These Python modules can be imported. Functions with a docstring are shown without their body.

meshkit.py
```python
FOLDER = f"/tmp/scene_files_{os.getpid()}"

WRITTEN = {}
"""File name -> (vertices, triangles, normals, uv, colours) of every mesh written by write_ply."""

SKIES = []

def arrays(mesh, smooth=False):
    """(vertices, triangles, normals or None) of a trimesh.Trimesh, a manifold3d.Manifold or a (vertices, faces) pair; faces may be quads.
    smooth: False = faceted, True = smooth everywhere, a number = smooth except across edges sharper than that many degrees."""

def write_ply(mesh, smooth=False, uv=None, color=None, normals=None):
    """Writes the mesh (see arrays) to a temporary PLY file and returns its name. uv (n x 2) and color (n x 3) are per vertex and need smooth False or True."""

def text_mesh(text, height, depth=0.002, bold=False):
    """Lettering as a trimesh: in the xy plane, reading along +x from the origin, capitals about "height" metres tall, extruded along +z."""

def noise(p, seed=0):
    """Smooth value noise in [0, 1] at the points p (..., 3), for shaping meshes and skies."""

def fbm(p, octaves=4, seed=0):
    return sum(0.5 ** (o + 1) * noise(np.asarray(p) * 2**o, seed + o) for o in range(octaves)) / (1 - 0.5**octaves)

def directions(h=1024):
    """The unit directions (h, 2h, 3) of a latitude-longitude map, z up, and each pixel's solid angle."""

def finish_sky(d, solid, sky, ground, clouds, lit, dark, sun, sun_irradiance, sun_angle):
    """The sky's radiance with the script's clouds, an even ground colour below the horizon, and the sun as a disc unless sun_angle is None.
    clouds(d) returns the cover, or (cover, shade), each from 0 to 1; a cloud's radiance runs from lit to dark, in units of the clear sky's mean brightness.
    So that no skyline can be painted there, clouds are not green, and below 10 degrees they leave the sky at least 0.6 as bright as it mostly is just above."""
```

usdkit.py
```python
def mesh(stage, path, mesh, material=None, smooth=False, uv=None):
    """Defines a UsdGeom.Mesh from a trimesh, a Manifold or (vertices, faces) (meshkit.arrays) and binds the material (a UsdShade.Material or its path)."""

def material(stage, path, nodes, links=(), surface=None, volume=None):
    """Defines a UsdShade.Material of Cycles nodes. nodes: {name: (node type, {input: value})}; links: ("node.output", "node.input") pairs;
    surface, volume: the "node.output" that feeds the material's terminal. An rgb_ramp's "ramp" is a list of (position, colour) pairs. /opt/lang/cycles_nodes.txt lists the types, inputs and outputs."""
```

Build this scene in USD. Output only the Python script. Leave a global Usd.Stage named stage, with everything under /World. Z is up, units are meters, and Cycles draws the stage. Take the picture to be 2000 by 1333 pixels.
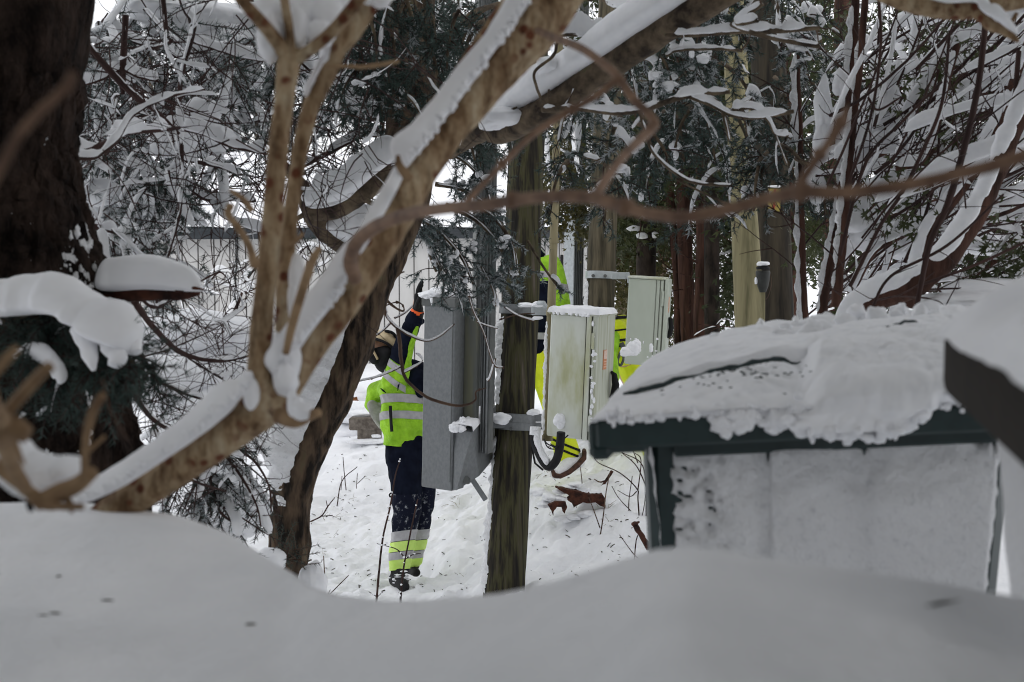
import math, random
import numpy as np, trimesh, manifold3d as m3
from scipy.interpolate import RBFInterpolator
from pxr import Usd, UsdGeom, UsdLux, UsdShade, Sdf, Gf
import usdkit, meshkit

stage = Usd.Stage.CreateInMemory()
UsdGeom.SetStageUpAxis(stage, 'Z')
UsdGeom.Xform.Define(stage, '/World')
UsdGeom.Scope.Define(stage, '/World/Looks')

# ------------------------------------------------------------------ camera, sky, sun, exposure
CAM_Z, PITCH, FPX = 2.4, math.radians(4.85), 50.0 / 36.0 * 2000
cam = UsdGeom.Camera.Define(stage, '/World/camera')
cam.CreateFocalLengthAttr(50.0)
cam.CreateHorizontalApertureAttr(36.0)
cam.CreateVerticalApertureAttr(36.0 * 682 / 1024)
cam.CreateFStopAttr(7.5)
cam.CreateFocusDistanceAttr(8.3)
cam.CreateClippingRangeAttr(Gf.Vec2f(0.05, 5000))
cam.CreateExposureAttr(0.18)
cam.AddTranslateOp().Set(Gf.Vec3d(0, 0, CAM_Z))
cam.AddRotateXOp().Set(90.0 - math.degrees(PITCH))

SUN_EL, SUN_ROT = math.radians(38), math.radians(150)
dome = UsdLux.DomeLight.Define(stage, '/World/sky')
sky_mat = usdkit.material(stage, '/World/Looks/overcast_sky', {
    'tc': ('texture_coordinate', {}),
    'map': ('mapping', {'scale': (1.0, 1.0, 2.2)}),
    'n': ('noise_texture', {'scale': 1.7, 'detail': 5, 'roughness': 0.55}),
    'ramp': ('rgb_ramp', {'ramp': [(0.25, (8.6, 8.75, 9.1)), (0.75, (11.6, 11.7, 12.0))]}),
    'sky': ('sky_texture', {'sky_type': 'single_scattering', 'sun_disc': False, 'sun_elevation': SUN_EL, 'sun_rotation': SUN_ROT}),
    'mix': ('mix_color', {'fac': 0.93, 'use_clamp': False}),
    'bg': ('background_shader', {'strength': 0.1})},
    [('tc.generated', 'map.vector'), ('map.vector', 'n.vector'), ('n.fac', 'ramp.fac'), ('sky.color', 'mix.a'), ('ramp.color', 'mix.b'),
     ('mix.result', 'bg.color')], surface='bg.background')
UsdShade.MaterialBindingAPI.Apply(dome.GetPrim()).Bind(sky_mat)
dome.GetPrim().SetCustomDataByKey('kind', 'structure')
sun = UsdLux.DistantLight.Define(stage, '/World/sun')
sun.CreateIntensityAttr(0.14)
sun.CreateAngleAttr(20.0)
sun.CreateNormalizeAttr(True)
sun.CreateColorAttr(Gf.Vec3f(1.0, 0.97, 0.93))
sd = np.array([math.sin(SUN_ROT) * math.cos(SUN_EL), math.cos(SUN_ROT) * math.cos(SUN_EL), math.sin(SUN_EL)])
sun.AddRotateZOp().Set(-math.degrees(SUN_ROT))
sun.AddRotateXOp().Set(-(90 - math.degrees(SUN_EL)))

# ------------------------------------------------------------------ helpers
FWD = np.array([0, math.cos(PITCH), -math.sin(PITCH)])
UP = np.array([0, math.sin(PITCH), math.cos(PITCH)])
RT = np.array([1.0, 0, 0])
CAM = np.array([0, 0, CAM_Z])
Z = np.array([0, 0, 1.0])


def P(px, py, d):
    return CAM + d * (RT * (px - 1000) / FPX + UP * (666.5 - py) / FPX + FWD)


def mpp(d):
    return d / FPX


def unit(v):
    v = np.asarray(v, float)
    return v / (np.linalg.norm(v, axis=-1, keepdims=True) + 1e-12)


class MB:
    def __init__(s):
        s.v, s.f, s.n = [], [], 0

    def add(s, v, f):
        v = np.asarray(v, float)
        f = np.asarray(f, int)
        if len(v) == 0:
            return s
        if f.shape[1] == 4:
            f = np.vstack([f[:, [0, 1, 2]], f[:, [0, 2, 3]]])
        s.v.append(v)
        s.f.append(f + s.n)
        s.n += len(v)
        return s

    def mesh(s, m):
        return s.add(np.array(m.vertices), np.array(m.faces))

    def get(s):
        return (np.vstack(s.v), np.vstack(s.f))

    def empty(s):
        return s.n == 0

    def pieces(s):
        o = 0
        for v, f in zip(s.v, s.f):
            yield v, f - o
            o += len(v)


_names = {}


def path_for(parent, name):
    base = (str(parent.GetPath()) if parent is not None else '/World') + '/' + name
    k = _names.get(base, 0)
    _names[base] = k + 1
    return base if k == 0 else f'{base}_{k:03d}'


def tag(prim, label=None, cat=None, group=None, kind=None):
    for k, v in (('label', label), ('category', cat), ('group', group), ('kind', kind)):
        if v:
            prim.SetCustomDataByKey(k, v)
    return prim


def thing(name, label=None, cat=None, loc=None, group=None, kind=None):
    x = UsdGeom.Xform.Define(stage, path_for(None, name))
    p = tag(x.GetPrim(), label, cat, group, kind)
    if loc is not None:
        x.AddTranslateOp().Set(Gf.Vec3d(*map(float, loc)))
        _loc[str(p.GetPath())] = np.array(loc, float)
    return p


_loc = {}


def part(parent, name, mesh, mat, smooth=False, label=None, cat=None, group=None, kind=None):
    """one Mesh prim under parent (world coordinates in; thing offset removed)."""
    if isinstance(mesh, MB):
        if mesh.empty():
            return None
        mesh = mesh.get()
    if hasattr(mesh, 'vertices'):
        mesh = (np.array(mesh.vertices), np.array(mesh.faces))
    elif hasattr(mesh, 'to_mesh'):
        q = mesh.to_mesh()
        mesh = (np.array(q.vert_properties[:, :3], float), np.array(q.tri_verts))
    v, f = mesh
    if parent is not None:
        q = parent
        while str(q.GetPath()) not in ('/World', '/'):
            if str(q.GetPath()) in _loc:
                v = np.asarray(v, float) - _loc[str(q.GetPath())]
                break
            q = q.GetParent()
    m = usdkit.mesh(stage, path_for(parent, name), (v, f), mat, smooth=smooth)
    return tag(m.GetPrim(), label, cat, group, kind)


def parts(parent, name, mb, mat, smooth=False):
    """every piece of the bag as a part of its own"""
    for v, f in mb.pieces():
        part(parent, name, (v, f), mat, smooth=smooth)


def spline(ctrl, n=None, per=6):
    """Catmull-Rom through rows of ctrl (any columns)."""
    c = np.asarray(ctrl, float)
    if len(c) < 3:
        t = np.linspace(0, 1, n or per)[:, None]
        return c[0] * (1 - t) + c[-1] * t
    c = np.vstack([2 * c[0] - c[1], c, 2 * c[-1] - c[-2]])
    segs = len(c) - 3
    n = n or segs * per + 1
    u = np.linspace(0, segs, n)
    i = np.minimum(u.astype(int), segs - 1)
    t = (u - i)[:, None]
    p0, p1, p2, p3 = c[i], c[i + 1], c[i + 2], c[i + 3]
    return 0.5 * (2 * p1 + (p2 - p0) * t + (2 * p0 - 5 * p1 + 4 * p2 - p3) * t ** 2 + (3 * p1 - p0 - 3 * p2 + p3) * t ** 3)


def pxpath(rows, per=6, d=None, rscale=1.0):
    """rows (px, py, depth, radius_px) -> points, radii in metres."""
    rows = np.array([(r[0], r[1], d, r[2]) if d is not None else r for r in rows], float)
    s = spline(rows, per=per)
    pts = np.array([P(a, b, c) for a, b, c, _ in s])
    return pts, np.maximum(s[:, 3], 0.3) * s[:, 2] / FPX * rscale


def frames(pts):
    t = unit(np.gradient(pts, axis=0))
    a = np.cross(t[0], Z)
    if np.linalg.norm(a) < 0.1:
        a = np.cross(t[0], RT)
    a = unit(a)
    A = np.empty_like(pts)
    for i in range(len(pts)):
        a = a - t[i] * (a @ t[i])
        a = a / (np.linalg.norm(a) + 1e-9)
        A[i] = a
    return t, A, np.cross(t, A)


def ring_faces(n, k, closed=True):
    i = np.arange(n - 1)[:, None] * k
    j = np.arange(k if closed else k - 1)[None]
    j2 = (j + 1) % k
    return np.stack([i + j, i + j2, i + k + j2, i + k + j], -1).reshape(-1, 4)


def tube(pts, r, k=6, cap=True, rough=0.0, freq=20.0, seed=0, ridge=None):
    pts = np.asarray(pts, float)
    n = len(pts)
    r = np.broadcast_to(np.asarray(r, float), (n,))
    t, A, B = frames(pts)
    an = np.arange(k) / k * 2 * np.pi
    ring = np.cos(an)[None, :, None] * A[:, None] + np.sin(an)[None, :, None] * B[:, None]
    rr = np.repeat(r[:, None], k, 1)
    if rough:
        q = (pts[:, None] + ring * rr[..., None]) * freq
        nz = meshkit.fbm(q, 3, seed) - 0.5
        rr = rr * (1 + rough * 2 * nz)
    if ridge:
        depth, cells, stretch = ridge
        L = np.concatenate([[0], np.cumsum(np.linalg.norm(np.diff(pts, axis=0), axis=1))])
        q = np.stack([np.cos(an)[None] * cells + 0 * L[:, None], np.sin(an)[None] * cells + 0 * L[:, None], np.repeat(L[:, None] * stretch, k, 1)], -1)
        nz = np.abs(meshkit.fbm(q, 3, seed + 5) - 0.5) * 2
        rr = rr + depth * (nz - 0.35)
    v = (pts[:, None] + ring * rr[..., None]).reshape(-1, 3)
    f = ring_faces(n, k)
    tri = np.vstack([f[:, [0, 1, 2]], f[:, [0, 2, 3]]])
    if cap:
        v = np.vstack([v, pts[0], pts[-1]])
        j = np.arange(k)
        c0 = np.stack([np.full(k, n * k), (j + 1) % k, j], 1)
        c1 = np.stack([np.full(k, n * k + 1), (n - 1) * k + j, (n - 1) * k + (j + 1) % k], 1)
        tri = np.vstack([tri, c0, c1])
    return v, tri


def snowcap(pts, r, th, wide=1.1, k=10, seed=0, lump=0.35, freq=9.0, ends=True, side=None, sink=0.45, minperp=0.25, gap=0.0):
    """snow lying on the upper side of a branch."""
    pts = np.asarray(pts, float)
    n = len(pts)
    r = np.broadcast_to(np.asarray(r, float), (n,))
    t = unit(np.gradient(pts, axis=0))
    if side is None:
        u = Z - t * t[:, 2:3]
    else:
        u = np.asarray(side, float) - t * (t @ np.asarray(side, float))[:, None]
    pl = np.linalg.norm(u, axis=1)
    u = unit(u)
    w = np.cross(t, u)
    nz = meshkit.fbm(pts * freq + seed * 7.3, 3, seed) - 0.5
    nz2 = meshkit.fbm(pts * freq * 2.3 + seed * 3.1, 2, seed + 3) - 0.5
    amt = np.clip(pl, minperp, 1) if side is None else 1.0
    T = np.broadcast_to(np.asarray(th, float), (n,)) * amt * (1 + 2 * lump * nz)
    W = r * wide * (1 + lump * nz2)
    if gap:
        g = np.clip((meshkit.fbm(pts * freq * .8 + seed * 2.9, 2, seed + 11) - .5 + .22 * (1 - gap)) * 6 + .5, 0, 1)
        T = T * (.06 + .94 * g)
        W = W * (.35 + .65 * g)
    if ends:
        s = np.linspace(0, 1, n)
        e = np.clip(np.minimum(s, 1 - s) / 0.12, 0, 1)
        e = np.sqrt(1 - (1 - e) ** 2) * 0.96 + 0.04
        T, W = T * e, W * (0.25 + 0.75 * e)
    an = np.arange(k) / k * 2 * np.pi
    ca, sa = np.cos(an), np.sin(an)
    up = np.where(sa > 0, sa, 0)
    dn = np.where(sa < 0, sa, 0)
    prof = ca * (1 - 0.12 * up)
    jit = 1 + 0.12 * (meshkit.noise(pts[:, None] * freq * 3 + np.stack([ca, sa, sa], -1)[None] * 2 + seed, seed) - 0.5)
    v = pts[:, None] + (u * (r * sink)[:, None])[:, None] + w[:, None] * (W[:, None] * prof[None] * jit)[..., None] \
        + u[:, None] * ((T[:, None] * up[None] + (0.9 * r * sink + 0.15 * T)[:, None] * dn[None]) * jit)[..., None]
    v = v.reshape(-1, 3)
    f = ring_faces(n, k)
    tri = np.vstack([f[:, [0, 1, 2]], f[:, [0, 2, 3]]])
    c = v.reshape(n, k, 3).mean(1)
    v = np.vstack([v, c[0], c[-1]])
    j = np.arange(k)
    tri = np.vstack([tri, np.stack([np.full(k, n * k), (j + 1) % k, j], 1), np.stack([np.full(k, n * k + 1), (n - 1) * k + j, (n - 1) * k + (j + 1) % k], 1)])
    # orientation: make outward (u x w relation) consistent
    return v, tri[:, ::-1]


_ico = {}


def crumbs(mb, pts, r, n, rng, size=(.002, .006), lift=0.0):
    """loose bits of snow along both rims of a strip"""
    t = unit(np.gradient(pts, axis=0))
    for k in range(n):
        i = int(rng.integers(2, len(pts) - 2))
        u = unit(Z - t[i] * t[i][2])
        w = np.cross(t[i], u)
        sd = -1 if w[1] > 0 else 1
        c = pts[i] + w * sd * r[i] * rng.uniform(.75, 1.08) + u * r[i] * rng.uniform(.1, .6)
        mb.add(*lump(c, rng.uniform(*size, 3), int(rng.integers(9999)), 1, .5))


def lump(c, rad, seed=0, sub=3, amp=0.35, freq=1.3):
    if sub not in _ico:
        m = trimesh.creation.icosphere(sub)
        _ico[sub] = (np.array(m.vertices), np.array(m.faces))
    v, f = _ico[sub]
    nz = meshkit.fbm(v * freq + seed * 5.17, 3, seed) - 0.5
    return np.asarray(c) + v * (1 + 2 * amp * nz)[:, None] * np.asarray(rad, float), f


def box(c, size, R=None, bev=0.0):
    if bev > 0:
        s = np.asarray(size, float) / 2 - bev
        pts = []
        for sx in (-1, 1):
            for sy in (-1, 1):
                for sz in (-1, 1):
                    b = np.array([sx, sy, sz]) * s
                    for a in range(3):
                        o = b.copy()
                        o[a] += np.array([sx, sy, sz])[a] * bev
                        pts.append(o)
        h = trimesh.convex.convex_hull(np.array(pts))
        v, f = np.array(h.vertices), np.array(h.faces)
    else:
        m = trimesh.creation.box(size)
        v, f = np.array(m.vertices), np.array(m.faces)
    if R is not None:
        v = v @ np.asarray(R).T
    return v + np.asarray(c, float), f


def sheet(pts):
    """grid (a, b, 3) -> vertices, triangles"""
    a, b = pts.shape[:2]
    return pts.reshape(-1, 3), ring_faces(a, b, closed=False)


def needles(pos, dirs, L, W, rng):
    n = len(pos)
    side = unit(np.cross(dirs, unit(rng.normal(size=(n, 3)))))
    W = np.broadcast_to(W, (n,))[:, None]
    L = np.broadcast_to(L, (n,))[:, None]
    v = np.stack([pos - side * W / 2, pos + side * W / 2, pos + dirs * L], 1).reshape(-1, 3)
    return v, np.arange(3 * n).reshape(-1, 3)


def twig_needles(paths, per_m, L, W, rng, spread=0.9, flat=0.6):
    """needles round every twig path"""
    V = []
    for pts, _ in paths:
        seg = np.linalg.norm(np.diff(pts, axis=0), axis=1)
        tot = seg.sum()
        n = int(tot * per_m)
        if n < 3:
            continue
        s = rng.uniform(0, tot, n)
        cs = np.concatenate([[0], np.cumsum(seg)])
        i = np.clip(np.searchsorted(cs, s) - 1, 0, len(seg) - 1)
        u = ((s - cs[i]) / seg[i])[:, None]
        p = pts[i] * (1 - u) + pts[i + 1] * u
        t = unit(pts[i + 1] - pts[i])
        q = unit(rng.normal(size=(n, 3)) * [1, 1, flat])
        q = unit(q - t * (q * t).sum(1)[:, None])
        a = rng.uniform(0.55, 1.0, n)[:, None] * spread
        d = unit(t * (1.25 - a) + q * a)
        v, _f = needles(p, d, L * rng.uniform(0.7, 1.15, n), W, rng)
        V.append(v)
    if not V:
        return np.zeros((0, 3)), np.zeros((0, 3), int)
    v = np.vstack(V)
    return v, np.arange(len(v)).reshape(-1, 3)


def grow(p0, d0, L, r0, n, rng, droop=0.0, curl=0.15, taper=0.25):
    d = unit(d0)
    pts = [np.asarray(p0, float)]
    step = L / (n - 1)
    bend = rng.normal(size=3) * curl
    for i in range(n - 1):
        d = unit(d + bend * step / L * 2 + rng.normal(size=3) * curl * 0.5 / math.sqrt(n) - Z * droop * step / L)
        pts.append(pts[-1] + d * step)
    return np.array(pts), r0 * np.linspace(1, taper, n)


def along(pts, s):
    x = s * (len(pts) - 1)
    i = min(int(x), len(pts) - 2)
    return pts[i] * (1 - (x - i)) + pts[i + 1] * (x - i), unit(pts[i + 1] - pts[i])


def grid_noise(p, f, o=4, seed=0):
    return meshkit.fbm(np.asarray(p) * f, o, seed) - 0.5
# ------------------------------------------------------------------ materials (all procedural)
def pm(name, c1, c2=None, scale=8.0, rough=0.7, detail=4, stretch=(1, 1, 1), bump=0.0, bscale=None, bdist=0.01, lo=0.35, hi=0.65, c3=None, spec=0.3,
       metallic=0.0, sheen=0.0, third=0.8, sss=0.0, ramp=None, obj=False, distortion=0.0, brough=0.6):
    nodes = {'g': ('texture_coordinate', {}) if obj else ('geometry', {}), 'map': ('mapping', {'scale': stretch}),
             'n': ('noise_texture', {'scale': scale, 'detail': detail, 'roughness': brough, 'distortion': distortion}),
             'p': ('principled_bsdf', {'roughness': rough, 'specular_ior_level': spec, 'metallic': metallic, 'sheen_weight': sheen})}
    links = [('g.object' if obj else 'g.position', 'map.vector'), ('map.vector', 'n.vector')]
    stops = ramp or ([(lo, c1), (hi, c2 if c2 is not None else c1)] + ([(third, c3)] if c3 is not None else []))
    nodes['r'] = ('rgb_ramp', {'ramp': stops})
    links += [('n.fac', 'r.fac'), ('r.color', 'p.base_color')]
    if bump:
        nodes['bn'] = ('noise_texture', {'scale': bscale or scale * 2, 'detail': 5, 'roughness': 0.65})
        nodes['b'] = ('bump', {'strength': bump, 'distance': bdist})
        links += [('map.vector', 'bn.vector'), ('bn.fac', 'b.height'), ('b.normal', 'p.normal')]
    return usdkit.material(stage, '/World/Looks/' + name, nodes, links, surface='p.BSDF')


def leafy(name, c1, c2, scale=3.0, trans=0.25, rough=0.55):
    nodes = {'g': ('geometry', {}), 'n': ('noise_texture', {'scale': scale, 'detail': 3}), 'r': ('rgb_ramp', {'ramp': [(0.3, c1), (0.7, c2)]}),
             'p': ('principled_bsdf', {'roughness': rough, 'specular_ior_level': 0.3}), 't': ('translucent_bsdf', {}), 'm': ('mix_closure', {'fac': trans})}
    return usdkit.material(stage, '/World/Looks/' + name, nodes, [('g.position', 'n.vector'), ('n.fac', 'r.fac'), ('r.color', 'p.base_color'), ('r.color', 't.color'),
                                                                  ('p.BSDF', 'm.closure1'), ('t.BSDF', 'm.closure2')], surface='m.closure')


M = {}
M['snow'] = pm('snow', (0.80, 0.81, 0.835), (0.86, 0.865, 0.88), scale=30, rough=0.85, bump=0.25, bscale=160, bdist=0.004, spec=0.12)
M['snow_soft'] = pm('snow_soft', (0.82, 0.825, 0.85), (0.86, 0.865, 0.88), scale=14, rough=0.9, bump=0.12, bscale=90, bdist=0.004, spec=0.1)
M['snow_ground'] = pm('snow_ground', (0.80, 0.81, 0.83), (0.87, 0.875, 0.89), scale=6, rough=0.85, bump=0.5, bscale=45, bdist=0.012, spec=0.12)
M['snow_frost'] = pm('snow_frost', (0.74, 0.75, 0.765), (0.89, 0.895, 0.905), scale=85, rough=0.9, bump=1.0, bscale=120, bdist=0.012, spec=0.1, lo=.30, hi=.46, detail=6, brough=.7)
M['bark_red'] = pm('spruce_bark', (0.007, 0.005, 0.0042), (0.042, 0.028, 0.022), scale=16, rough=0.95, detail=7, brough=.7, bump=1.0, bscale=34, bdist=0.03, c3=(0.075, 0.05, 0.04), third=0.78, stretch=(1, 1, 0.55), lo=.38, hi=.6, spec=.1)
M['bark_mid'] = pm('furrowed_bark', (0.010, 0.007, 0.005), (0.115, 0.078, 0.050), scale=26, rough=0.95, bump=1.0, bscale=40, bdist=0.015, c3=(0.10, 0.10, 0.05), third=0.78, stretch=(1, 1, 0.22), lo=0.38, hi=0.6)
M['bark_branch'] = pm('branch_bark', (0.03, 0.022, 0.016), (0.16, 0.12, 0.08), scale=18, rough=0.95, bump=0.8, bscale=40, bdist=0.01, c3=(0.12, 0.115, 0.06), third=0.75)
M['twig_dark'] = pm('dark_twig', (0.020, 0.010, 0.009), (0.055, 0.027, 0.022), scale=5, rough=0.8)
M['twig_brown'] = pm('brown_twig', (0.05, 0.03, 0.022), (0.12, 0.075, 0.05), scale=9, rough=0.8)
M['thuja_bark'] = pm('thuja_bark', (0.025, 0.012, 0.009), (0.10, 0.048, 0.034), scale=22, rough=0.95, bump=0.8, bscale=50, bdist=0.01, stretch=(1, 1, 0.1))
M['twig_red'] = pm('reddish_twig', (0.11, 0.062, 0.040), (0.27, 0.165, 0.105), scale=30, detail=6, rough=0.65, bump=0.5, bscale=120, bdist=0.002)
M['stub'] = pm('cut_stub_wood', (0.16, 0.095, 0.05), (0.36, 0.245, 0.14), scale=22, rough=0.8, bump=0.4, bscale=60, bdist=0.003)
# tan bark with rusty lenticels
M['bark_elder'] = usdkit.material(stage, '/World/Looks/tan_bark', {
    'g': ('geometry', {}), 'map': ('mapping', {'scale': (1, 1, 0.45)}), 'n': ('noise_texture', {'scale': 30, 'detail': 7, 'roughness': 0.72}),
    'r': ('rgb_ramp', {'ramp': [(0.30, (0.085, 0.045, 0.022)), (0.43, (0.23, 0.145, 0.078)), (0.55, (0.42, 0.31, 0.19)), (0.68, (0.54, 0.455, 0.32)), (0.8, (0.22, 0.15, 0.085))]}),
    'v': ('voronoi_texture', {'scale': 46, 'randomness': 1.0}), 'vr': ('rgb_ramp', {'ramp': [(0.0, (1, 1, 1)), (0.22, (1, 1, 1)), (0.36, (0, 0, 0)), (1, (0, 0, 0))]}),
    'v2': ('noise_texture', {'scale': 17, 'detail': 1}), 'v2r': ('rgb_ramp', {'ramp': [(0.40, (0, 0, 0)), (0.50, (1, 1, 1))]}),
    'map2': ('mapping', {'scale': (1, 1, 0.18)}), 's': ('noise_texture', {'scale': 75, 'detail': 6, 'roughness': 0.7}), 'sr': ('rgb_ramp', {'ramp': [(0.34, (0.35, 0.30, 0.26)), (0.5, (1, 1, 1)), (1, (1.0, 1.0, 1.0))]}), 'st': ('mix_color', {'blend_type': 'multiply', 'fac': 0.85}),
    'mul': ('mix_color', {'blend_type': 'multiply', 'fac': 1.0}), 'mix': ('mix_color', {'b': (0.15, 0.05, 0.024)}),
    'b': ('bump', {'strength': 1.0, 'distance': 0.012}), 'p': ('principled_bsdf', {'roughness': 0.85, 'specular_ior_level': 0.25})},
    [('g.position', 'map.vector'), ('map.vector', 'n.vector'), ('n.fac', 'r.fac'), ('g.position', 'v.vector'), ('v.distance', 'vr.fac'), ('g.position', 'v2.vector'), ('v2.fac', 'v2r.fac'),
     ('vr.color', 'mul.a'), ('v2r.color', 'mul.b'), ('mul.result', 'mix.fac'), ('r.color', 'mix.a'), ('mix.result', 'st.a'), ('sr.color', 'st.b'), ('map2.vector', 's.vector'), ('g.position', 'map2.vector'), ('s.fac', 'sr.fac'), ('st.result', 'p.base_color'), ('n.fac', 'b.height'), ('b.normal', 'p.normal')], surface='p.BSDF')
M['needle'] = leafy('spruce_needle', (0.022, 0.040, 0.032), (0.060, 0.090, 0.078), scale=2.2)
M['needle_blue'] = leafy('bluish_spruce_needle', (0.045, 0.07, 0.068), (0.12, 0.155, 0.15), scale=3)
M['needle_rust'] = leafy('rusty_needle', (0.06, 0.035, 0.015), (0.13, 0.075, 0.03), scale=3)
M['frost_needle'] = leafy('frosted_needle', (0.26, 0.29, 0.30), (0.50, 0.52, 0.53), scale=9, trans=.3, rough=.8)
M['boot_snowy'] = pm('boot_leather_caked_with_snow', (0.01, 0.01, 0.012), (0.8, 0.8, 0.82), scale=32, detail=7, brough=.7, rough=.8, ramp=[(0, (0.012, 0.012, 0.014)), (0.47, (0.02, 0.02, 0.022)), (0.53, (0.6, 0.6, 0.62)), (1, (0.84, 0.84, 0.86))], bump=.6, bscale=50, bdist=.01)
M['thuja'] = leafy('thuja_leaf', (0.018, 0.028, 0.010), (0.060, 0.070, 0.024), scale=1.6, trans=0.2)
M['thuja_olive'] = leafy('olive_thuja_leaf', (0.045, 0.045, 0.013), (0.11, 0.095, 0.030), scale=1.8, trans=0.25)
M['pole_wood'] = pm('weathered_pole_wood', (0.018, 0.014, 0.010), (0.075, 0.062, 0.030), scale=34, rough=0.9, bump=0.7, bscale=60, bdist=0.006, stretch=(1, 1, 0.045), ramp=[(0.36, (0.008, 0.007, 0.006)), (0.46, (0.022, 0.018, 0.012)), (0.54, (0.052, 0.050, 0.020)), (0.62, (0.060, 0.050, 0.034)), (0.72, (0.115, 0.097, 0.078))], detail=7)
M['pole_wood_grey'] = pm('grey_pole_wood', (0.03, 0.026, 0.016), (0.125, 0.105, 0.068), scale=30, rough=0.9, bump=0.6, bscale=60, bdist=0.005, stretch=(1, 1, 0.05))
M['log_pale'] = pm('pale_peeled_wood', (0.115, 0.105, 0.055), (0.27, 0.24, 0.135), scale=24, rough=0.85, bump=0.4, bscale=60, bdist=0.004, stretch=(1, 1, 0.06), lo=0.3, hi=0.6)
M['post_dark'] = pm('dark_post_wood', (0.012, 0.010, 0.008), (0.055, 0.045, 0.03), scale=20, rough=0.9, bump=0.6, bscale=50, bdist=0.006, stretch=(1, 1, 0.08))
M['galv'] = pm('galvanised_steel', (0.145, 0.153, 0.157), (0.185, 0.195, 0.20), scale=60, rough=0.55, detail=6, stretch=(1, 1, 0.7), bump=0.12, bscale=120, bdist=0.002, spec=0.4, metallic=0.35)
M['galv_light'] = pm('pale_galvanised_steel', (0.36, 0.39, 0.40), (0.46, 0.49, 0.50), scale=26, rough=0.5, spec=0.4, metallic=0.25)
M['bark_dark'] = pm('dark_conifer_bark', (0.012, 0.009, 0.007), (0.05, 0.036, 0.028), scale=16, rough=.95, bump=.8, bscale=40, bdist=.01, stretch=(1, 1, .4))
M['galv_dark'] = pm('dull_zinc', (0.085, 0.09, 0.09), (0.14, 0.145, 0.14), scale=20, rough=0.6, metallic=0.3, stretch=(1, 1, 0.3))
M['cab_white'] = pm('algae_stained_white_paint', (0.58, 0.60, 0.55), (0.50, 0.52, 0.44), scale=5, rough=0.5, detail=6, stretch=(1, 1, 0.35), spec=0.35, ramp=[(0.30, (0.62, 0.64, 0.60)), (0.5, (0.55, 0.575, 0.50)), (0.66, (0.40, 0.41, 0.25)), (0.8, (0.26, 0.26, 0.13))], bump=0.15, bscale=80, bdist=0.002)
M['cab_side'] = pm('streaked_white_paint', (0.4, 0.42, 0.36), (0.5, 0.52, 0.46), scale=34, rough=0.55, detail=5, stretch=(1, 1, 0.05), spec=0.3, ramp=[(0.32, (0.27, 0.275, 0.17)), (0.5, (0.43, 0.45, 0.37)), (0.7, (0.5, 0.52, 0.46))])
M['cab_green'] = pm('grey_green_paint', (0.40, 0.44, 0.37), (0.47, 0.51, 0.44), scale=4, rough=0.45, detail=5, spec=0.4, stretch=(1, 1, 0.4))
M['seam'] = pm('dark_gap', (0.03, 0.03, 0.022), (0.05, 0.05, 0.03), scale=30, rough=0.9)
M['black'] = pm('black_rubber', (0.008, 0.008, 0.009), (0.014, 0.014, 0.015), scale=20, rough=0.7, spec=0.2)
M['orange'] = pm('orange_cuff', (0.85, 0.10, 0.02), (0.95, 0.16, 0.03), scale=40, rough=0.6)
M['sticker'] = pm('faded_orange_sticker', (0.62, 0.32, 0.20), (0.68, 0.45, 0.34), scale=60, rough=0.5, stretch=(1, 1, 1))
M['sticker_orange'] = pm('orange_sticker', (0.52, 0.19, 0.08), (0.58, 0.25, 0.12), scale=60, rough=0.5)
M['sticker_white'] = pm('sticker_print', (0.60, 0.42, 0.34), (0.70, 0.55, 0.47), scale=60, rough=0.5)
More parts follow.
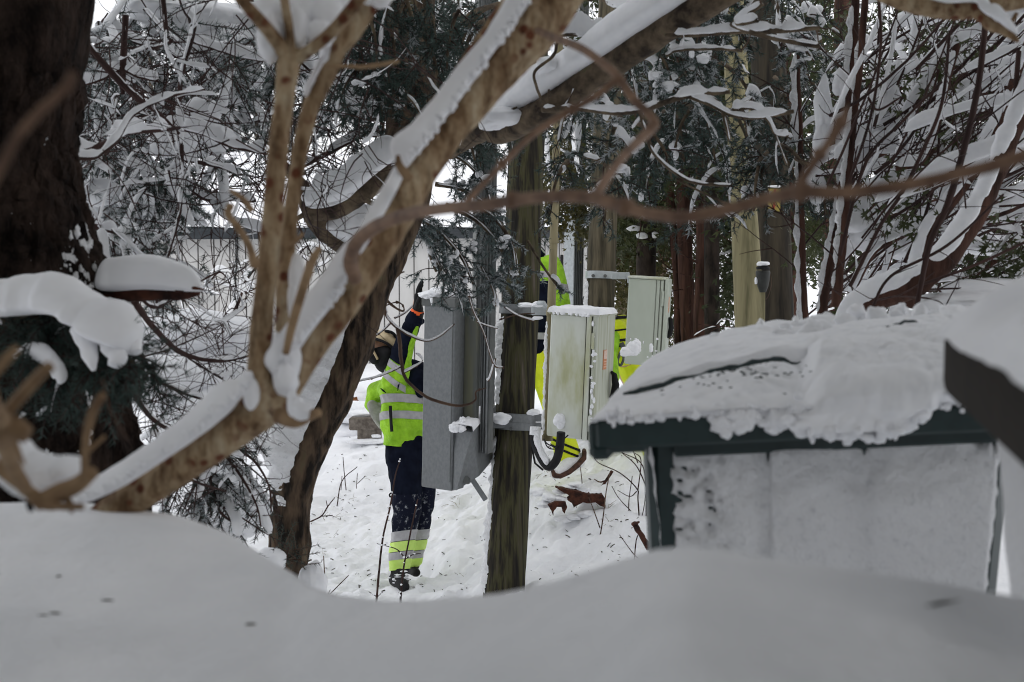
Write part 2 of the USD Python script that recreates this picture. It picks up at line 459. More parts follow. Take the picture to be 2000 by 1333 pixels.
M['hivis'] = pm('hi_vis_yellow_cloth', (0.20, 0.42, 0.010), (0.36, 0.68, 0.028), scale=11, rough=0.8, sheen=0.1, bump=0.9, bscale=13, bdist=0.03, lo=0.3, hi=0.65)
M['hivis_yellow'] = pm('hi_vis_lemon_cloth', (0.58, 0.68, 0.012), (0.78, 0.86, 0.03), scale=7, rough=0.75, sheen=0.1, bump=0.4, bscale=18, bdist=0.01)
M['hivis_pale'] = pm('pale_hi_vis_cloth', (0.50, 0.74, 0.13), (0.62, 0.82, 0.22), scale=9, rough=0.8, bump=0.3, bscale=24, bdist=0.006)
M['reflect'] = pm('grey_reflective_tape', (0.33, 0.325, 0.335), (0.42, 0.415, 0.42), scale=26, rough=0.5, bump=0.2, bscale=40, bdist=0.004)
M['navy'] = pm('navy_cloth', (0.004, 0.005, 0.011), (0.009, 0.012, 0.023), scale=10, rough=0.95, spec=0.06, bump=0.7, bscale=26, bdist=0.008)
M['navy_snowy'] = pm('navy_cloth_dusted_with_snow', (0.006, 0.008, 0.018), (0.016, 0.02, 0.036), scale=26, rough=0.85, detail=8, brough=0.75, ramp=[(0.0, (0.005, 0.006, 0.013)), (0.56, (0.009, 0.011, 0.022)), (0.62, (0.2, 0.21, 0.23)), (0.7, (0.5, 0.51, 0.53))], spec=.06, bump=0.3, bscale=40, bdist=0.006)
M['tan_shell'] = pm('tan_helmet_shell', (0.46, 0.36, 0.21), (0.55, 0.44, 0.27), scale=8, rough=0.4, spec=0.5)
M['skin'] = pm('skin', (0.45, 0.27, 0.19), (0.55, 0.34, 0.25), scale=10, rough=0.5)
M['glove_grey'] = pm('grey_glove', (0.22, 0.22, 0.19), (0.36, 0.36, 0.32), scale=18, rough=0.8)
M['sole'] = pm('rusty_brown_boot_sole', (0.03, 0.016, 0.012), (0.10, 0.045, 0.028), scale=30, rough=0.8)
M['bin_green'] = pm('dark_green_bin_plastic', (0.006, 0.018, 0.018), (0.010, 0.026, 0.026), scale=30, rough=0.42, spec=0.4, bump=0.12, bscale=200, bdist=0.001)
M['bin_brown'] = pm('brown_bin_plastic', (0.011, 0.008, 0.005), (0.018, 0.013, 0.008), scale=30, rough=0.75, spec=0.12, bump=0.1, bscale=200, bdist=0.001)
M['board'] = pm('white_board_paint', (0.43, 0.425, 0.415), (0.50, 0.495, 0.485), scale=2.5, rough=0.6, stretch=(1, 1, 0.3))
M['gap'] = pm('shaded_board_gap', (0.12, 0.115, 0.11), (0.17, 0.165, 0.16), scale=3, rough=0.8)
M['fascia'] = pm('dark_slate_fascia', (0.020, 0.024, 0.028), (0.035, 0.04, 0.045), scale=5, rough=0.6)
M['stone'] = pm('brown_grey_block', (0.085, 0.07, 0.058), (0.19, 0.165, 0.14), scale=22, rough=0.9, bump=0.6, bscale=60, bdist=0.006)
M['red_wood'] = pm('rotten_red_wood', (0.018, 0.007, 0.005), (0.095, 0.033, 0.018), scale=26, rough=0.9, bump=0.8, bscale=40, bdist=0.01)
M['rust_wood'] = pm('rusty_orange_wood', (0.10, 0.035, 0.012), (0.24, 0.09, 0.03), scale=14, rough=0.9, bump=0.5, bscale=40, bdist=0.01)
M['sign_yellow'] = pm('yellow_sign_face', (0.26, 0.20, 0.045), (0.32, 0.25, 0.06), scale=20, rough=0.5)
M['sign_red'] = pm('red_sign_print', (0.22, 0.035, 0.02), (0.28, 0.045, 0.025), scale=20, rough=0.5)
M['lamp_grey'] = pm('grey_plastic', (0.022, 0.023, 0.021), (0.04, 0.042, 0.038), scale=20, rough=0.5)
M['grass'] = pm('dry_grass', (0.10, 0.095, 0.045), (0.22, 0.19, 0.10), scale=9, rough=0.8)
M['leaf_dark'] = pm('dark_litter', (0.03, 0.03, 0.02), (0.09, 0.085, 0.06), scale=9, rough=0.8)
# ------------------------------------------------------------------ ground
CREST = np.array([(-900, 985, 1.95), (-200, 985, 1.9), (60, 985, 1.85), (200, 993, 1.8), (330, 1012, 1.75), (450, 1058, 1.62), (545, 1112, 1.5), (600, 1146, 1.35), (700, 1172, 1.2),
                  (820, 1186, 1.08), (950, 1194, 1.0), (1060, 1174, 0.97), (1180, 1130, 0.95), (1270, 1092, 0.93), (1330, 1080, 0.92), (1400, 1082, 0.92), (1500, 1104, 0.92),
                  (1700, 1132, 0.92), (1850, 1152, 0.90), (2000, 1182, 0.90), (2300, 1200, 0.9)], float)
_cs = (CREST[:, 0] - 1000) / FPX
_cd = CREST[:, 2]
_cz = np.array([P(a, b, c)[2] for a, b, c in CREST])
_cy = np.array([P(a, b, c)[1] for a, b, c in CREST])
_anch = np.array([(-.72, 8.95, .065), (-.72, 9.5, .0), (-.3, 9.0, .06), (-1.5, 9.5, .0), (-1, 12, 0), (-2, 16, 0), (0, 12, .35), (0, 8.3, .20), (-.1, 7.6, .26), (-.85, 5.4, .5), (.45, 2.6, 1.02), (1, 2.4, 1.05), (-.3, 2.6, 1.0),
                  (.40, 9.85, .575), (.35, 9.4, .48), (.55, 9.0, .42), (.5, 8.4, .34), (1.2, 9, .6), (1.5, 10.5, .8), (1.0, 7.0, .6), (2.0, 5.0, .95), (1.2, 5, .8), (.2, 5, .62), (-1.3, 3.2, .98), (-3, 6, .5), (-4, 10, .2), (-4, 16, 0), (0, 18, .1), (3, 9, .9), (3, 14, .8),
                  (0, 25, -.1), (-5, 25, -.1), (5, 25, .4), (.4, 12, .55), (.2, 14, .5), (-9, 18, 0), (9, 16, .9), (-4, 3, 1.0), (4, 3, 1.1), (0, 0, 1.05), (-4, -4, 1.1), (4, -4, 1.1), (0, -6, 1.1),
                  (30, 40, .5), (-30, 40, 0), (0, 60, 0), (-40, -10, 1), (40, -10, 1)], float)
_rbf = RBFInterpolator(_anch[:, :2], _anch[:, 2], kernel='linear', smoothing=0.01)


def ground_low(x, y):
    q = np.stack([np.ravel(x), np.ravel(y)], 1)
    r = _rbf(np.clip(q, -60, 60))
    return r.reshape(np.shape(x))


def ground_z(x, y, detail=True):
    x, y = np.asarray(x, float), np.asarray(y, float)
    zl = ground_low(x, y)
    s = x / np.maximum(y, 0.45)
    cz, cy = np.interp(s, _cs, _cz), np.interp(s, _cs, _cy)
    p = np.stack([x, y, 0 * x], -1)
    if detail:
        near = np.exp(-((y - 9) / 6) ** 2)
        amp = 0.06 * (0.3 + near)
        zl = zl + amp * 2 * grid_noise(p, 1.7, 4, 3) + 0.085 * near * 2 * grid_noise(p, 5.0, 4, 8) * 0.6 + 0.042 * near * 2 * grid_noise(p, 17.0, 2, 9) * 0.7
        # trodden hollows
        for hx, hy, hr, hd in FOOT:
            zl = zl - hd * np.exp(-(((x - hx) ** 2 + (y - hy) ** 2) / hr ** 2) ** 1.5) + 0.35 * hd * np.exp(-((np.hypot(x - hx, y - hy) - 1.45 * hr) / (0.4 * hr)) ** 2)
    u = np.clip((y - cy) / (0.35 + 0.22 * cy), 0, 1)
    g = 1 - u * u * (3 - 2 * u)
    wide = np.clip((8 - np.abs(x)) / 3, 0, 1)
    top = cz + 0.02 * grid_noise(p, 2.2, 3, 4) * 2 + (0.016 * grid_noise(p, 6.0, 3, 6) * 2 + .006 * grid_noise(p, 19.0, 3, 16) * 2) * np.clip((cy - y + .05) / .25, 0, 1) - 0.05 * np.clip((cy - y - 0.15) / 1.0, 0, 1) * (y > 0)
    top = np.where(y < cy - 0.02, top, top)
    return zl + (np.minimum(top, 2.27) - zl) * g * wide


_rf = np.random.default_rng(5)
FOOT = [(_rf.uniform(-1.9, 1.2), _rf.uniform(8.5, 13.5), _rf.uniform(.08, .16), _rf.uniform(.03, .09)) for _ in range(46)] + [(-.72, 8.93, .13, .05), (-.62, 9.3, .18, .06), (.40, 9.7, .14, .03)]


def axis(dense, step, far, grow_=1.09):
    a, b = dense
    out = list(np.arange(a, b, step))
    s, x = step, b
    while x < far[1]:
        s *= grow_
        x += s
        out.append(x)
    s, x = step, a
    pre = []
    while x > far[0]:
        s *= grow_
        x -= s
        pre.append(x)
    return np.array(pre[::-1] + out)


gx = axis((-1.5, 1.2), 0.021, (-160, 160), 1.12)
gy = np.concatenate([axis((0.6, 2.2), 0.014, (-60, 2.1), 1.16), np.arange(2.22, 7.4, 0.10), axis((7.4, 11.5), 0.026, (7.45, 400), 1.05)])
gy = np.unique(np.round(gy, 4))
gy = gy[np.concatenate([[True], np.diff(gy) > 0.008])]
GX, GY = np.meshgrid(gx, gy)
# bend the rows of the near bank along its crest so that the edge stays smooth
_cx = _cs * _cy
_o = np.argsort(_cx)
_F = np.interp(GX, _cx[_o], _cy[_o])
_w = np.clip((5.0 - GY) / 3.4, 0, 1) * np.clip((GY + 1.5) / 1.7, 0, 1)
_w = _w * _w * (3 - 2 * _w)
GY = GY * (1 + (_F - 1) * _w)
GZ = ground_z(GX, GY)
part(None, 'snowy_ground', sheet(np.stack([GX, GY, GZ], -1)), M['snow_ground'], smooth=True, kind='structure')


def gz(x, y):
    return float(ground_z(np.array([x]), np.array([y]))[0])


def on_ground(px, py, lo=2.0, hi=40.0):
    """the point of the ground seen at a pixel."""
    ds = np.linspace(lo, hi, 600)
    q = np.array([P(px, py, d) for d in ds])
    h = q[:, 2] - ground_z(q[:, 0], q[:, 1])
    k = int(np.argmax(h <= 0)) if (h <= 0).any() else len(ds) - 1
    return q[k], ds[k]


# ------------------------------------------------------------------ white house behind the trees
HD = 24.5
house = thing('white_house', 'low white vertical-boarded house with dark eave and snowy roof behind the workers', 'house')
e0, e1 = P(250, 492, 23.9), P(1100, 418, 25.6)
hdir = unit((e1 - e0) * [1, 1, 0])
hn = np.array([-hdir[1], hdir[0], 0])
if hn[1] > 0:
    hn = -hn
hb0, hb1 = e0 - hdir * 1.5, e1 + hdir * 0.72
HL = np.linalg.norm((hb1 - hb0)[:2])
Rh = np.stack([hdir, -hn, Z], 1)
zt = lambda s: e0[2] + (e1[2] - e0[2]) * 0.45
eave = zt(0)
zb = -0.5
nb = int(HL / 0.262)
bw = HL / nb
part(house, 'wall', MB().add(*box((hb0 + hb1) / 2 * [1, 1, 0] - hn * 2.1 + Z * (zb + eave) / 2, (HL, 4.16, eave - zb), Rh)), M['gap'])
rb = np.random.default_rng(2)
for i in range(nb):
    c = hb0 + hdir * bw * (i + .5)
    fine = i >= nb - 8
    c = c * [1, 1, 0] + hn * (0.0 + rb.uniform(0, .004)) + Z * (zb + eave) / 2
    part(house, 'board', box(c, (bw - 0.022, 0.03, eave - zb), Rh), M['board'])
    if fine:
        for q in (-0.6, -.2, .2, .6):
            part(house, 'batten', box(c + hdir * q * bw / 2 + hn * .022, (0.016, 0.012, eave - zb - .04), Rh), M['board'])
part(house, 'fascia', box((hb0 + hb1) / 2 * [1, 1, 0] + hn * .28 + Z * (eave + .02), (HL + .5, .06, .2), Rh, .01), M['fascia'])
part(house, 'soffit', box((hb0 + hb1) / 2 * [1, 1, 0] + hn * .13 + Z * (eave - .05), (HL + .4, .25, .03), Rh), M['board'])
# snowy roof, pitched back from the eave
nu, nv = 90, 24
us, vs = np.linspace(-.25, HL + .25, nu), np.linspace(0, 1, nv)
U_, V_ = np.meshgrid(us, vs, indexing='ij')
roof = hb0 * [1, 1, 0] + U_[..., None] * hdir - hn * (V_ * 4.6 - .33)[..., None]
tz = eave + .12 + V_ * 1.25 + 0.22 * np.sqrt(np.clip(V_ / .06, 0, 1))
roof[..., 2] = tz + 0.05 * grid_noise(roof, 1.3, 3, 2)
part(house, 'roof', box((hb0 + hb1) / 2 * [1, 1, 0] - hn * 1.95 + Z * (eave + .68), (HL + .4, 4.7, .06), Rh @ np.array([[1, 0, 0], [0, math.cos(.265), -math.sin(.265)], [0, math.sin(.265), math.cos(.265)]])), M['fascia'])
part(house, 'roof_snow', sheet(roof), M['snow_soft'], smooth=True)
hp = P(1101, 521, 24.6)
part(house, 'door_handle', box(np.array([hp[0], 0, hp[2]]) + [0, (hb0 + hdir * ((hp - hb0) @ hdir))[1] - .06, 0], (.05, .06, .36), Rh, .01), M['black'])

# ------------------------------------------------------------------ wooden poles, posts
def leaning(px0, py0, px1, py1, d, extra=0.0, d1=None):
    return P(px0, py0, d), P(px1, py1, d1 or d)


def wood_pole(name, label, rows, mat, seed, group=None, k=28, per=10, ridge=(0.006, 2.2, 1.0)):
    t = thing(name, label, 'pole', group=group)
    pts, r = pxpath(rows, per=per)
    part(t, 'shaft', tube(pts, r, k, True, 0.03, 6.0, seed, ridge), mat, smooth=True)
    return t, pts, r


def band(parent, pts, r, s, h, mat, name='band', grow_=1.05, thick=None):
    p, t = along(pts, s)
    rr = np.interp(s * (len(r) - 1), np.arange(len(r)), r) * grow_ + (thick or 0.006)
    return part(parent, name, tube(np.array([p - t * h / 2, p - t * h * .49, p + t * h * .49, p + t * h / 2]), np.array([rr * .9, rr, rr, rr * .9]), 32), mat, smooth=25), p, rr, t


# main pole
pole, ppts, prr = wood_pole('utility_pole', 'brown mossy wooden pole beside the tall grey metal cabinet, frosted on its left side',
                            [(980, 1215, 8.3, 41), (988, 1100, 8.3, 40), (1003, 850, 8.3, 38), (1016, 600, 8.3, 37), (1024, 400, 8.3, 36), (1034, 150, 8.3, 35), (1045, -120, 8.3, 34)], M['pole_wood'], 3)
POLE_PIX = lambda py: (py - 1215) / (-120 - 1215)


def pole_at(pts, py):
    # parameter of the path point whose picture height is py
    q = (pts - CAM)
    dz = q @ FWD
    yy = 666.5 - (q @ UP) / dz * FPX
    return float(np.interp(-py, -yy, np.linspace(0, 1, len(yy))))


for py, h in ((605, .056), (815, .05), (831, .045)):
    b, bp, brr, bt = band(pole, ppts, prr, pole_at(ppts, py), h, M['galv'])
    part(pole, 'bolt', tube(np.array([bp + np.array([-.02, -brr - .012, 0]), bp + np.array([-.02, -brr + .03, 0])]), .011, 8), M['galv_dark'])
    part(pole, 'band_ear', box(bp + np.array([brr + .03, -.03, 0]), (.08, .02, h * .9), bev=.003), M['galv'])
b0 = bp + np.array([-brr - .05, -.03, .012])
part(pole, 'band_ear', box(b0, (.12, .03, .05), bev=.003), M['galv'])
part(pole, 'snow_on_bands', MB().add(*lump(b0 + [0.01, -.02, .045], (.075, .05, .03), 4)).add(*lump(bp + [-.07, -brr, .055], (.05, .03, .035), 9)).add(*lump(P(1028, 596, 8.1), (.05, .05, .014), 6)).add(*lump(P(1042, 806, 8.15), (.035, .04, .018), 7)), M['snow'], smooth=True, kind='stuff')


def frost_strip(parent, pts, r, s0, s1, ang0, ang1, depth, seed, mat, cut=0.5, name='frost', nu=150, nv=18, freq=28, lift=0.012, fade=12):
    """wind-blown snow stuck to one side of a trunk: a rough skin that dips under the wood where it is worn away. ang measured from -x (left) towards the viewer."""
    ss = np.linspace(s0, s1, nu)
    P_ = np.array([along(pts, s)[0] for s in ss])
    R_ = np.interp(ss * (len(r) - 1), np.arange(len(r)), r)
    t = unit(np.gradient(P_, axis=0))
    left = unit(np.array([-1.0, 0, 0]) - t * t[:, :1] * -1)
    back = np.cross(t, left)
    back = back * np.sign(-back[:, 1:2])
    aa = np.linspace(ang0, ang1, nv)
    dirs = np.cos(aa)[None, :, None] * left[:, None] + np.sin(aa)[None, :, None] * back[:, None]
    base = P_[:, None] + dirs * R_[:, None, None]
    nz = grid_noise(base, freq, 4, seed) * 2
    nz2 = grid_noise(base * [1, 1, .35], freq * .35, 3, seed + 1) * 2
    e = np.minimum(np.linspace(0, 1, nv), np.linspace(1, 0, nv)) * 2
    es = np.clip(np.minimum(np.linspace(0, 1, nu), np.linspace(1, 0, nu)) * fade, 0, 1)
    h = depth * (np.sin(np.clip(e, 0, 1) * np.pi / 2)[None] * es[:, None] * 1.25 - cut - .12 + 1.0 * nz + 1.1 * nz2)
    v = base + dirs * np.clip(h, -0.012, None)[..., None]
    part(parent, name, sheet(v), mat, smooth=True)


frost_strip(pole, ppts, prr, pole_at(ppts, 1160), pole_at(ppts, 835), -.3, .62, .022, 11, M['snow_frost'], cut=.35)
frost_strip(pole, ppts, prr, pole_at(ppts, 800), pole_at(ppts, 620), -.3, .62, .022, 12, M['snow_frost'], cut=.42)
part(pole, 'cable', tube(np.array([P(1040, 850, 8.3), P(1040, 880, 8.25), P(1045, 905, 8.2), P(1060, 918, 8.1)]), .006, 6), M['black'], smooth=True)

pole2, p2, r2 = wood_pole('utility_pole', 'grey wooden pole with a steel band holding the smaller far box', [(1168, 760, 9.6, 29), (1171, 640, 9.6, 29), (1174, 540, 9.6, 28), (1179, 400, 9.6, 27), (1187, 180, 9.6, 27), (1200, -80, 9.6, 26)], M['pole_wood_grey'], 8)
b, bp2, br2, bt2 = band(pole2, p2, r2, pole_at(p2, 538), .05, M['galv_light'])
for q in (-.06, .02):
    part(pole2, 'bolt', tube(np.array([bp2 + [q, -br2 - .01, 0], bp2 + [q, -br2 + .04, 0]]), .012, 8), M['galv_dark'])
part(pole2, 'bracket_arm', MB().add(*box(P(1212, 539, 9.45), (.12, .02, .045), bev=.003)).add(*box(P(1230, 546, 9.4), (.03, .06, .05), bev=.003)), M['galv_light'])
frost_strip(pole2, p2, r2, pole_at(p2, 640), pole_at(p2, 548), 0, .5, .02, 3, M['snow_frost'], cut=.55)

logp, lp, lr = wood_pole('peeled_log_post', 'pale yellowish peeled log post standing right of the thuja trunks', [(1468, 760, 8.0, 30), (1464, 620, 8.0, 29.5), (1456, 470, 8.0, 27), (1447, 310, 8.0, 25), (1438, 140, 8.0, 23), (1428, -60, 8.0, 21)], M['log_pale'], 21, ridge=(.004, 2, 1))
darkp, dp, dr = wood_pole('dark_post', 'near-black thick post standing behind the pale peeled log', [(1520, 760, 8.9, 36), (1514, 620, 8.9, 36), (1508, 400, 8.9, 35), (1500, 100, 8.9, 34), (1494, -60, 8.9, 33)], M['post_dark'], 31)

# ------------------------------------------------------------------ metal posts
def metal_post(label, rows_top, rows_bot, d, width, depth, yaw, light_side):
    t = thing('metal_post', label, 'post')
    a, b = P(*rows_bot, d), P(*rows_top, d)
    ax = unit(b - a)
    x = unit(np.array([math.cos(yaw), math.sin(yaw), 0]) - ax * (ax @ np.array([math.cos(yaw), math.sin(yaw), 0])))
    y = np.cross(ax, x)
    R = np.stack([x, y, ax], 1)
    L = np.linalg.norm(b - a)
    part(t, 'profile', box((a + b) / 2, (width, depth, L), R, .006), M['galv'])
    for k in range(5):
        part(t, 'rib', box((a + b) / 2 + x * (k - 2) * width * .17 - y * (depth / 2 + .004), (width * .07, .014, L), R, .002), M['galv_dark'])
    part(t, 'flange', box((a + b) / 2 - x * (width / 2 + .004), (.012, depth * 1.05, L), R, .003), M[light_side])
    return t, a, b, R


metal_post('pale grey ribbed steel post between the two wooden poles, above the near white box', (1134, -60), (1115, 830), 13.6, .117, .15, .62, 'galv_light')
metal_post('dull ribbed steel post rising behind the tall grey cabinet', (953, -60), (945, 800), 8.62, .115, .10, .25, 'galv_dark')

# conduit pipe beside the near white box
pipe = thing('conduit_pipe', 'thin yellowish pipe rising along the left edge of the near white box', 'pipe')
cpts, cr = pxpath([(1069, 858, 7.75, 9), (1074, 700, 7.75, 9), (1077, 600, 7.75, 8.5), (1083, 420, 7.75, 8), (1089, 200, 7.75, 7.5), (1096, -50, 7.75, 7.5)])
M['bamboo'] = pm('stained_pipe', (0.13, 0.11, 0.055), (0.26, 0.225, 0.13), scale=18, rough=0.6, stretch=(1, 1, .12), lo=.35, hi=.65)
part(pipe, 'tube', tube(cpts, cr, 14), M['bamboo'], smooth=40)
for py in (612, 470, 856):
    band(pipe, cpts, cr, pole_at(cpts, py), .03, M['bamboo'], 'collar', 1.04, .003)
frost_strip(pipe, cpts, cr, pole_at(cpts, 850), pole_at(cpts, 622), -.5, .9, .010, 17, M['snow_frost'], cut=.42, freq=45)
part(pipe, 'clamp', MB().add(*box(P(1054, 607, 7.85), (.09, .03, .05), bev=.004)).add(*tube(np.array([P(1048, 598, 7.7), P(1052, 592, 7.65), P(1062, 592, 7.62), P(1066, 600, 7.62)]), .012, 8)), M['galv_light'], smooth=30)
part(pipe, 'clamp_snow', MB().add(*lump(P(1052, 594, 7.68), (.035, .03, .016), 3)).add(*lump(P(1050, 622, 7.7), (.03, .02, .01), 5)), M['snow'], smooth=True, kind='stuff')
# ------------------------------------------------------------------ cabinets
def yawed(c0, yaw, lean=0.0):
    """frame with x along the wide (left) face towards the near edge, y into the box away from the viewer, z up. lean tips the top to the right."""
    x = np.array([math.cos(yaw), -math.sin(yaw), 0])
    z = unit(np.array([math.sin(lean), 0, math.cos(lean)]))
    x = unit(x - z * (x @ z))
    y = np.cross(z, x)
    return np.stack([x, y, z], 1)


M['galv_stain'] = pm('moss_stained_zinc', (0.075, 0.08, 0.075), (0.105, 0.105, 0.07), scale=14, rough=.6, stretch=(1, 1, .1), lo=.4, hi=.62)
# tall grey steel cabinet hung on the pole
cab = thing('steel_cabinet', 'tall narrow grey galvanised cabinet hung left of the mossy pole', 'electrical cabinet')
d = 8.05
corner = P(882, 960, d)          # near bottom edge
top = P(890, 585, d)
H = np.linalg.norm(top - corner)
R = yawed(None, math.radians(33), math.atan2(*(top - corner)[[0, 2]]))
ax, ay, az = R.T
W, D = .215, .125
cbody = corner - ax * W / 2 + ay * D / 2 + az * H / 2
part(cab, 'body', box(cbody, (W, D, H), R, .006), M['galv'])
part(cab, 'lid', box(cbody + az * (H / 2 - .02), (W + .022, D + .022, .052), R, .005), M['galv_dark'])
part(cab, 'corner_seam', box(corner + az * H / 2 - ax * .012 - ay * .001, (.004, .003, H - .1), R), M['galv_dark'])
bp_ = cbody + ax * (W / 2 + .045) + ay * .05 + az * .06
part(cab, 'back_panel', box(bp_, (.09, .035, H - .22), R, .004), M['galv_stain'])
part(cab, 'side_rail', box(bp_ + ax * .07 + ay * .06 + az * .02, (.06, .05, H - .26), R, .004), M['galv_dark'])
for q in (-.018, .0, .018):
    part(cab, 'rail_rib', box(bp_ + ax * (.07 + q) + ay * .03 + az * .02, (.006, .016, H - .27), R), M['galv'])
# lower wedge-shaped housing on the right
P0 = lambda px, py, dd: P(px, py, dd)
wedge = np.array([P(884, 838, 8.06), P(884, 957, 8.06), P(922, 845, 7.97), P(892, 958, 8.0), P(966, 792, 8.42), P(964, 886, 8.42), P(930, 803, 8.5), P(921, 905, 8.3), P(936, 930, 8.12)])
hull = trimesh.convex.convex_hull(np.vstack([wedge, wedge[[0, 1, 4, 5]] + ay * .06]))
part(cab, 'lower_housing', hull, M['galv'])
part(cab, 'cable_gland', tube(np.array([P(911, 938, 8.02), P(913, 939, 8.1)]), .022, 14), M['galv_dark'], smooth=30)
part(cab, 'brace', box((P(916, 928, 8.12) + P(948, 975, 8.2)) / 2, (.028, .02, .18), yawed(None, 0.1, math.radians(-33)), .003), M['galv'])
part(cab, 'arm', box((P(960, 826, 8.2) + P(985, 829, 8.2)) / 2, (.11, .03, .05), yawed(None, 0.0), .003), M['galv'])
tray = np.array([P(880, 836, 7.97), P(924, 842, 7.95), P(968, 792, 8.36), P(926, 800, 8.42)])
nu, nv = 40, 40
a_, b_ = np.meshgrid(np.linspace(0, 1, nu), np.linspace(0, 1, nv), indexing='ij')
q = tray[0] * ((1 - a_) * (1 - b_))[..., None] + tray[1] * (a_ * (1 - b_))[..., None] + tray[3] * ((1 - a_) * b_)[..., None] + tray[2] * (a_ * b_)[..., None]
e = np.clip(np.minimum(np.minimum(a_, 1 - a_), np.minimum(b_ + .05, 1 - b_)) / .16, 0, 1)
q = q + az * (np.sqrt(1 - (1 - e) ** 2) * (.026 + .05 * np.clip(.35 - b_, 0, 1) + .05 * grid_noise(q, 16, 4, 6)) - .004)[..., None]
sn = MB().add(*sheet(q))
for (px, py, dd, a, b, c, s) in ((887, 836, 7.95, .028, .03, .028, 1), (904, 826, 8.0, .022, .03, .034, 3), (900, 838, 7.96, .03, .03, .02, 7), (946, 812, 8.15, .04, .05, .02, 8)):
    sn.add(*lump(P(px, py, dd), (a, b, c), s, amp=.5, freq=1.9))
part(cab, 'snow_on_ledge', sn, M['snow'], smooth=True, kind='stuff')
sn = MB()
for i, (px, py) in enumerate(((838, 577), (856, 573), (872, 570), (888, 573), (902, 575))):
    sn.add(*lump(P(px, py, 8.08), (.06, .06, .022 + .012 * (i % 2)), 20 + i, amp=.4, freq=1.7))
sn.add(*tube(np.array([P(842, 582, 8.0), P(843, 590, 8.0), P(843.4, 597, 8.0)]), np.array([.009, .007, .001]), 7))
part(cab, 'snow_on_lid', sn, M['snow'], smooth=True, kind='stuff')
part(cab, 'snow_on_back', box(P(924, 604, 8.2), (.035, .03, .13), R, .01), M['snow_frost'], smooth=30)


# near white box
def white_box(label, d, c_bot, c_top, yaw, W, D, mats, H_top_snow, group=None):
    t = thing('distribution_box', label, 'electrical box')
    cb, ct = P(*c_bot, d), P(*c_top, d)
    H = np.linalg.norm(ct - cb)
    R = yawed(None, yaw, math.atan2(*(ct - cb)[[0, 2]]))
    ax, ay, az = R.T
    c = cb - ax * W / 2 + ay * D / 2 + az * H / 2
    return t, R, c, H, cb


box1, R1, c1, H1, cb1 = white_box('algae-streaked white box with snow on its top and an orange sticker', 7.55, (1157, 862), (1166, 618), math.radians(27), .275, .235, None, True)
ax, ay, az = R1.T
W, D = .275, .235
part(box1, 'case', box(c1 - ax * .015, (W - .03, D - .004, H1), R1, .008), M['cab_white'])
part(box1, 'door', box(c1 + ax * (W / 2 - .011), (.026, D + .012, H1 + .012), R1, .005), M['cab_side'])
part(box1, 'door_edge', box(c1 + ax * (W / 2 - .045) - ay * .004, (.030, D + .006, H1 + .004), R1, .004), M['cab_white'])
for q in (.028, .062):
    part(box1, 'seam', box(c1 + ax * (W / 2 - q) - ay * (D / 2 + .0035), (.0022, .004, H1 - .01), R1), M['seam'])
for z0 in (-.24, .20):
    part(box1, 'hinge', box(c1 + ax * (W / 2 - .018) - ay * (D / 2 + .008) + az * z0, (.016, .008, .085), R1, .002), M['cab_white'])
face = c1 + ax * (W / 2 + .003)
part(box1, 'lid', box(c1 + az * (H1 / 2 + .006), (W + .02, D + .02, .014), R1, .004), M['cab_side'])
part(box1, 'sticker', box(face - ay * .005 + az * .095, (.004, .045, .105), R1), M['sticker_orange'])
part(box1, 'sticker_print', box(face - ay * .005 + az * .122 + ax * .003, (.003, .041, .045), R1), M['sticker_white'])
for k in range(3):
    part(box1, 'sticker_line', box(face - ay * .005 + az * (.085 - k * .014) + ax * .003, (.003, .035, .005), R1), M['sticker'])
kn = face + ay * .082 - az * .045
part(box1, 'handle', tube(np.array([kn - az * .075, kn - az * .06, kn, kn + az * .055, kn + az * .07]) + ax * np.array([.004, .02, .034, .022, .004])[:, None], np.array([.006, .016, .02, .015, .006]), 10), M['black'], smooth=True)
# snow on top
nu, nv = 40, 40
u, v = np.meshgrid(np.linspace(-1, 1, nu), np.linspace(-1, 1, nv), indexing='ij')
e = np.clip((1 - np.maximum(np.abs(u), np.abs(v))) / .22, 0, 1)
e = np.sqrt(1 - (1 - e) ** 2)
q = c1 + az * (H1 / 2 + .010) + u[..., None] * ax * (W / 2 + .012) + v[..., None] * ay * (D / 2 + .012)
q = q + az * (e * (.030 + .03 * grid_noise(q, 14, 4, 4)) - .002)[..., None] + (ax * u[..., None] + ay * v[..., None]) * (.012 * grid_noise(q, 30, 2, 9))[..., None]
part(box1, 'snow_on_top', sheet(q), M['snow'], smooth=True)
sn = MB()
fr = lambda a, b: c1 + ax * a - ay * (D / 2 + .006) + az * b
sn.add(*lump(fr(-.055, -.235), (.034, .016, .036), 3, amp=.4)).add(*lump(fr(-.05, -.262), (.022, .014, .025), 4))
rs = np.random.default_rng(8)
for k in range(26):
    sn.add(*lump(fr(W / 2 - .012 + rs.normal() * .006, rs.uniform(-.3, .3)), rs.uniform(.004, .013, 3) * [1, .8, 1.3], 30 + k, 2))
for k in range(18):
    sn.add(*lump(fr(rs.uniform(-.13, .1), H1 / 2 + .004), rs.uniform(.006, .012, 3), 70 + k, 2))
part(box1, 'snow_clumps', sn, M['snow'], smooth=True, kind='stuff')
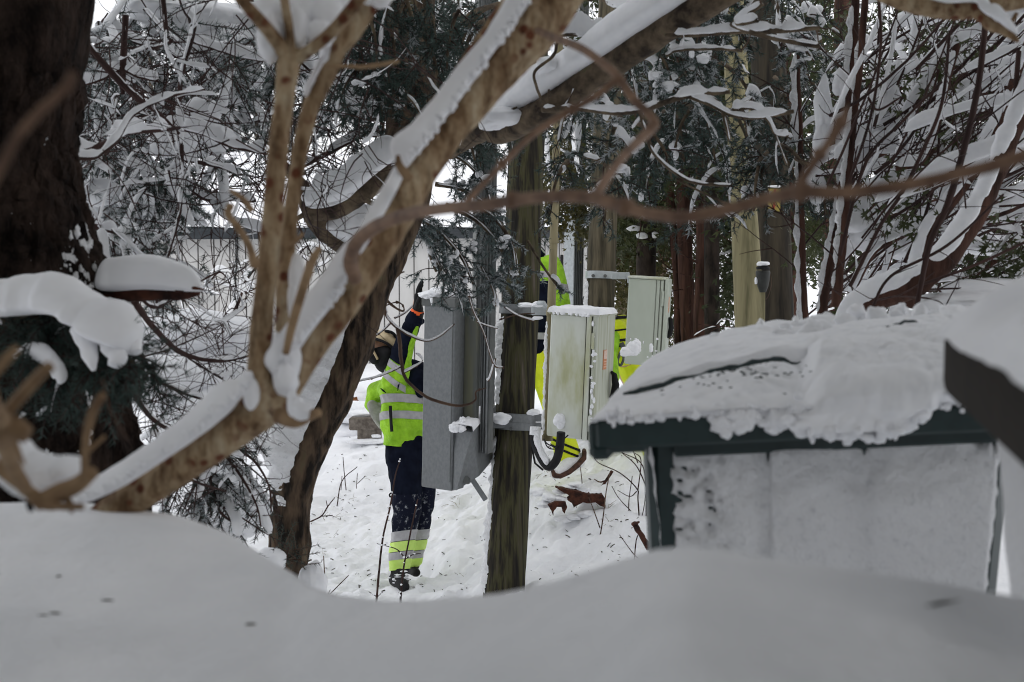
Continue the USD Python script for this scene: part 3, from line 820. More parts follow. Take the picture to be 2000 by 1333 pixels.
# black cable bend under the box
cb_pts = np.array([P(x, y, dd) for x, y, dd in ((1046, 842, 7.7), (1044, 862, 7.7), (1052, 885, 7.65), (1063, 905, 7.6), (1074, 912, 7.58), (1086, 900, 7.55), (1093, 875, 7.52), (1096, 845, 7.5))])
cpth = spline(cb_pts, per=7)
part(box1, 'cable', tube(cpth, .023, 14), M['black'], smooth=True)
part(box1, 'cable_snow', snowcap(cpth[:26] + [0.006, -.012, .006], .02, .022, 0.95, 10, 3, .5, 20, side=[.55, -.6, .5], ends=True), M['snow_frost'], smooth=True)
for k in range(2):
    part(box1, 'thin_wire', tube(spline(np.array([P(1062, 858, 7.6), P(1070, 868 + 6 * k, 7.55), P(1085, 872 + 5 * k, 7.5), P(1095, 864, 7.5), P(1110, 850, 7.5)]), per=5), .0035, 6), M['black'], smooth=True)
part(box1, 'cable_collar', MB().add(*tube(np.array([P(1046, 834, 7.7), P(1045, 850, 7.7)]), .03, 12)), M['snow_frost'], smooth=30)

# far grey-green box
box2, R2, c2, H2, cb2 = white_box('smaller clean grey-green box banded to the second wooden pole', 9.25, (1289, 716), (1297, 547), math.radians(13), .235, .16, None, False)
ax, ay, az = R2.T
W, D = .235, .16
part(box2, 'case', box(c2, (W, D, H2), R2, .007), M['cab_green'])
part(box2, 'lid', box(c2 + az * (H2 / 2 + .006), (W + .012, D + .014, .014), R2, .004), M['cab_white'])
part(box2, 'door', box(c2 + ax * (W / 2 + .014), (.028, D + .006, H2 + .006), R2, .005), M['cab_green'])
for q, w in ((.052, .002), (.026, .0035), (.0, .003)):
    part(box2, 'seam', box(c2 + ax * (W / 2 - q) - ay * (D / 2 + .0015), (w, .004, H2 - .01), R2), M['seam'])
part(box2, 'hinge', box(c2 + ax * (W / 2 - .006) - ay * (D / 2 + .005) + az * .16, (.014, .008, .10), R2, .002), M['cab_green'])
kn = c2 + ax * (W / 2 + .028) - az * .03
part(box2, 'handle', tube(np.array([kn - az * .07, kn - az * .05, kn, kn + az * .05, kn + az * .065]) + ax * np.array([.002, .014, .022, .014, .002])[:, None], np.array([.006, .015, .018, .014, .005]), 10), M['black'], smooth=True)
part(box2, 'sticker', box(c2 + ax * (W / 2 + .030) + az * .12 - ay * .03, (.004, .03, .10), R2), M['sticker'])
sn = MB()
fr2 = lambda px, py: P(px, py, 9.08)
sn.add(*lump(fr2(1237, 680), (.048, .03, .045), 3, amp=.4)).add(*lump(fr2(1226, 688), (.05, .03, .03), 5, amp=.4)).add(*lump(fr2(1243, 672), (.03, .024, .03), 15, amp=.4)).add(*lump(fr2(1272, 680), (.012, .01, .03), 6))
for k in range(14):
    sn.add(*lump(fr2(rs.uniform(1228, 1290), rs.uniform(660, 700)), rs.uniform(.003, .009, 3), 90 + k, 1))
part(box2, 'snow_clumps', sn, M['snow'], smooth=True, kind='stuff')

# ------------------------------------------------------------------ sign and meter on the dark post
sg = thing('yellow_sign', 'small yellow sign with red arrows on the dark post', 'sign')
sp = P(1514, 391, 8.62)
Rs = yawed(None, -.12, .0)
part(sg, 'plate', box(sp, (.09, .012, .145), Rs, .003), M['sign_yellow'])
part(sg, 'rim', MB().add(*box(sp + [0, 0, .073], (.096, .02, .008), Rs)).add(*box(sp - [0, 0, .073], (.096, .02, .008), Rs)), M['post_dark'])
part(sg, 'side_bar', box(sp + Rs[:, 0] * .038 - Rs[:, 1] * .008, (.012, .004, .13), Rs), M['black'])


def prism(poly, depth, c, R):
    from shapely.geometry import Polygon
    m = trimesh.creation.extrude_polygon(Polygon(poly), depth, engine='earcut')
    v = np.array(m.vertices)
    v = np.stack([v[:, 0], -v[:, 2], v[:, 1]], 1)
    return v @ R.T + c, np.array(m.faces)


bolt_ = [(-.004, .022), (.010, .024), (.004, .006), (.014, .007), (.003, -.012), (.010, -.011), (-.004, -.027), (-.014, -.006), (-.006, -.008), (-.012, .001), (-.004, .003)]
part(sg, 'red_mark', prism(bolt_, .003, sp - Rs[:, 0] * .006 + Rs[:, 2] * .042 - Rs[:, 1] * .007, Rs), M['sign_red'])
part(sg, 'red_mark', prism(bolt_, .003, sp - Rs[:, 0] * .010 - Rs[:, 2] * .036 - Rs[:, 1] * .007, Rs), M['sign_red'])
part(sg, 'snow_on_top', lump(sp + [0, -.005, .08], (.045, .016, .008), 2), M['snow'], smooth=True)

lm = thing('garden_lamp', 'small dark garden lamp head on a thin stake before the dark post', 'lamp')
lc = P(1490, 545, 7.7)
prof = np.array([(0.0, -.075), (.018, -.072), (.03, -.04), (.037, 0), (.04, .035), (.036, .045), (.0, .046)])
lv = trimesh.creation.revolve(prof, sections=20)
part(lm, 'head', (np.array(lv.vertices) + lc, np.array(lv.faces)), M['lamp_grey'], smooth=40)
part(lm, 'cap', MB().add(*tube(np.array([lc + [0, 0, .05], lc + [0, 0, .062], lc + [.0, 0, .074]]), np.array([.036, .038, .015]), 16)), M['black'], smooth=40)
part(lm, 'stake', tube(np.array([lc - [0, 0, .07], lc + [.004, 0, -.2], lc + [.008, 0, -.9]]), np.array([.014, .011, .009]), 8), M['log_pale'], smooth=True)
part(lm, 'snow_cap', MB().add(*lump(lc + [0, 0, .08], (.036, .036, .013), 5)).add(*lump(lc + [-.038, -.01, -.01], (.008, .01, .02), 6)), M['snow'], smooth=True, kind='stuff')
part(lm, 'wire', tube(spline(np.array([lc + [.035, -.01, .04], lc + [.045, -.01, -.02], lc + [.03, -.01, -.09], lc + [.01, 0, -.12]]), per=5), .002, 5), M['twig_brown'])
# ------------------------------------------------------------------ wheelie bins
bin1 = thing('wheelie_bin', 'dark green wheelie bin crusted with snow, a thick broken slab of snow on its lid', 'bin')
BD = 2.03
fl, frt = P(1168, 872, BD), P(2006, 834, BD * 1.0)     # lip bottom corners
bx = unit((frt - fl) * [1, 1, 0]); by = unit(np.array([-bx[1] + .20, bx[0], 0]))
BW = np.linalg.norm(frt - fl)
tilt = (frt - fl)[2] / BW
bx3 = unit(frt - fl)
O = fl.copy()
LIPH, LD = .036, .68


def B(u, v, w):
    """u across (m), v back (m), w up (m) from the front left lower corner of the lip"""
    return O + bx3 * np.asarray(u)[..., None] + by * np.asarray(v)[..., None] + Z * np.asarray(w)[..., None]


def arch(a):
    return np.interp(a, [-.05, 0, .05, .1, .2, .35, .6, .85, 1.0, 1.05], [.0, .0, .08, .17, .42, .80, 1.0, 1.0, .8, .6])


def lid_h(u, v):
    """height of the lid's top over the lip's upper edge"""
    k = np.clip(v / .42, 0, 1)
    return .042 * (1 - (1 - k) ** 2) * arch(u / BW)


nu, nv = 60, 40
uu, vv = np.meshgrid(np.linspace(0, BW, nu), np.linspace(0, LD, nv), indexing='ij')
mb = MB()
top = B(uu, vv, LIPH + lid_h(uu, vv))
mb.add(*sheet(top))
part(bin1, 'lid', mb, M['bin_green'], smooth=30)
lip = MB()
c = lambda u, v, w: B(np.array(u), np.array(v), np.array(w))
lipR = np.stack([bx3, by, np.cross(bx3, by)], 1)
lip.add(*box(c(BW / 2, .004, LIPH / 2 - .002), (BW + .006, .022, LIPH + .006), lipR, .005))
lip.add(*box(c(-.003, LD / 2, LIPH / 2 - .004), (.022, LD, LIPH + .006), lipR, .005))
lip.add(*box(c(BW + .003, LD / 2, LIPH / 2 - .004), (.022, LD, LIPH), lipR, .005))
part(bin1, 'lid_lip', lip, M['bin_green'], smooth=20)
part(bin1, 'lid_corner', MB().add(*box(c(.004, .025, -.008), (.034, .06, .024), lipR, .008)).add(*box(c(.036, .014, -.003), (.07, .028, .018), lipR, .006)), M['bin_green'], smooth=20)
# body: tapered, with corner chamfers
BH = .98
ring_top = np.array([(.062, .068), (.052, .11), (.055, .6), (.11, .66), (BW - .06, .66), (BW - .012, .6), (BW - .008, .08), (BW - .025, .05), (.080, .05)])
cen = np.array([BW / 2, .35])
rings = []
for w, sc in ((.01, 1.0), (-.03, .995), (-.25, .95), (-.6, .88), (-BH, .8)):
    q = cen + (ring_top - cen) * [sc, sc]
    rings.append(c(q[:, 0], q[:, 1], np.full(len(q), w)))
v = np.array(rings)
k = v.shape[1]
part(bin1, 'body', (v.reshape(-1, 3), np.vstack([ring_faces(len(rings), k)[:, [0, 1, 2]], ring_faces(len(rings), k)[:, [0, 2, 3]]])), M['bin_green'])
part(bin1, 'body_rim', MB().add(*box(c(BW / 2 + .035, .045, -.012), (BW - .14, .02, .03), lipR, .004)), M['bin_green'])
# frost skin on the front with dips where the plastic shows, and vertical grooves
nu, nv = 180, 130
a, b = np.meshgrid(np.linspace(0, 1, nu), np.linspace(0, 1, nv), indexing='ij')
w_ = -.008 - b * .80
sc = np.interp(-w_, [0, .03, .25, .6, BH], [1, .995, .95, .88, .8])
x0, x1 = cen[0] + (.080 - cen[0]) * sc, cen[0] + (BW - .025 - cen[0]) * sc
U = x0 + (x1 - x0) * a
V = cen[1] + (.05 - cen[1]) * sc
pp = c(U, V, w_)
n1 = grid_noise(pp, 60, 4, 2) * 1.8
n2 = grid_noise(pp * [1, 1, 1.4], 9, 3, 5) * 2
hgt = .0165 + .0055 * n1 + .014 * n2
edge = np.clip(np.minimum(a / .05, (1 - a) / .02), 0, 1)
hgt -= .022 * (1 - edge) * (1 + n1)
hgt -= np.exp(-((a - .03) / .04) ** 2) * (.009 + .012 * n1) * (b < .75) * 1.0
streak = grid_noise(np.stack([a * 34, b * 150, 0 * a], -1), 1.0, 3, 19) * 2
hgt -= np.exp(-((a - .10) / .10) ** 2) * np.clip(streak - .1, 0, 1) * .034
hgt -= .010 * np.clip(1 - b / .025, 0, 1)
for (gu, w0, w1, dep, wid) in ((.322, .0, .52, .0055, .006), (.600, .0, .48, .005, .020)):
    m_ = np.exp(-((a - gu - .012 * b) / wid) ** 2) * np.clip((b - w0) / .03, 0, 1) * np.clip((w1 - b) / .03, 0, 1)
    hgt -= dep * m_ * 1.0
    m2 = np.exp(-((a - gu - .012 * b + .022) / (wid * 3)) ** 2) * np.clip((w1 + .05 - b) / .05, 0, 1)
    hgt -= .013 * m2
hgt = np.where((a > .2) & (a < .94) & (b > .03), np.maximum(hgt, .0018 + .0016 * n1), hgt)
for (gu, gb, su, sb) in ((.320, .02, .004, .022), (.598, .01, .004, .018), (.329, .515, .004, .012), (.935, .01, .025, .02), (.975, .02, .010, .02)):
    hgt -= .024 * np.exp(-(((a - gu) / su) ** 2 + ((b - gb) / sb) ** 2))
pp = pp - by * np.clip(hgt, -.006, None)[..., None]
part(bin1, 'snow_on_front', sheet(pp), M['snow_frost'], smooth=True)
# left side skin: thin wedge of snow under the lid
nu2, nv2 = 60, 90
a2, b2 = np.meshgrid(np.linspace(0, 1, nu2), np.linspace(0, 1, nv2), indexing='ij')
w2 = -.01 - b2 * .62
sc2 = np.interp(-w2, [0, .03, .25, .6, BH], [1, .995, .95, .88, .8])
pA = (np.array([.080, .05]) - cen) * sc2[..., None] + cen
pB = (np.array([.060, .075]) - cen) * sc2[..., None] + cen
q = pA * (1 - a2[..., None]) + pB * a2[..., None]
q3 = c(q[..., 0], q[..., 1], w2)
h2 = .010 * (1 - np.clip((a2 * 1.0 + b2 * 3.4) / .8, 0, 2)) + .005 * grid_noise(q3, 40, 3, 4) * 2
h2 = np.where(b2 > .42, .006 * (np.clip((b2 - .42) / .05, 0, 1) * (1 - a2 * 1.6)) + .008 * grid_noise(q3, 40, 3, 7) - .002, h2)
nrm = unit(np.array([-.75, -.66, 0]) @ np.eye(3))
q3 = q3 + (bx * nrm[0] + by * -nrm[1] * -1)[None, None] * np.clip(h2, -.006, None)[..., None]
part(bin1, 'snow_on_corner', sheet(q3), M['snow_frost'], smooth=True)
# snow slab on the lid: parametrised from the lip's front face (v<0) to the back
nu, nv = 210, 170
a, b = np.meshgrid(np.linspace(-.02, 1.02, nu), np.linspace(-(LIPH - .003) / LD, 1, nv), indexing='ij')
U = a * BW
Vd = np.clip(b, 0, None) * LD
drop = np.clip(-b, 0, None) * LD * 1.0          # metres below the lip's top edge, on its front face
Wt = LIPH + lid_h(np.clip(U, 0, BW), Vd) - drop
base = c(U, Vd, Wt)
n1 = grid_noise(base, 6, 4, 1) * 2
n2 = grid_noise(base, 22, 4, 2) * 2
n3 = grid_noise(base, 70, 3, 3) * 2
right = 1 / (1 + np.exp(-(a - .50 + .02 * n2) / .012))
crack = .30 + .16 * np.clip((a - .05), 0, .45) / .45
th_low = .020 + .012 * n1 + .010 * n2 + .003 * n3
th_hi = (.054 + .018 * n1 + .007 * n2 + .006 * n3)
step = 1 / (1 + np.exp(-(b - crack - .02 * n2) / .010))
left_th = th_low * (1 - step) + (.036 + .014 * n1 + .008 * n2) * step + .008 * np.clip((b - .55) / .3, 0, 1)
left_th -= .06 * np.exp(-((b - crack + .004) / .010) ** 2) * (a > .04) * (a < .49)
left_th -= .016 * np.clip(grid_noise(base, 34, 3, 12) * 3.4, 0, 1.4) * np.exp(-((a - .34) / .14) ** 2 - ((b - .22) / .10) ** 2)
th = left_th * (1 - right) + (th_hi - .010 * (b > .47) + .008 * np.clip((b - .6) / .3, 0, 1)) * right
th -= .05 * np.exp(-((b - .475) / .010) ** 2) * (a > .70) * (a < .79) + .012 * np.exp(-((b - .47) / .03) ** 2) * right
th -= .012 * np.exp(-((a - .47) / .03) ** 2) * np.clip((.6 - b) / .2, 0, 1)
# soft broken rims
eL = np.clip((a + .02) / .30, 0, 1); eR = np.clip((1.02 - a) / .04, 0, 1)
th *= np.sqrt(1 - (1 - eL) ** 2) * np.sqrt(1 - (1 - eR) ** 2) * .98 + .02
th *= np.clip((b + .08) / .10, .15, 1) ** .5
# where the slab hangs over the lip
hang = np.interp(a, [0, .40, .44, .50, .58, .66, .70, .74, .80, 1.02], [0, .0, .004, .046, .052, .05, .034, .010, 0.0, 0]) + .007 * n2 + .005 * n3
over = np.clip((hang - drop) / .006, -1, 1)
th = np.where(b < 0, np.where(over > 0, (.045 + .012 * n2) * np.sqrt(np.clip(over, 0, 1)), -.006), th)
fr_ = np.clip(1 - b / .10, 0, 1)
dirn = Z[None, None] * np.where(b < 0, .15, 1 - .6 * fr_ ** 2)[..., None] - by[None, None] * (np.where(b < 0, 1.0, .8 * fr_ ** 2))[..., None]
side_ = (np.clip(1 - eL, 0, 1) * -1)[..., None] * bx3 * .3
pp = base + (unit(dirn) + side_) * np.clip(th, -.008, None)[..., None]
part(bin1, 'snow_on_lid', sheet(pp), M['snow'], smooth=True)
rd = MB()
for a0, a1 in ((.03, .475), (.70, .785)):
    aa = np.linspace(a0, a1, 40)
    bb = .30 + .16 * np.clip(aa - .05, 0, .45) / .45 + (.015 if a0 > .5 else 0)
    i_ = np.clip(((aa + .02) / 1.04 * (nu - 1)).astype(int), 0, nu - 1)
    j_ = np.clip(((bb + (LIPH - .003) / LD) / (1 + (LIPH - .003) / LD) * (nv - 1)).astype(int), 0, nv - 1)
    j_ = np.maximum(j_ - 7, 0)
    q = pp[i_, j_] + Z * .003 + Z * (.003 * grid_noise(pp[i_, j_], 60, 2, 4) * 2)[:, None]
    rd.add(*tube(q, np.interp(np.linspace(0, 1, 40), [0, .15, .85, 1], np.array([.002, .0055, .0055, .001]) * (1 if a0 < .5 else .45)), 6))
part(bin1, 'lid_ridge', rd, M['bin_green'], smooth=True)
rs = np.random.default_rng(31)
rd = MB()
for k in range(80):
    a_, b_ = .34 + rs.normal() * .075, .19 + rs.normal() * .05
    i_, j_ = int((a_ + .02) / 1.04 * (nu - 1)), int((b_ + .05) / 1.05 * (nv - 1))
    if 0 < i_ < nu and 0 < j_ < nv:
        rd.add(*lump(pp[i_, j_] + Z * .0005, rs.uniform(.001, .003, 3) * [1.6, .8, .5], k, 1, .5))
part(bin1, 'bare_plastic_specks', rd, M['bin_green'], kind='stuff')
sn = MB()
rs = np.random.default_rng(3)
for k in range(60):
    a_ = rs.uniform(.1, .95)
    sn.add(*lump(c(a_ * BW, LD * rs.uniform(.75, .98), LIPH + .082 * float(arch(a_)) + .01 * rs.normal()), rs.uniform(.006, .022, 3), 100 + k, 2, .45))
for k, (u0, w0, s0) in enumerate(((.30, .026, .020), (.335, .030, .022), (.275, .03, .013), (.385, .024, .026), (.405, .03, .016), (.442, .020, .011), (.315, .022, .014), (.36, .03, .012), (.85, .028, .005), (.905, .045, .012), (.70, .012, .018), (.68, .016, .016))):
    for j in range(4):
        sn.add(*lump(c(u0 * BW + rs.normal() * s0 * .7, -.012, w0 + rs.normal() * s0 * .25), s0 * rs.uniform(.35, .7, 3), 200 + k * 7 + j, 2, .5))
for k in range(110):
    a_ = rs.uniform(.44, .76)
    hh = float(np.interp(a_, [.40, .44, .50, .58, .66, .70, .74, .80], [0, .004, .034, .034, .032, .028, .010, 0]))
    sn.add(*lump(c(a_ * BW, -.030 + rs.normal() * .008, LIPH - hh * rs.uniform(.55, 1.1)), rs.uniform(.004, .012, 3), 700 + k, 1, .5))
for k in range(150):
    a_ = rs.uniform(.02, .98)
    sn.add(*lump(c(a_ * BW, -.006 - .02 * (.45 < a_ < .72) + rs.normal() * .003, LIPH + .006 + rs.normal() * .005), rs.uniform(.003, .008, 3), 900 + k, 1, .5))
part(bin1, 'snow_lumps', sn, M['snow'], smooth=True, kind='stuff')

# second bin, nearer, dark brown lid cutting into the right of the frame
bin2 = thing('wheelie_bin', 'brown-lidded wheelie bin cut off by the right edge, smooth snow cushion on its lid', 'bin')
A0, A1 = P(1852, 690, 1.42), P(2012, 800, .92)
gx_ = unit((A1 - A0) * [1, 1, 0])          # runs towards the viewer
gy_ = np.array([-gx_[1], gx_[0], 0])       # to the right
if gy_[0] < 0:
    gy_ = -gy_
L2 = .74
rise = (A1 - A0)[2] / np.linalg.norm((A1 - A0)[:2])


def C2(u, v, w):
    return A0 + gx_ * np.asarray(u)[..., None] + gy_ * np.asarray(v)[..., None] + Z * (np.asarray(w) + rise * np.asarray(u))[..., None]


c2_ = lambda u, v, w: C2(np.array(u), np.array(v), np.array(w))
# lid skirt
secs = []
for u in np.r_[np.linspace(0, .08, 8), np.linspace(.1, L2, 24)]:
    s_ = .72 + .28 * math.sqrt(max(0.0, 1 - (1 - min(u / .05, 1.0)) ** 2))
    secs.append([c2_(u, 0.012, -.002 - .038 * s_), c2_(u, -.004, -.002 - .034 * s_), c2_(u, -.004, .004 + .012 * s_), c2_(u, .012, .006 + .026 * s_), c2_(u, .30, .010 + .05 * s_), c2_(u, .55, .03), c2_(u, .55, -.04)])
v = np.array(secs)
sk = MB().add(v.reshape(-1, 3), ring_faces(len(secs), 7))
for e in (0, -1):
    sk.add(v[e], np.array([[0, i, i + 1] for i in range(1, 6)]))
part(bin2, 'lid', sk, M['bin_brown'], smooth=30)
q = []
for w, s_ in ((-.02, 0), (-.3, .02), (-.62, .05), (-.95, .08)):
    q.append([c2_(.07 + s_, .045 + s_, w - rise * (.05 + s_)), c2_(L2 - .05 - s_, .03 + s_, w - rise * (L2 - .05)), c2_(L2 - .05 - s_, .5 - s_, w - rise * (L2 - .05)), c2_(.07 + s_, .5 - s_, w - rise * .05)])
v = np.array(q)
part(bin2, 'body', (v.reshape(-1, 3), ring_faces(4, 4)), M['bin_brown'])
nu, nv = 60, 60
a, b = np.meshgrid(np.linspace(0, 1, nu), np.linspace(0, 1, nv), indexing='ij')
q = v[0][0] * ((1 - a) * (1 - b))[..., None] + v[0][1] * (a * (1 - b))[..., None] + v[-1][0] * ((1 - a) * b)[..., None] + v[-1][1] * (a * b)[..., None]
q = q - gy_ * (.010 + .008 * grid_noise(q, 20, 3, 3))[..., None]
part(bin2, 'snow_on_side', sheet(q), M['snow_frost'], smooth=True)
q = v[0][0] * ((1 - a) * (1 - b))[..., None] + v[0][3] * (a * (1 - b))[..., None] + v[-1][0] * ((1 - a) * b)[..., None] + v[-1][3] * (a * b)[..., None]
q = q - gx_ * (.010 + .008 * grid_noise(q, 20, 3, 4))[..., None]
part(bin2, 'snow_on_front', sheet(q), M['snow_frost'], smooth=True)
nu, nv = 90, 70
a, b = np.meshgrid(np.linspace(-.02, 1, nu), np.linspace(-.01, 1, nv), indexing='ij')
base = c2_(a * L2, b * .55, .024 + .034 * (1 - ((b - .55) / .55) ** 2))
e = np.clip((b + .02) / .32, 0, 1); e2 = np.clip((a + .01) / .20, 0, 1)
th = (.066 + .02 * grid_noise(base, 6, 3, 8) + .012 * grid_noise(base, 18, 3, 4)) * np.sqrt(1 - (1 - e) ** 2) * np.sqrt(1 - (1 - e2) ** 2) - .012 + .012 * grid_noise(base, 16, 3, 6)
part(bin2, 'snow_on_lid', sheet(base + Z * th[..., None] - gy_ * (.02 * (1 - e))[..., None] * e2[..., None]), M['snow_soft'], smooth=True)

# ------------------------------------------------------------------ stones, rotten wood
st = thing('stone_block', 'upper brown-grey block stacked behind the reaching worker, topped with snow', 'stone block')
sp_, sd_ = on_ground(716, 858)
SDp = 14.5
part(st, 'block', box(P(714, 826, SDp), (.296, .25, .128), yawed(None, .12), .014), M['stone'])
part(st, 'snow_cap', MB().add(*lump(P(716, 808, SDp + .1), (.17, .16, .045), 2, amp=.3)).add(*lump(P(700, 800, SDp + .3), (.2, .2, .09), 3, amp=.3)), M['snow'], smooth=True, kind='stuff')
st2 = thing('stone_block', 'lower brown-grey block under the first, half sunk in snow', 'stone block')
part(st2, 'block', box(P(722, 846, SDp + .02), (.245, .25, .117), yawed(None, -.08), .014), M['stone'])
part(st2, 'snow_patch', MB().add(*lump(P(735, 852, SDp - .1), (.05, .03, .02), 6)).add(*lump(P(722, 862, SDp - .08), (.2, .12, .03), 7)), M['snow'], smooth=True, kind='stuff')
cp = thing('snow_covered_pile', 'low snow-covered pile with a rusty edge, between the furrowed tree and the blocks', 'pile')
sn = MB()
for k, (px, py, a_, b_) in enumerate(((690, 800, .25, .12), (668, 845, .2, .10), (705, 770, .28, .10), (735, 760, .3, .1))):
    sn.add(*lump(P(px, py, 15.8), (a_ * 1.13, .34, b_ * 1.13), 60 + k, amp=.25))
parts(cp, 'snow', sn, M['snow_soft'], True)
part(cp, 'rusty_edge', MB().add(*box(P(690, 783, 15.3), (.10, .08, .06), yawed(None, .5, .5), .01)).add(*tube(np.array([P(694, 776, 15.3), P(698, 790, 15.3)]), .018, 6)).add(*box(P(684, 800, 15.3), (.07, .06, .08), yawed(None, .2, .2), .01)), M['rust_wood'])

lg = thing('rotten_log', 'broken rusty-red rotten plank half buried in snow right of the mossy pole', 'log')
LDp = 9.3


def plank(poly, th_, d, mat, name, seed):
    from shapely.geometry import Polygon
    m = trimesh.creation.extrude_polygon(Polygon(poly), th_, engine='earcut')
    m = m.subdivide().subdivide()
    v = np.array(m.vertices)
    w = np.array([P(a, b, d) for a, b in v[:, :2]]) + np.array([0, 1, 0]) * v[:, 2:3]
    w = w + .012 * (np.stack([grid_noise(w, 30, 3, seed + k) for k in range(3)], -1))
    part(lg, name, (w, np.array(m.faces)), mat)


plank([(1085, 953), (1110, 957), (1150, 966), (1176, 967), (1183, 978), (1182, 993), (1172, 988), (1163, 982), (1150, 984), (1138, 982), (1128, 988), (1121, 992), (1117, 983), (1108, 977), (1116, 970), (1100, 962)], .09, LDp - .05, M['red_wood'], 'plank', 3)
plank([(1070, 988), (1085, 981), (1105, 982), (1107, 992), (1103, 1003), (1098, 997), (1097, 990), (1088, 990), (1082, 999), (1080, 1008), (1077, 998)], .05, LDp - .15, M['red_wood'], 'splinter', 9)
sn = MB()
for k, (px, py, a_, b_) in enumerate(((1112, 952, .05, .014), (1135, 958, .06, .016), (1158, 962, .05, .012), (1095, 960, .05, .018), (1072, 972, .05, .028), (1090, 974, .05, .018), (1052, 962, .06, .03), (1062, 985, .05, .02), (1145, 1004, .06, .025), (1120, 1010, .05, .02), (1175, 1006, .04, .018), (1100, 1014, .06, .02), (1125, 946, .05, .014))):
    sn.add(*lump(P(px, py, LDp + (.05 if py < 966 else -.02)), (a_, .06, b_), 40 + k, 2, .5, 2.2))
part(lg, 'snow', sn, M['snow'], smooth=True, kind='stuff')
ch = thing('rotten_branch', 'short rusty broken branch leaning by the left foot of the green bin', 'branch')
part(ch, 'wood', tube(*pxpath([(1238, 1022, 6.6, 5), (1252, 1045, 6.55, 5.5), (1268, 1072, 6.5, 6)], per=6), 8, True, .5, 40, 3), M['red_wood'])
part(ch, 'fork', tube(*pxpath([(1236, 1024, 6.6, 4), (1248, 1020, 6.55, 2)], per=4), 6, True, .4, 40, 4), M['red_wood'])
# ------------------------------------------------------------------ people
def hullof(*s):
    parts = [m3.Manifold.sphere(float(r), 20).translate([float(x) for x in p]) for p, r in s]
    return m3.Manifold.batch_hull(parts)


def chain(js):
    return [hullof(js[i], js[i + 1]) for i in range(len(js) - 1)]


def solid(bits, length=.022, it=10, wr=0.0, wf=16, seed=0, cut=None, stretch=(1, 1, 1)):
    m = m3.Manifold.batch_boolean(bits, m3.OpType.Add)
    m = m.refine_to_length(length)
    q = m.to_mesh()
    t = trimesh.Trimesh(np.array(q.vert_properties[:, :3]), np.array(q.tri_verts), process=True)
    trimesh.smoothing.filter_taubin(t, iterations=it)
    if wr:
        n = np.array(t.vertex_normals)
        v = np.array(t.vertices)
        a = grid_noise(v * np.array(stretch), wf, 3, seed) * 2
        r = (np.abs(grid_noise(v * np.array(stretch) + 3.3, wf * .6, 2, seed + 4)) * -4 + .5)
        t.vertices = v + n * (wr * (.6 * a + .6 * r))[:, None]
    return t


def as_man(t):
    t = trimesh.Trimesh(t.vertices, t.faces, process=True)
    return m3.Manifold(m3.Mesh(np.asarray(t.vertices, np.float32), np.asarray(t.faces, np.uint32)))


def inflate(t, a):
    return trimesh.Trimesh(np.array(t.vertices) + np.array(t.vertex_normals) * a, t.faces, process=False)


def slab(c, n, half):
    """a big thin block: the space within half of the plane through c with normal n"""
    n = unit(n)
    a = unit(np.cross(n, [0.3, 1, .2]))
    R = np.stack([a, np.cross(n, a), n], 1)
    v, f = box(c, (1.4, 1.4, 2 * half), R)
    return m3.Manifold(m3.Mesh(v.astype(np.float32), f.astype(np.uint32)))


def try_part(parent, name, fn, mat, smooth=40):
    try:
        m = fn()
        if m.num_tri() > 0:
            for q in m.decompose():
                if q.num_tri() > 60 or m.num_tri() < 200:
                    part(parent, name, q, mat, smooth=smooth)
            return
    except Exception as e:
        print('skipped', name, e)


def hand(wrist, fdir, pdir, s=1.0, curl=.5, spread=1.0):
    """glove: palm and five fingers. fdir: along the fingers, pdir: out of the palm"""
    f = unit(fdir); p = unit(pdir - f * (np.asarray(pdir) @ f)); sd = np.cross(f, p)
    W = np.asarray(wrist, float)
    bits = [hullof((W, .030 * s), (W + f * .045 * s + sd * .022 * s, .021 * s), (W + f * .045 * s - sd * .022 * s, .021 * s)),
            hullof((W + f * .045 * s + sd * .022 * s, .021 * s), (W + f * .085 * s + sd * .028 * s, .016 * s), (W + f * .085 * s - sd * .028 * s, .016 * s), (W + f * .045 * s - sd * .022 * s, .021 * s))]
    for k, (o, L) in enumerate(((-.030, .060), (-.010, .076), (.011, .070), (.031, .052))):
        a = W + f * .088 * s + sd * o * s
        js = [(a, .0125 * s)]
        d = unit(f + sd * o * 2.2 * spread)
        for j in range(3):
            d = unit(d + p * curl * (.25 + .3 * j))
            js.append((js[-1][0] + d * L * s * (.42, .32, .26)[j], .0125 * s - .0012 * (j + 1)))
        bits += chain(js)
    a = W + f * .02 * s - sd * .03 * s
    js = [(a, .016 * s)]
    for d, L in ((unit(f * .6 - sd * .8 + p * .2), .042), (unit(f * .9 - sd * .3 + p * .4), .034)):
        js.append((js[-1][0] + d * L * s, .0125 * s))
    bits += chain(js)
    return solid(bits, .006, 4)


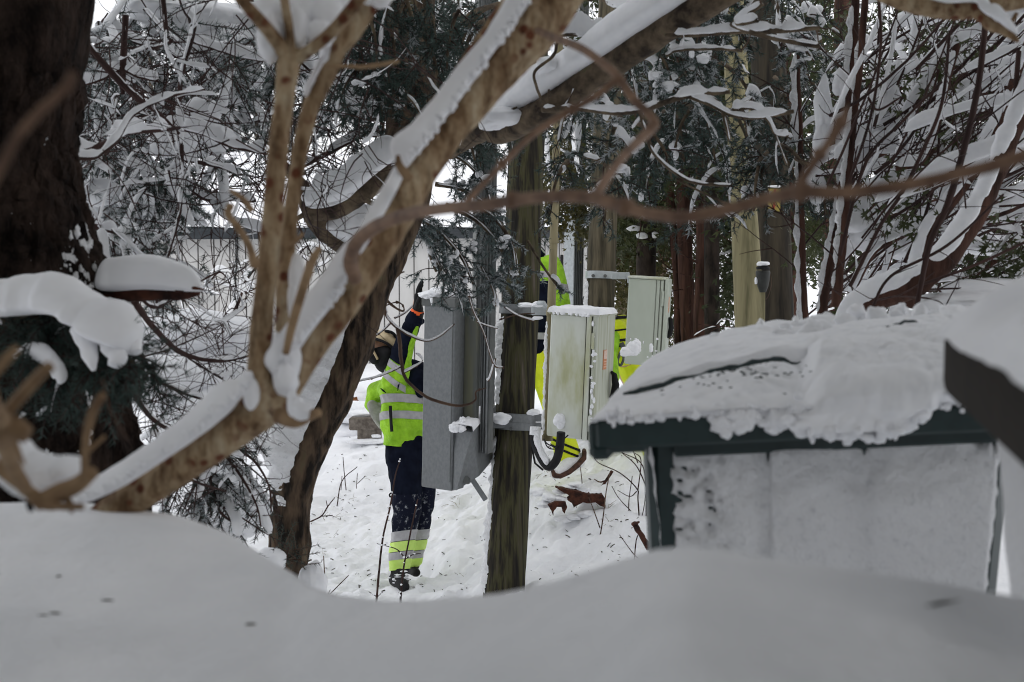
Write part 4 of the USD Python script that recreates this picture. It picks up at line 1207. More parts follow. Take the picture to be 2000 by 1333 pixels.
# --- worker reaching up to the cabinet
D1 = 9.05
J = lambda px, py, dd=0.0: P(px, py, D1 + dd)
m1 = D1 / FPX
w1 = thing('person', 'worker in yellow hi-vis jacket, navy trousers and tan helmet, reaching up to the grey cabinet', 'person')
hd1 = J(746, 690, .12)
body = solid([hullof((hd1, .085), (hd1 + [.05, .03, -.04], .06)), hullof((hd1 + [.03, 0, -.08], .05), (J(778, 745, .05), .06)), hullof((J(770, 752, .02), .07), (J(835, 752, .2), .07), (J(782, 850, .05), .09), (J(830, 850, .12), .09))]
             + chain([(J(772, 748), .06), (J(788, 668, -.08), .045), (J(814, 618, -.12), .033), (J(816, 590, -.12), .03)])
             + chain([(J(835, 755, .22), .06), (J(732, 775, .36), .045), (J(738, 800, .30), .035)])
             + chain([(J(784, 880), .085), (J(790, 990, -.03), .06), (J(781, 1100, .05), .042), (J(783, 1138, -.02), .04)])
             + chain([(J(822, 880, .1), .085), (J(826, 985, .12), .06), (J(812, 1076, .3), .034), (J(810, 1096, .33), .024)]), .03, 5)
part(w1, 'body', body, M['skin'], smooth=True)
# jacket trunk
jk = [hullof((J(767, 762, .0), .092), (J(836, 760, .2), .092), (J(778, 840, .03), .105), (J(835, 840, .15), .105)),
      hullof((J(778, 840, .03), .105), (J(835, 840, .15), .105), (J(779, 880, .0), .100), (J(836, 880, .15), .105)),
      hullof((J(770, 750, -.02), .082), (J(781, 712, -.05), .066)), hullof((J(767, 762, .0), .092), (J(775, 735, -.03), .078))]
jt = solid(jk, .013, 4, .022, 17, 3, stretch=(1, 1, .8))
hem = J(785, 868)
jm = as_man(jt).trim_by_plane([0.02, 0, 1], float(np.dot([0.02, 0, 1], hem)))
nk = unit(J(787, 655, -.08) - J(768, 755, 0))
part(w1, 'jacket', jm, M['hivis'], smooth=50)
ji = as_man(inflate(jt, .004))
for py, hh in ((781, .026), (813, .024)):
    try_part(w1, 'reflective_band', lambda: ji ^ slab(J(785, py), [-.03, .28, 1], hh), M['reflect'])
arm_c = lambda t: J(768, 755) * (1 - t) + J(787, 662, -.08) * t
# sleeve: yellow at the shoulder, navy above
sl = [hullof((J(772, 745, -.02), .078), (J(780, 708, -.05), .066))] + chain([(J(780, 708, -.05), .066), (J(791, 668, -.08), .060), (J(806, 632, -.10), .052), (J(813, 616, -.11), .046)])
st_ = solid(sl, .012, 5, .012, 20, 9)
cutp = J(774, 706, -.05)
cn = unit(np.array([.55, 0, 1.0]))
sm = as_man(st_)
try_part(w1, 'sleeve', lambda: as_man(inflate(st_, .002)).trim_by_plane([float(x) for x in cn], float(cn @ cutp)), M['navy'])
try_part(w1, 'shoulder', lambda: as_man(inflate(st_, .001)).trim_by_plane([float(-x) for x in cn], float(-cn @ cutp) + .002), M['hivis'])
for (px, py, hh, nx) in ((764, 712, .020, .62), (758, 738, .018, .75)):
    def sb(px=px, py=py, hh=hh, nx=nx):
        return m3.Manifold.batch_boolean([as_man(inflate(st_, .005)), as_man(inflate(jt, .005))], m3.OpType.Add) ^ slab(J(px, py, -.1), [nx, 0, 1], hh) ^ m3.Manifold.cube([2, 2, .40], True).translate([float(x) for x in J(752, 735)]).rotate([0, 0, 0]) ^ m3.Manifold.cube([.27, 2, 2], True).translate([float(x) for x in J(752, 735, 0)])
    try_part(w1, 'reflective_band', sb, M['reflect'])
ust = solid([hullof((J(795, 715, -.09), .022), (J(804, 672, -.115), .020)), hullof((J(804, 672, -.115), .020), (J(813, 640, -.13), .016)), hullof((J(790, 735, -.07), .03), (J(795, 715, -.09), .024))], .012, 4)
part(w1, 'sleeve_stripe', ust, M['hivis'], smooth=True)
part(w1, 'cuff', solid([hullof((J(806, 626, -.11), .050), (J(814, 612, -.12), .043)), hullof((J(812, 627, -.12), .03), (J(822, 628, -.12), .022))], .012, 4, .004, 30, 2), M['navy'], smooth=True)
gl = hand(J(816, 606, -.13), J(817, 574, -.14) - J(816, 606, -.13), np.array([1, -.1, 0]), 1.12, .35)
part(w1, 'glove', gl, M['black'], smooth=True)
part(w1, 'glove_cuff', solid([hullof((J(815, 616, -.12), .040), (J(816, 604, -.13), .035))], .01, 3), M['black'], smooth=True)
part(w1, 'cuff_stripe', tube(np.array([J(813.5, 614, -.12), J(813.7, 613.5, -.12), J(815, 607, -.125), J(815.2, 606.6, -.125)]), np.array([.036, .043, .041, .034]), 22), M['orange'], smooth=30)
# helmet, ear defender, collar
Rh1 = trimesh.transformations.rotation_matrix(math.radians(24), [0, 1, 0])[:3, :3]
Rh2 = trimesh.transformations.rotation_matrix(math.radians(-30), [1, 0, 0])[:3, :3]
RH = Rh1 @ Rh2
hv, hf = np.array(trimesh.creation.icosphere(4).vertices), np.array(trimesh.creation.icosphere(4).faces)
keep = (hv[hf][:, :, 2].max(1) > -.12)
shell = hv * [.118, .145, .112]
shell = shell * (1 + .05 * np.exp(-(hv[:, :1] / .18) ** 2) * (hv[:, 2:3] > 0))
hc = J(744, 680, .10)
m = trimesh.Trimesh(shell @ RH.T + hc, hf[keep], process=False)
m.remove_unreferenced_vertices()
part(w1, 'helmet', m, M['tan_shell'], smooth=True)
an = np.linspace(0, 2 * np.pi, 40)
rim = np.stack([np.cos(an) * .121, np.sin(an) * .150, -.018 + 0 * an], -1) @ RH.T + hc
part(w1, 'helmet_rim', tube(rim, .010, 8), M['black'], smooth=True)
part(w1, 'helmet_vent', tube(spline(np.array([(-.02, -.135, .06), (.03, -.13, .072), (.075, -.09, .068)]) @ RH.T + hc, per=5), np.array([.004] + [.011] * 9 + [.004]), 6), M['black'], smooth=True)
part(w1, 'ear_defender', solid([hullof((J(727, 694, -.02), .040), (J(722, 683, -.02), .034), (J(731, 703, -.03), .03))], .012, 4), M['black'], smooth=True)
part(w1, 'neck_guard', solid([hullof((J(738, 694, .02), .05), (J(754, 690, .0), .048), (J(748, 712, .04), .05)), hullof((J(748, 712, .04), .05), (J(764, 722, .02), .05))], .014, 4), M['black'], smooth=True)
part(w1, 'strap', tube(spline(np.array([J(724, 672, -.05), J(728, 684, -.06), J(735, 697, -.06), J(737, 702, -.05)]), per=4), .008, 6), M['tan_shell'], smooth=True)
part(w1, 'collar', solid([hullof((J(800, 716, .02), .05), (J(828, 724, .12), .05)), hullof((J(808, 735, .0), .055), (J(836, 745, .1), .06))], .016, 5, .006, 22, 5), M['navy'], smooth=True)
part(w1, 'yoke', solid([hullof((J(806, 738, .0), .04), (J(822, 765, .02), .045), (J(836, 750, .1), .07))], .016, 5, .006, 22, 5), M['navy'], smooth=True)
# other arm tucked behind the back
oa = solid(chain([(J(760, 760, .15), .075), (J(733, 765, .2), .058), (J(727, 790, .2), .05), (J(736, 806, .16), .04)]), .016, 6, .008, 20, 6)
part(w1, 'tucked_sleeve', oa, M['hivis'], smooth=True)
part(w1, 'tucked_glove', hand(J(727, 792, .12), J(741, 812, .1) - J(727, 792, .12), np.array([.3, -1, 0]), 1.15, .5), M['glove_grey'], smooth=True)
zp = [J(765.5, 788, -.0), J(767, 820, .0), J(768.5, 838, .0)]
part(w1, 'pocket_zip', MB().add(*tube(np.array([p_ + [0, -.122, 0] for p_ in zp]), .011, 6)), M['black'])
for a_, b_ in (((783, 740), (779, 760)), ((746, 755), (757, 764))):  # creases in the yellow cloth, their shade put in as dark strips
    part(w1, 'fold_shade', tube(np.array([J(*a_) + [0, -.098, 0], (J(*a_) + J(*b_)) / 2 + [0, -.108, 0], J(*b_) + [0, -.104, 0]]), np.array([.002, .006, .002]), 6), M['navy'])
# trousers
tr = [hullof((J(781, 858, .02), .095), (J(834, 858, .12), .098), (J(786, 895, .0), .112), (J(832, 895, .12), .105))] \
    + chain([(J(787, 893), .112), (J(793, 945, -.02), .097), (J(795, 1000, -.04), .090), (J(787, 1050, .0), .077), (J(781, 1100, .02), .064), (J(781, 1116, .02), .060)]) \
    + chain([(J(826, 895, .1), .108), (J(822, 945, .1), .094), (J(824, 985, .1), .082), (J(819, 1035, .2), .064), (J(813, 1078, .3), .052), (J(811, 1094, .3), .05)])
tt = solid(tr, .016, 5, .015, 14, 13, stretch=(1, 1, .7))
knee_c = J(795, 960)
tm = as_man(tt)
try_part(w1, 'trousers', lambda: tm.trim_by_plane([0, 0, 1], float(knee_c[2])), M['navy'], 50)
shin = J(780, 1113)
try_part(w1, 'trouser_legs', lambda: tm.trim_by_plane([0, 0, -1], -float(knee_c[2]) - .001).trim_by_plane([.06, 0, 1], float(np.dot([.06, 0, 1], shin))), M['navy_snowy'], 50)
ti = as_man(inflate(tt, .005))
for (py, hh, mat) in ((1048, .030, 'reflect'), (1068, .030, 'hivis_pale'), (1086, .024, 'reflect'), (1103, .032, 'hivis_pale')):
    n_ = np.array([-.12, .25, 1.0])
    try_part(w1, 'shin_band', lambda: ti ^ slab(J(783, py), n_, hh), M[mat])
bt_ = [hullof((J(781, 1108, .02), .052), (J(777, 1130, .03), .050)), hullof((J(773, 1132, .04), .047), (J(789, 1147, -.16), .036), (J(781, 1136, -.05), .046)), hullof((J(781, 1112, .02), .052), (J(785, 1138, -.08), .042))]
part(w1, 'boot', solid(bt_, .012, 5, .004, 30, 3), M['black'], smooth=True)
part(w1, 'boot', solid([hullof((J(811, 1084, .3), .045), (J(808, 1106, .34), .038)), hullof((J(803, 1112, .36), .036), (J(813, 1119, .22), .028))], .014, 5), M['black'], smooth=True)
sn = MB()
rs = np.random.default_rng(12)
for k in range(16):
    sn.add(*lump(J(rs.uniform(760, 798), rs.uniform(1116, 1140), -.10), rs.uniform(.004, .012, 3) * [2, 1, .7], k, 1))
part(w1, 'snow_on_boot', sn, M['snow'], smooth=True, kind='stuff')
part(w1, 'leg_loop', tube(spline(np.array([J(765, 963, -.03), J(761, 966, -.04), J(762, 971, -.04), J(766, 970, -.03), J(766, 985, -.03)]), per=5), .005, 6), M['black'], smooth=True)

# --- worker behind the mossy pole
D2 = 9.9
K = lambda px, py, dd=0.0: P(px, py, D2 + dd)
w2 = thing('person', 'worker in hi-vis jacket and lemon-yellow trousers, mostly hidden behind the mossy pole', 'person')
h2c = K(1019, 447, .05)
body = solid([hullof((h2c, .085), (h2c + [0, -.03, -.06], .06)), hullof((h2c + [0, 0, -.08], .05), (K(1028, 505), .06)), hullof((K(1022, 522), .06), (K(1062, 522), .06), (K(1028, 650), .08), (K(1052, 650), .08))]
             + chain([(K(1072, 520), .055), (K(1093, 605, -.02), .045), (K(1105, 660, -.2), .033), (K(1112, 690, -.28), .03)])
             + chain([(K(1018, 522, .05), .045), (K(1014, 600, .05), .038), (K(1016, 655, -.15), .03)])
             + chain([(K(1060, 700), .08), (K(1083, 790, -.1), .06), (K(1106, 868, .1), .045), (K(1114, 894, .07), .032)])
             + chain([(K(1015, 700), .08), (K(1010, 800), .06), (K(1008, 890), .045), (K(1004, 925, -.1), .04)]), .03, 5)
part(w2, 'body', body, M['skin'], smooth=True)
up = solid([hullof((K(1012, 525), .085), (K(1066, 527), .09), (K(1018, 610), .105), (K(1056, 610), .115)), hullof((K(1018, 610), .105), (K(1056, 610), .115), (K(1020, 690), .105), (K(1048, 690), .10))], .02, 7, .009, 14, 21)
um = as_man(up)
try_part(w2, 'jacket', lambda: um.trim_by_plane([0, 0, 1], float(K(0, 548)[2])), M['hivis'])
try_part(w2, 'lower_jacket', lambda: um.trim_by_plane([0, 0, -1], -float(K(0, 548)[2]) - .001).trim_by_plane([0, 0, 1], float(K(0, 692)[2])), M['navy'])
ui = as_man(inflate(up, .004))
for py in (540, 660):
    try_part(w2, 'reflective_band', lambda: ui ^ slab(K(1040, py), [0, .2, 1], .022), M['reflect'])
ar = solid(chain([(K(1075, 520), .082), (K(1086, 550, -.02), .076), (K(1096, 605, -.05), .068), (K(1106, 650, -.2), .055), (K(1112, 678, -.28), .05)]), .018, 6, .008, 16, 31)
part(w2, 'sleeve', ar, M['hivis'], smooth=True)
try_part(w2, 'reflective_band', lambda: as_man(inflate(ar, .005)) ^ slab(K(1090, 558), [.25, 0, 1], .024) ^ m3.Manifold.cube([.28, 2, 2], True).translate([float(x) for x in K(1096, 558)]), M['reflect'])
part(w2, 'glove', hand(K(1112, 684, -.28), np.array([.2, -.6, -.8]), np.array([-1, 0, 0]), 1.1, .6), M['black'], smooth=True)
part(w2, 'sleeve', solid(chain([(K(1012, 522, .05), .075), (K(1010, 600, .05), .060), (K(1014, 660, -.2), .045)]), .02, 6, .007, 16, 33), M['hivis'], smooth=True)
part(w2, 'collar', solid([hullof((K(1010, 492), .062), (K(1052, 494, .0), .045), (K(1030, 478), .055))], .018, 5, .006, 20, 3), M['navy'], smooth=True)
part(w2, 'collar_edge', tube(spline(np.array([K(1052, 484, -.16), K(1057, 486, -.1), K(1064, 494, -.05)]), per=4), .006, 6), M['reflect'])
tr2 = solid([hullof((K(1018, 690), .11), (K(1052, 690), .10), (K(1020, 715), .11), (K(1056, 715), .10))] + chain([(K(1058, 715), .105), (K(1075, 760, -.05), .095), (K(1085, 800, -.08), .085), (K(1097, 850, .02), .085), (K(1108, 890, .08), .092)]) + chain([(K(1018, 710), .105), (K(1011, 800), .085), (K(1008, 890), .075)]), .02, 6, .009, 13, 41)
part(w2, 'trousers', tr2, M['hivis_yellow'], smooth=True)
tri = as_man(inflate(tr2, .006))
for py in (868, 881):
    try_part(w2, 'leg_strap', lambda: tri ^ slab(K(1104, py, .05), [.42, .1, 1], .008) ^ m3.Manifold.cube([.4, 2, 2], True).translate([float(x) for x in K(1104, py)]), M['black'])
bt2_ = solid([hullof((K(1110, 888, .06), .062), (K(1126, 898, .08), .056)), hullof((K(1128, 902, .06), .052), (K(1086, 924, -.10), .043), (K(1110, 908, 0), .052))], .014, 5, .004, 26, 8)
part(w2, 'boot', bt2_, M['snow_frost'], smooth=True, label='boot crusted with snow')
sole = [(K(1142, 884, .02), .014), (K(1141, 896, .0), .016), (K(1128, 910, -.06), .017), (K(1112, 923, -.10), .016), (K(1094, 931, -.14), .016), (K(1083, 929, -.15), .017), (K(1080, 922, -.15), .013)]
part(w2, 'boot_sole', solid([hullof(*[(q + [0, o, 0], r) for q, r in sole[i:i + 2] for o in (0, .09)]) for i in range(len(sole) - 1)], .012, 0), M['sole'], smooth=True)
part(w2, 'boot', solid([hullof((K(1008, 892), .055), (K(1006, 922), .05)), hullof((K(1006, 925), .047), (K(1002, 932, -.18), .036))], .016, 5), M['black'], smooth=True)
hs = solid([hullof((h2c + [0, 0, .01], .105), (h2c + [-.02, 0, .04], .10))], .02, 4)
part(w2, 'helmet', as_man(hs).trim_by_plane([0, .2, 1.0], float(h2c[2] + .2 * h2c[1])), M['tan_shell'], smooth=50)

# --- third worker bending behind the far box
D3 = 10.5
Q = lambda px, py, dd=0.0: P(px, py, D3 + dd)
w3 = thing('person', 'bending worker in lemon hi-vis with black straps, glimpsed between the two boxes', 'person')
h3c = Q(1168, 596, .05)
body = solid([hullof((h3c, .085), (h3c + [-.02, -.03, -.05], .06)), hullof((h3c + [.04, 0, -.02], .05), (Q(1200, 640), .05)), hullof((Q(1204, 645, -.05), .05), (Q(1214, 645, .15), .05), (Q(1225, 700, -.05), .09), (Q(1240, 700, .15), .09))]
             + chain([(Q(1202, 645, -.05), .05), (Q(1190, 690, -.2), .042), (Q(1196, 740, -.35), .032)]) + chain([(Q(1225, 720), .085), (Q(1268, 810, -.1), .06), (Q(1275, 900), .045)]) + chain([(Q(1245, 720, .15), .085), (Q(1300, 810, .1), .06), (Q(1310, 900, .1), .045)]), .03, 5)
part(w3, 'body', body, M['skin'], smooth=True)
jk3 = solid([hullof((Q(1200, 640, -.1), .075), (Q(1218, 636, .2), .08), (Q(1222, 690, -.05), .115), (Q(1240, 690, .15), .11)), hullof((Q(1218, 640, .05), .08), (Q(1225, 660, 0), .09))], .02, 7, .009, 14, 51)
part(w3, 'jacket', jk3, M['hivis_yellow'], smooth=True)
j3i = as_man(inflate(jk3, .005))
for py, hh in ((620, .012), (645, .006), (665, .010), (676, .006)):
    try_part(w3, 'strap', lambda: j3i ^ slab(Q(1215, py), [-.12, .1, 1], hh), M['black'])
part(w3, 'sleeve', solid(chain([(Q(1200, 642, -.1), .065), (Q(1190, 695, -.2), .056), (Q(1197, 738, -.35), .048)]), .02, 6, .006, 16, 3), M['hivis'], smooth=True)
part(w3, 'glove', hand(Q(1198, 744, -.36), np.array([.3, -.3, -.9]), np.array([1, 0, 0]), 1.1, .7), M['black'], smooth=True)
part(w3, 'trousers', solid(chain([(Q(1232, 705), .12), (Q(1268, 810, -.1), .085), (Q(1275, 900), .07)]) + chain([(Q(1244, 705, .12), .115), (Q(1300, 810, .1), .085), (Q(1310, 900, .1), .07)]), .022, 6, .008, 13, 5), M['hivis_yellow'], smooth=True)
part(w3, 'helmet', solid([hullof((h3c + [-.02, 0, .02], .10), (h3c + [.0, 0, .03], .105))], .02, 4), M['black'], smooth=True)
part(w3, 'buckle', MB().add(*tube(spline(np.array([Q(1212, 688, -.2), Q(1218, 700, -.22), Q(1212, 714, -.22), Q(1206, 706, -.2), Q(1212, 688, -.2)]), per=4), .010, 6)).add(*box(Q(1216, 676, -.17), (.035, .02, .05), yawed(None, .2, -.4), .004)), M['galv_dark'], smooth=True)
for (px, py) in ((1275, 893), (1311, 893)):
    part(w3, 'boot', solid([hullof((Q(px, py, .05), .05), (Q(px, py + 24, .05), .048)), hullof((Q(px, py + 24, .05), .045), (Q(px - 6, py + 30, -.15), .036))], .018, 4), M['black'], smooth=True)
# ------------------------------------------------------------------ trees and shrubs
RG = np.random.default_rng(77)


def side_of(t, rng):
    q = rng.normal(size=3)
    return unit(q - t * (q @ t))


class Bag:
    """collects the wood, needles and snow of one plant"""

    def __init__(s, seed):
        s.rng = np.random.default_rng(seed)
        s.wood, s.twig, s.ndl, s.snow, s.fro = MB(), MB(), MB(), MB(), MB()
        s.tw = []
        s.k = seed

    def limb(s, pts, r, k=8, rough=.18, freq=30, snow=0.0, wide=1.1, lump_=.4, sfreq=9, minperp=.25, target=None, **kw):
        s.k += 1
        (target or s.wood).add(*tube(pts, r, k, True, rough, freq, s.k))
        if np.max(snow) > 0:
            s.snow.add(*snowcap(pts, r, snow, wide, 10, s.k, lump_, sfreq, minperp=minperp, **kw))

    def twigs_on(s, pts, r, per_m, L, r0, droop=.3, curl=.35, lo=.05, hi=1.0, sub=0, snow_p=.2, snow_t=.012, forward=.6, flat=.6, n=6, up=None, need=False, ksub=.45, wood=True):
        rng = s.rng
        tot = np.linalg.norm(np.diff(pts, axis=0), axis=1).sum()
        out = []
        for _ in range(max(1, int(tot * per_m + rng.random()))):
            u = rng.uniform(lo, hi)
            p, t = along(pts, u)
            q = side_of(t, rng) * [1, 1, flat]
            d = unit(t * forward * rng.uniform(.4, 1.2) + q + (0 if up is None else np.array(up)))
            LL = rng.uniform(*L) * (1.0 - .4 * u)
            w, rr = grow(p, d, LL, r0 * rng.uniform(.7, 1.2), n, rng, droop, curl, .35)
            out.append((w, rr))
            if wood:
                s.twig.add(*tube(w, rr, 3, False))
            if rng.random() < snow_p:
                k0, k1 = 0, n
                th = snow_t * rng.uniform(.5, 1.5)
                s.k += 1
                ww = spline(w, per=2)
                s.snow.add(*snowcap(ww, np.interp(np.linspace(0, 1, len(ww)), np.linspace(0, 1, n), np.maximum(rr, .003)), th, rng.uniform(1.1, 1.8), 5, s.k, .6, 22, minperp=.15, gap=.6))
            if sub > 0:
                s_ = s.twigs_on(w, rr, per_m * 1.3, (L[0] * ksub, L[1] * ksub), r0 * .62, droop * 1.2, curl * 1.3, .15, 1.0, sub - 1, snow_p * .6, snow_t * .6, forward, .9, 5, up)
                out += s_
        return out

    def dress(s, paths, per_m, L=.018, W=.0022, spread=.9, flat=.7, frost=0.0):
        white = [q for q in paths if s.rng.random() < frost]
        dark = [q for q in paths if s.rng.random() > frost * .55]
        s.ndl.add(*twig_needles(dark, per_m, L, W, s.rng, spread, flat))
        if white:
            lifted = [(q + [0, 0, .004], r) for q, r in white]
            s.fro.add(*twig_needles(lifted, per_m * .9, L * .95, W * 1.5, s.rng, spread, flat))

    def finish(s, t, wood, twig, ndl, snow='snow', names=('branch', 'twigs', 'needles', 'snow')):
        if not s.wood.empty():
            if len(s.wood.v) <= 60:
                parts(t, names[0], s.wood, M[wood], True)
            else:
                part(t, names[0], s.wood, M[wood], smooth=True, kind='stuff')
        if not s.twig.empty():
            part(t, names[1], s.twig, M[twig], smooth=True, kind='stuff')
        if not s.ndl.empty():
            part(t, names[2], s.ndl, M[ndl], kind='stuff')
        if not s.fro.empty():
            part(t, 'frosted_needles', s.fro, M['frost_needle'], kind='stuff')
        if not s.snow.empty():
            part(t, names[3], s.snow, M[snow], smooth=True, kind='stuff')


# ---------- big reddish spruce trunk at the left, with an out-of-view canopy above the camera
T1 = thing('spruce_tree', 'massive dark reddish-barked spruce trunk filling the left edge', 'tree')
tp, trd = pxpath([(60, 1250, 3.05, 250), (58, 1050, 3.03, 228), (50, 900, 3.02, 216), (38, 760, 3.0, 200), (18, 600, 3.0, 200), (-10, 450, 3.0, 178), (-38, 300, 3.0, 176), (-25, 120, 3.0, 186), (-5, -40, 3.0, 184), (10, -500, 3.0, 170), (20, -1500, 3.0, 150), (30, -3400, 3.0, 110)], per=20)
part(T1, 'trunk', tube(tp, trd, 84, True, .05, 9, 4, (.022, 3.2, 7.0)), M['bark_red'], smooth=40)
# scales of bark, each a curved plate standing proud
mb = MB()
rs = np.random.default_rng(4)
for k in range(1100):
    s = rs.uniform(.03, .62)
    p, t = along(tp, s)
    r = np.interp(s * (len(trd) - 1), np.arange(len(trd)), trd)
    a = rs.uniform(-.25 * np.pi, 1.1 * np.pi)
    dr = np.array([math.cos(a), -math.sin(a), 0])
    tg = np.array([math.sin(a), math.cos(a), 0])
    w, h = rs.uniform(.012, .034), rs.uniform(.016, .05)
    g = np.linspace(-1, 1, 5)
    A, B_ = np.meshgrid(g, g, indexing='ij')
    e = np.clip(1.15 - (np.abs(A) ** 3 + np.abs(B_) ** 3), -.4, 1)
    q = p + dr * r + A[..., None] * tg * w + B_[..., None] * Z * h - dr * ((A * w) ** 2 / (2 * r))[..., None] + dr * (e * rs.uniform(.009, .020) - .006 + .004 * B_ * -1)[..., None]
    q = q + rs.normal(size=q.shape) * .0025
    mb.add(*sheet(q))
part(T1, 'bark_scales', mb, M['bark_red'], kind='stuff')
sn = MB()
rs = np.random.default_rng(14)
def on_trunk(px, py):
    s = pole_at(tp, py)
    p, t = along(tp, s)
    r = np.interp(s * (len(trd) - 1), np.arange(len(trd)), trd)
    q = P(px, py, 3.0)
    x = np.clip((q[0] - p[0]) / r, -.999, .999)
    n = np.array([x, -math.sqrt(1 - x * x), 0])
    return p + n * r * 1.01, n
for (px, py, a, b, nn) in ((118, 440, 11, 9, 6), (60, 415, 12, 7, 4), (114, 285, 5, 14, 4), (108, 255, 5, 12, 4), (165, 490, 16, 34, 26), (182, 545, 12, 40, 18), (192, 590, 10, 26, 12), (150, 520, 10, 24, 10), (75, 545, 7, 14, 4), (112, 505, 4, 12, 3), (205, 770, 10, 26, 7), (150, 730, 8, 10, 3), (150, 880, 20, 24, 14), (190, 895, 18, 30, 16), (210, 835, 6, 16, 4), (212, 610, 12, 26, 14), (150, 500, 14, 16, 8), (85, 10, 3, 12, 3), (14, 370, 6, 8, 3), (178, 470, 5, 30, 10)):
    for k in range(nn):
        q, n = on_trunk(px + rs.normal() * a * .6, py + rs.normal() * b * .6)
        sz = rs.uniform(.2, .6)
        ang = np.stack([np.cross(Z, n), n, Z], 1)
        v, f = lump((0, 0, 0), (mpp(3) * a * sz, .005 * rs.uniform(.6, 1.4), mpp(3) * b * sz * .7), rs.integers(999), 2, .75, 2.2)
        sn.add(v @ ang.T + q, f)
part(T1, 'snow_patches', sn, M['snow_frost'], smooth=True, kind='stuff')
# broken branch stub with its snow loaf
stub = MB()
sp, sr = pxpath([(190, 600, 2.98, 22), (240, 575, 2.96, 19), (300, 572, 2.94, 16), (355, 572, 2.92, 14), (386, 570, 2.9, 8)], per=8)
stub.add(*tube(sp, sr, 16, True, .14, 22, 5))
stub.add(*tube(*pxpath([(345, 566, 2.9, 6), (375, 563, 2.88, 4), (398, 566, 2.86, 1.5)], per=6), 7, True, .2, 40, 4))
stub.add(*tube(*pxpath([(215, 600, 2.96, 14), (240, 605, 2.9, 9), (275, 618, 2.86, 3)], per=6), 9, True, .2, 30, 4))
parts(T1, 'broken_branch', stub, M['red_wood'], True)
lp_, lr_ = pxpath([(188, 562, 2.95, 24), (230, 563, 2.95, 24), (280, 560, 2.93, 24), (330, 562, 2.92, 21), (368, 565, 2.9, 13), (394, 569, 2.88, 5)], per=12)
part(T1, 'snow_on_branch', MB().add(*snowcap(lp_, lr_, [.048] * len(lp_) * np.interp(np.linspace(0, 1, len(lp_)), [0, .5, .8, 1], [1, 1.1, .85, .3]), 1.7, 18, 2, .12, 6)).add(*snowcap(*pxpath([(205, 595, 2.93, 9), (235, 602, 2.88, 8), (262, 612, 2.85, 4)], per=8), .014, 1.2, 10, 4)), M['snow_soft'], smooth=True)
# green bough in front of the trunk
bg = Bag(51)
bp_, br_ = pxpath([(-80, 640, 2.65, 9), (20, 625, 2.6, 9), (110, 618, 2.55, 8), (180, 640, 2.5, 7), (235, 680, 2.48, 5), (262, 712, 2.47, 3)], per=6)
bg.limb(bp_, br_, 8)
tw = bg.twigs_on(bp_, br_, 60, (.10, .24), .003, droop=1.0, curl=.4, sub=1, snow_p=.0, flat=.7)
bg.dress(tw, 420, .022, .0022)
bp2_, br2_ = pxpath([(-60, 700, 2.6, 7), (30, 690, 2.58, 7), (85, 690, 2.55, 5), (118, 730, 2.52, 3)], per=6)
bg.limb(bp2_, br2_, 8)
tw = bg.twigs_on(bp2_, br2_, 60, (.08, .2), .003, droop=1.0, curl=.4, sub=1, snow_p=.05)
bg.dress(tw, 420, .022, .0022)
bg.finish(T1, 'bark_branch', 'twig_dark', 'needle', names=('bough', 'bough_twigs', 'bough_needles', 'bough_twig_snow'))
q = spline(np.array([(-60, 618, 2.52, 24), (30, 610, 2.5, 24), (90, 606, 2.48, 26), (130, 612, 2.46, 34), (180, 640, 2.44, 34), (225, 668, 2.42, 30), (262, 694, 2.42, 15)]), per=10)
cp_, cr_ = np.array([P(*r_[:3]) for r_ in q]), q[:, 3] * q[:, 2] / FPX
sn = MB().add(*snowcap(cp_, cr_, .052, 2.2, 24, 6, .5, 16))
for rows in (((160, 640, 2.42, 20), (172, 680, 2.40, 18), (180, 710, 2.39, 11), (183, 725, 2.39, 4)), ((205, 650, 2.41, 24), (228, 690, 2.39, 22), (222, 715, 2.38, 12)), ((235, 640, 2.43, 16), (258, 662, 2.41, 18), (266, 690, 2.40, 12)), ((118, 600, 2.45, 20), (116, 585, 2.46, 14), (112, 572, 2.47, 4)), ((30, 690, 2.50, 10), (70, 688, 2.48, 17), (100, 705, 2.46, 17), (118, 735, 2.45, 12), (116, 750, 2.45, 4))):
    p_, r_ = pxpath(rows, per=8)
    sn.add(*tube(p_, r_, 16, True, .45, 38, 7))
parts(T1, 'snow_on_bough', sn, M['snow_soft'], True)
# canopy out of view over the camera, spread to shade the near snow
cb = Bag(61)
rs = np.random.default_rng(6)
base = np.array([tp[0][0], tp[0][1], 0])
ncrown = 0
for k in range(400):
    z = rs.uniform(3.7, 9.5)
    a = rs.uniform(0, 2 * np.pi)
    L = min(5.6, (11.5 - z) * .95) * rs.uniform(.7, 1.1)
    p0 = np.array([base[0], base[1], z])
    w, r_ = grow(p0, [math.cos(a), math.sin(a), .16], L, .03, 10, rs, .32, .10, .2)
    if (w[:, 2] < 2.85 + .155 * np.clip(w[:, 1], 0, None)).any() or w[:, 1].max() > 5.0:
        continue
    ncrown += 1
    if ncrown > 150:
        break
    cb.limb(w, r_, 5, 0, snow=.04 if k % 3 == 0 else 0, wide=2)
    tw = cb.twigs_on(w, r_, 11, (.3, .75), .006, droop=.35, sub=0, snow_p=.0, n=4, flat=.3, wood=False)
    cb.ndl.add(*twig_needles(tw, 42, .11, .032, rs, 1.0, .5))
cb.finish(T1, 'bark_branch', 'twig_dark', 'needle', names=('unseen_crown_branch', 'unseen_crown_twigs', 'unseen_crown', 'unseen_crown_snow'))

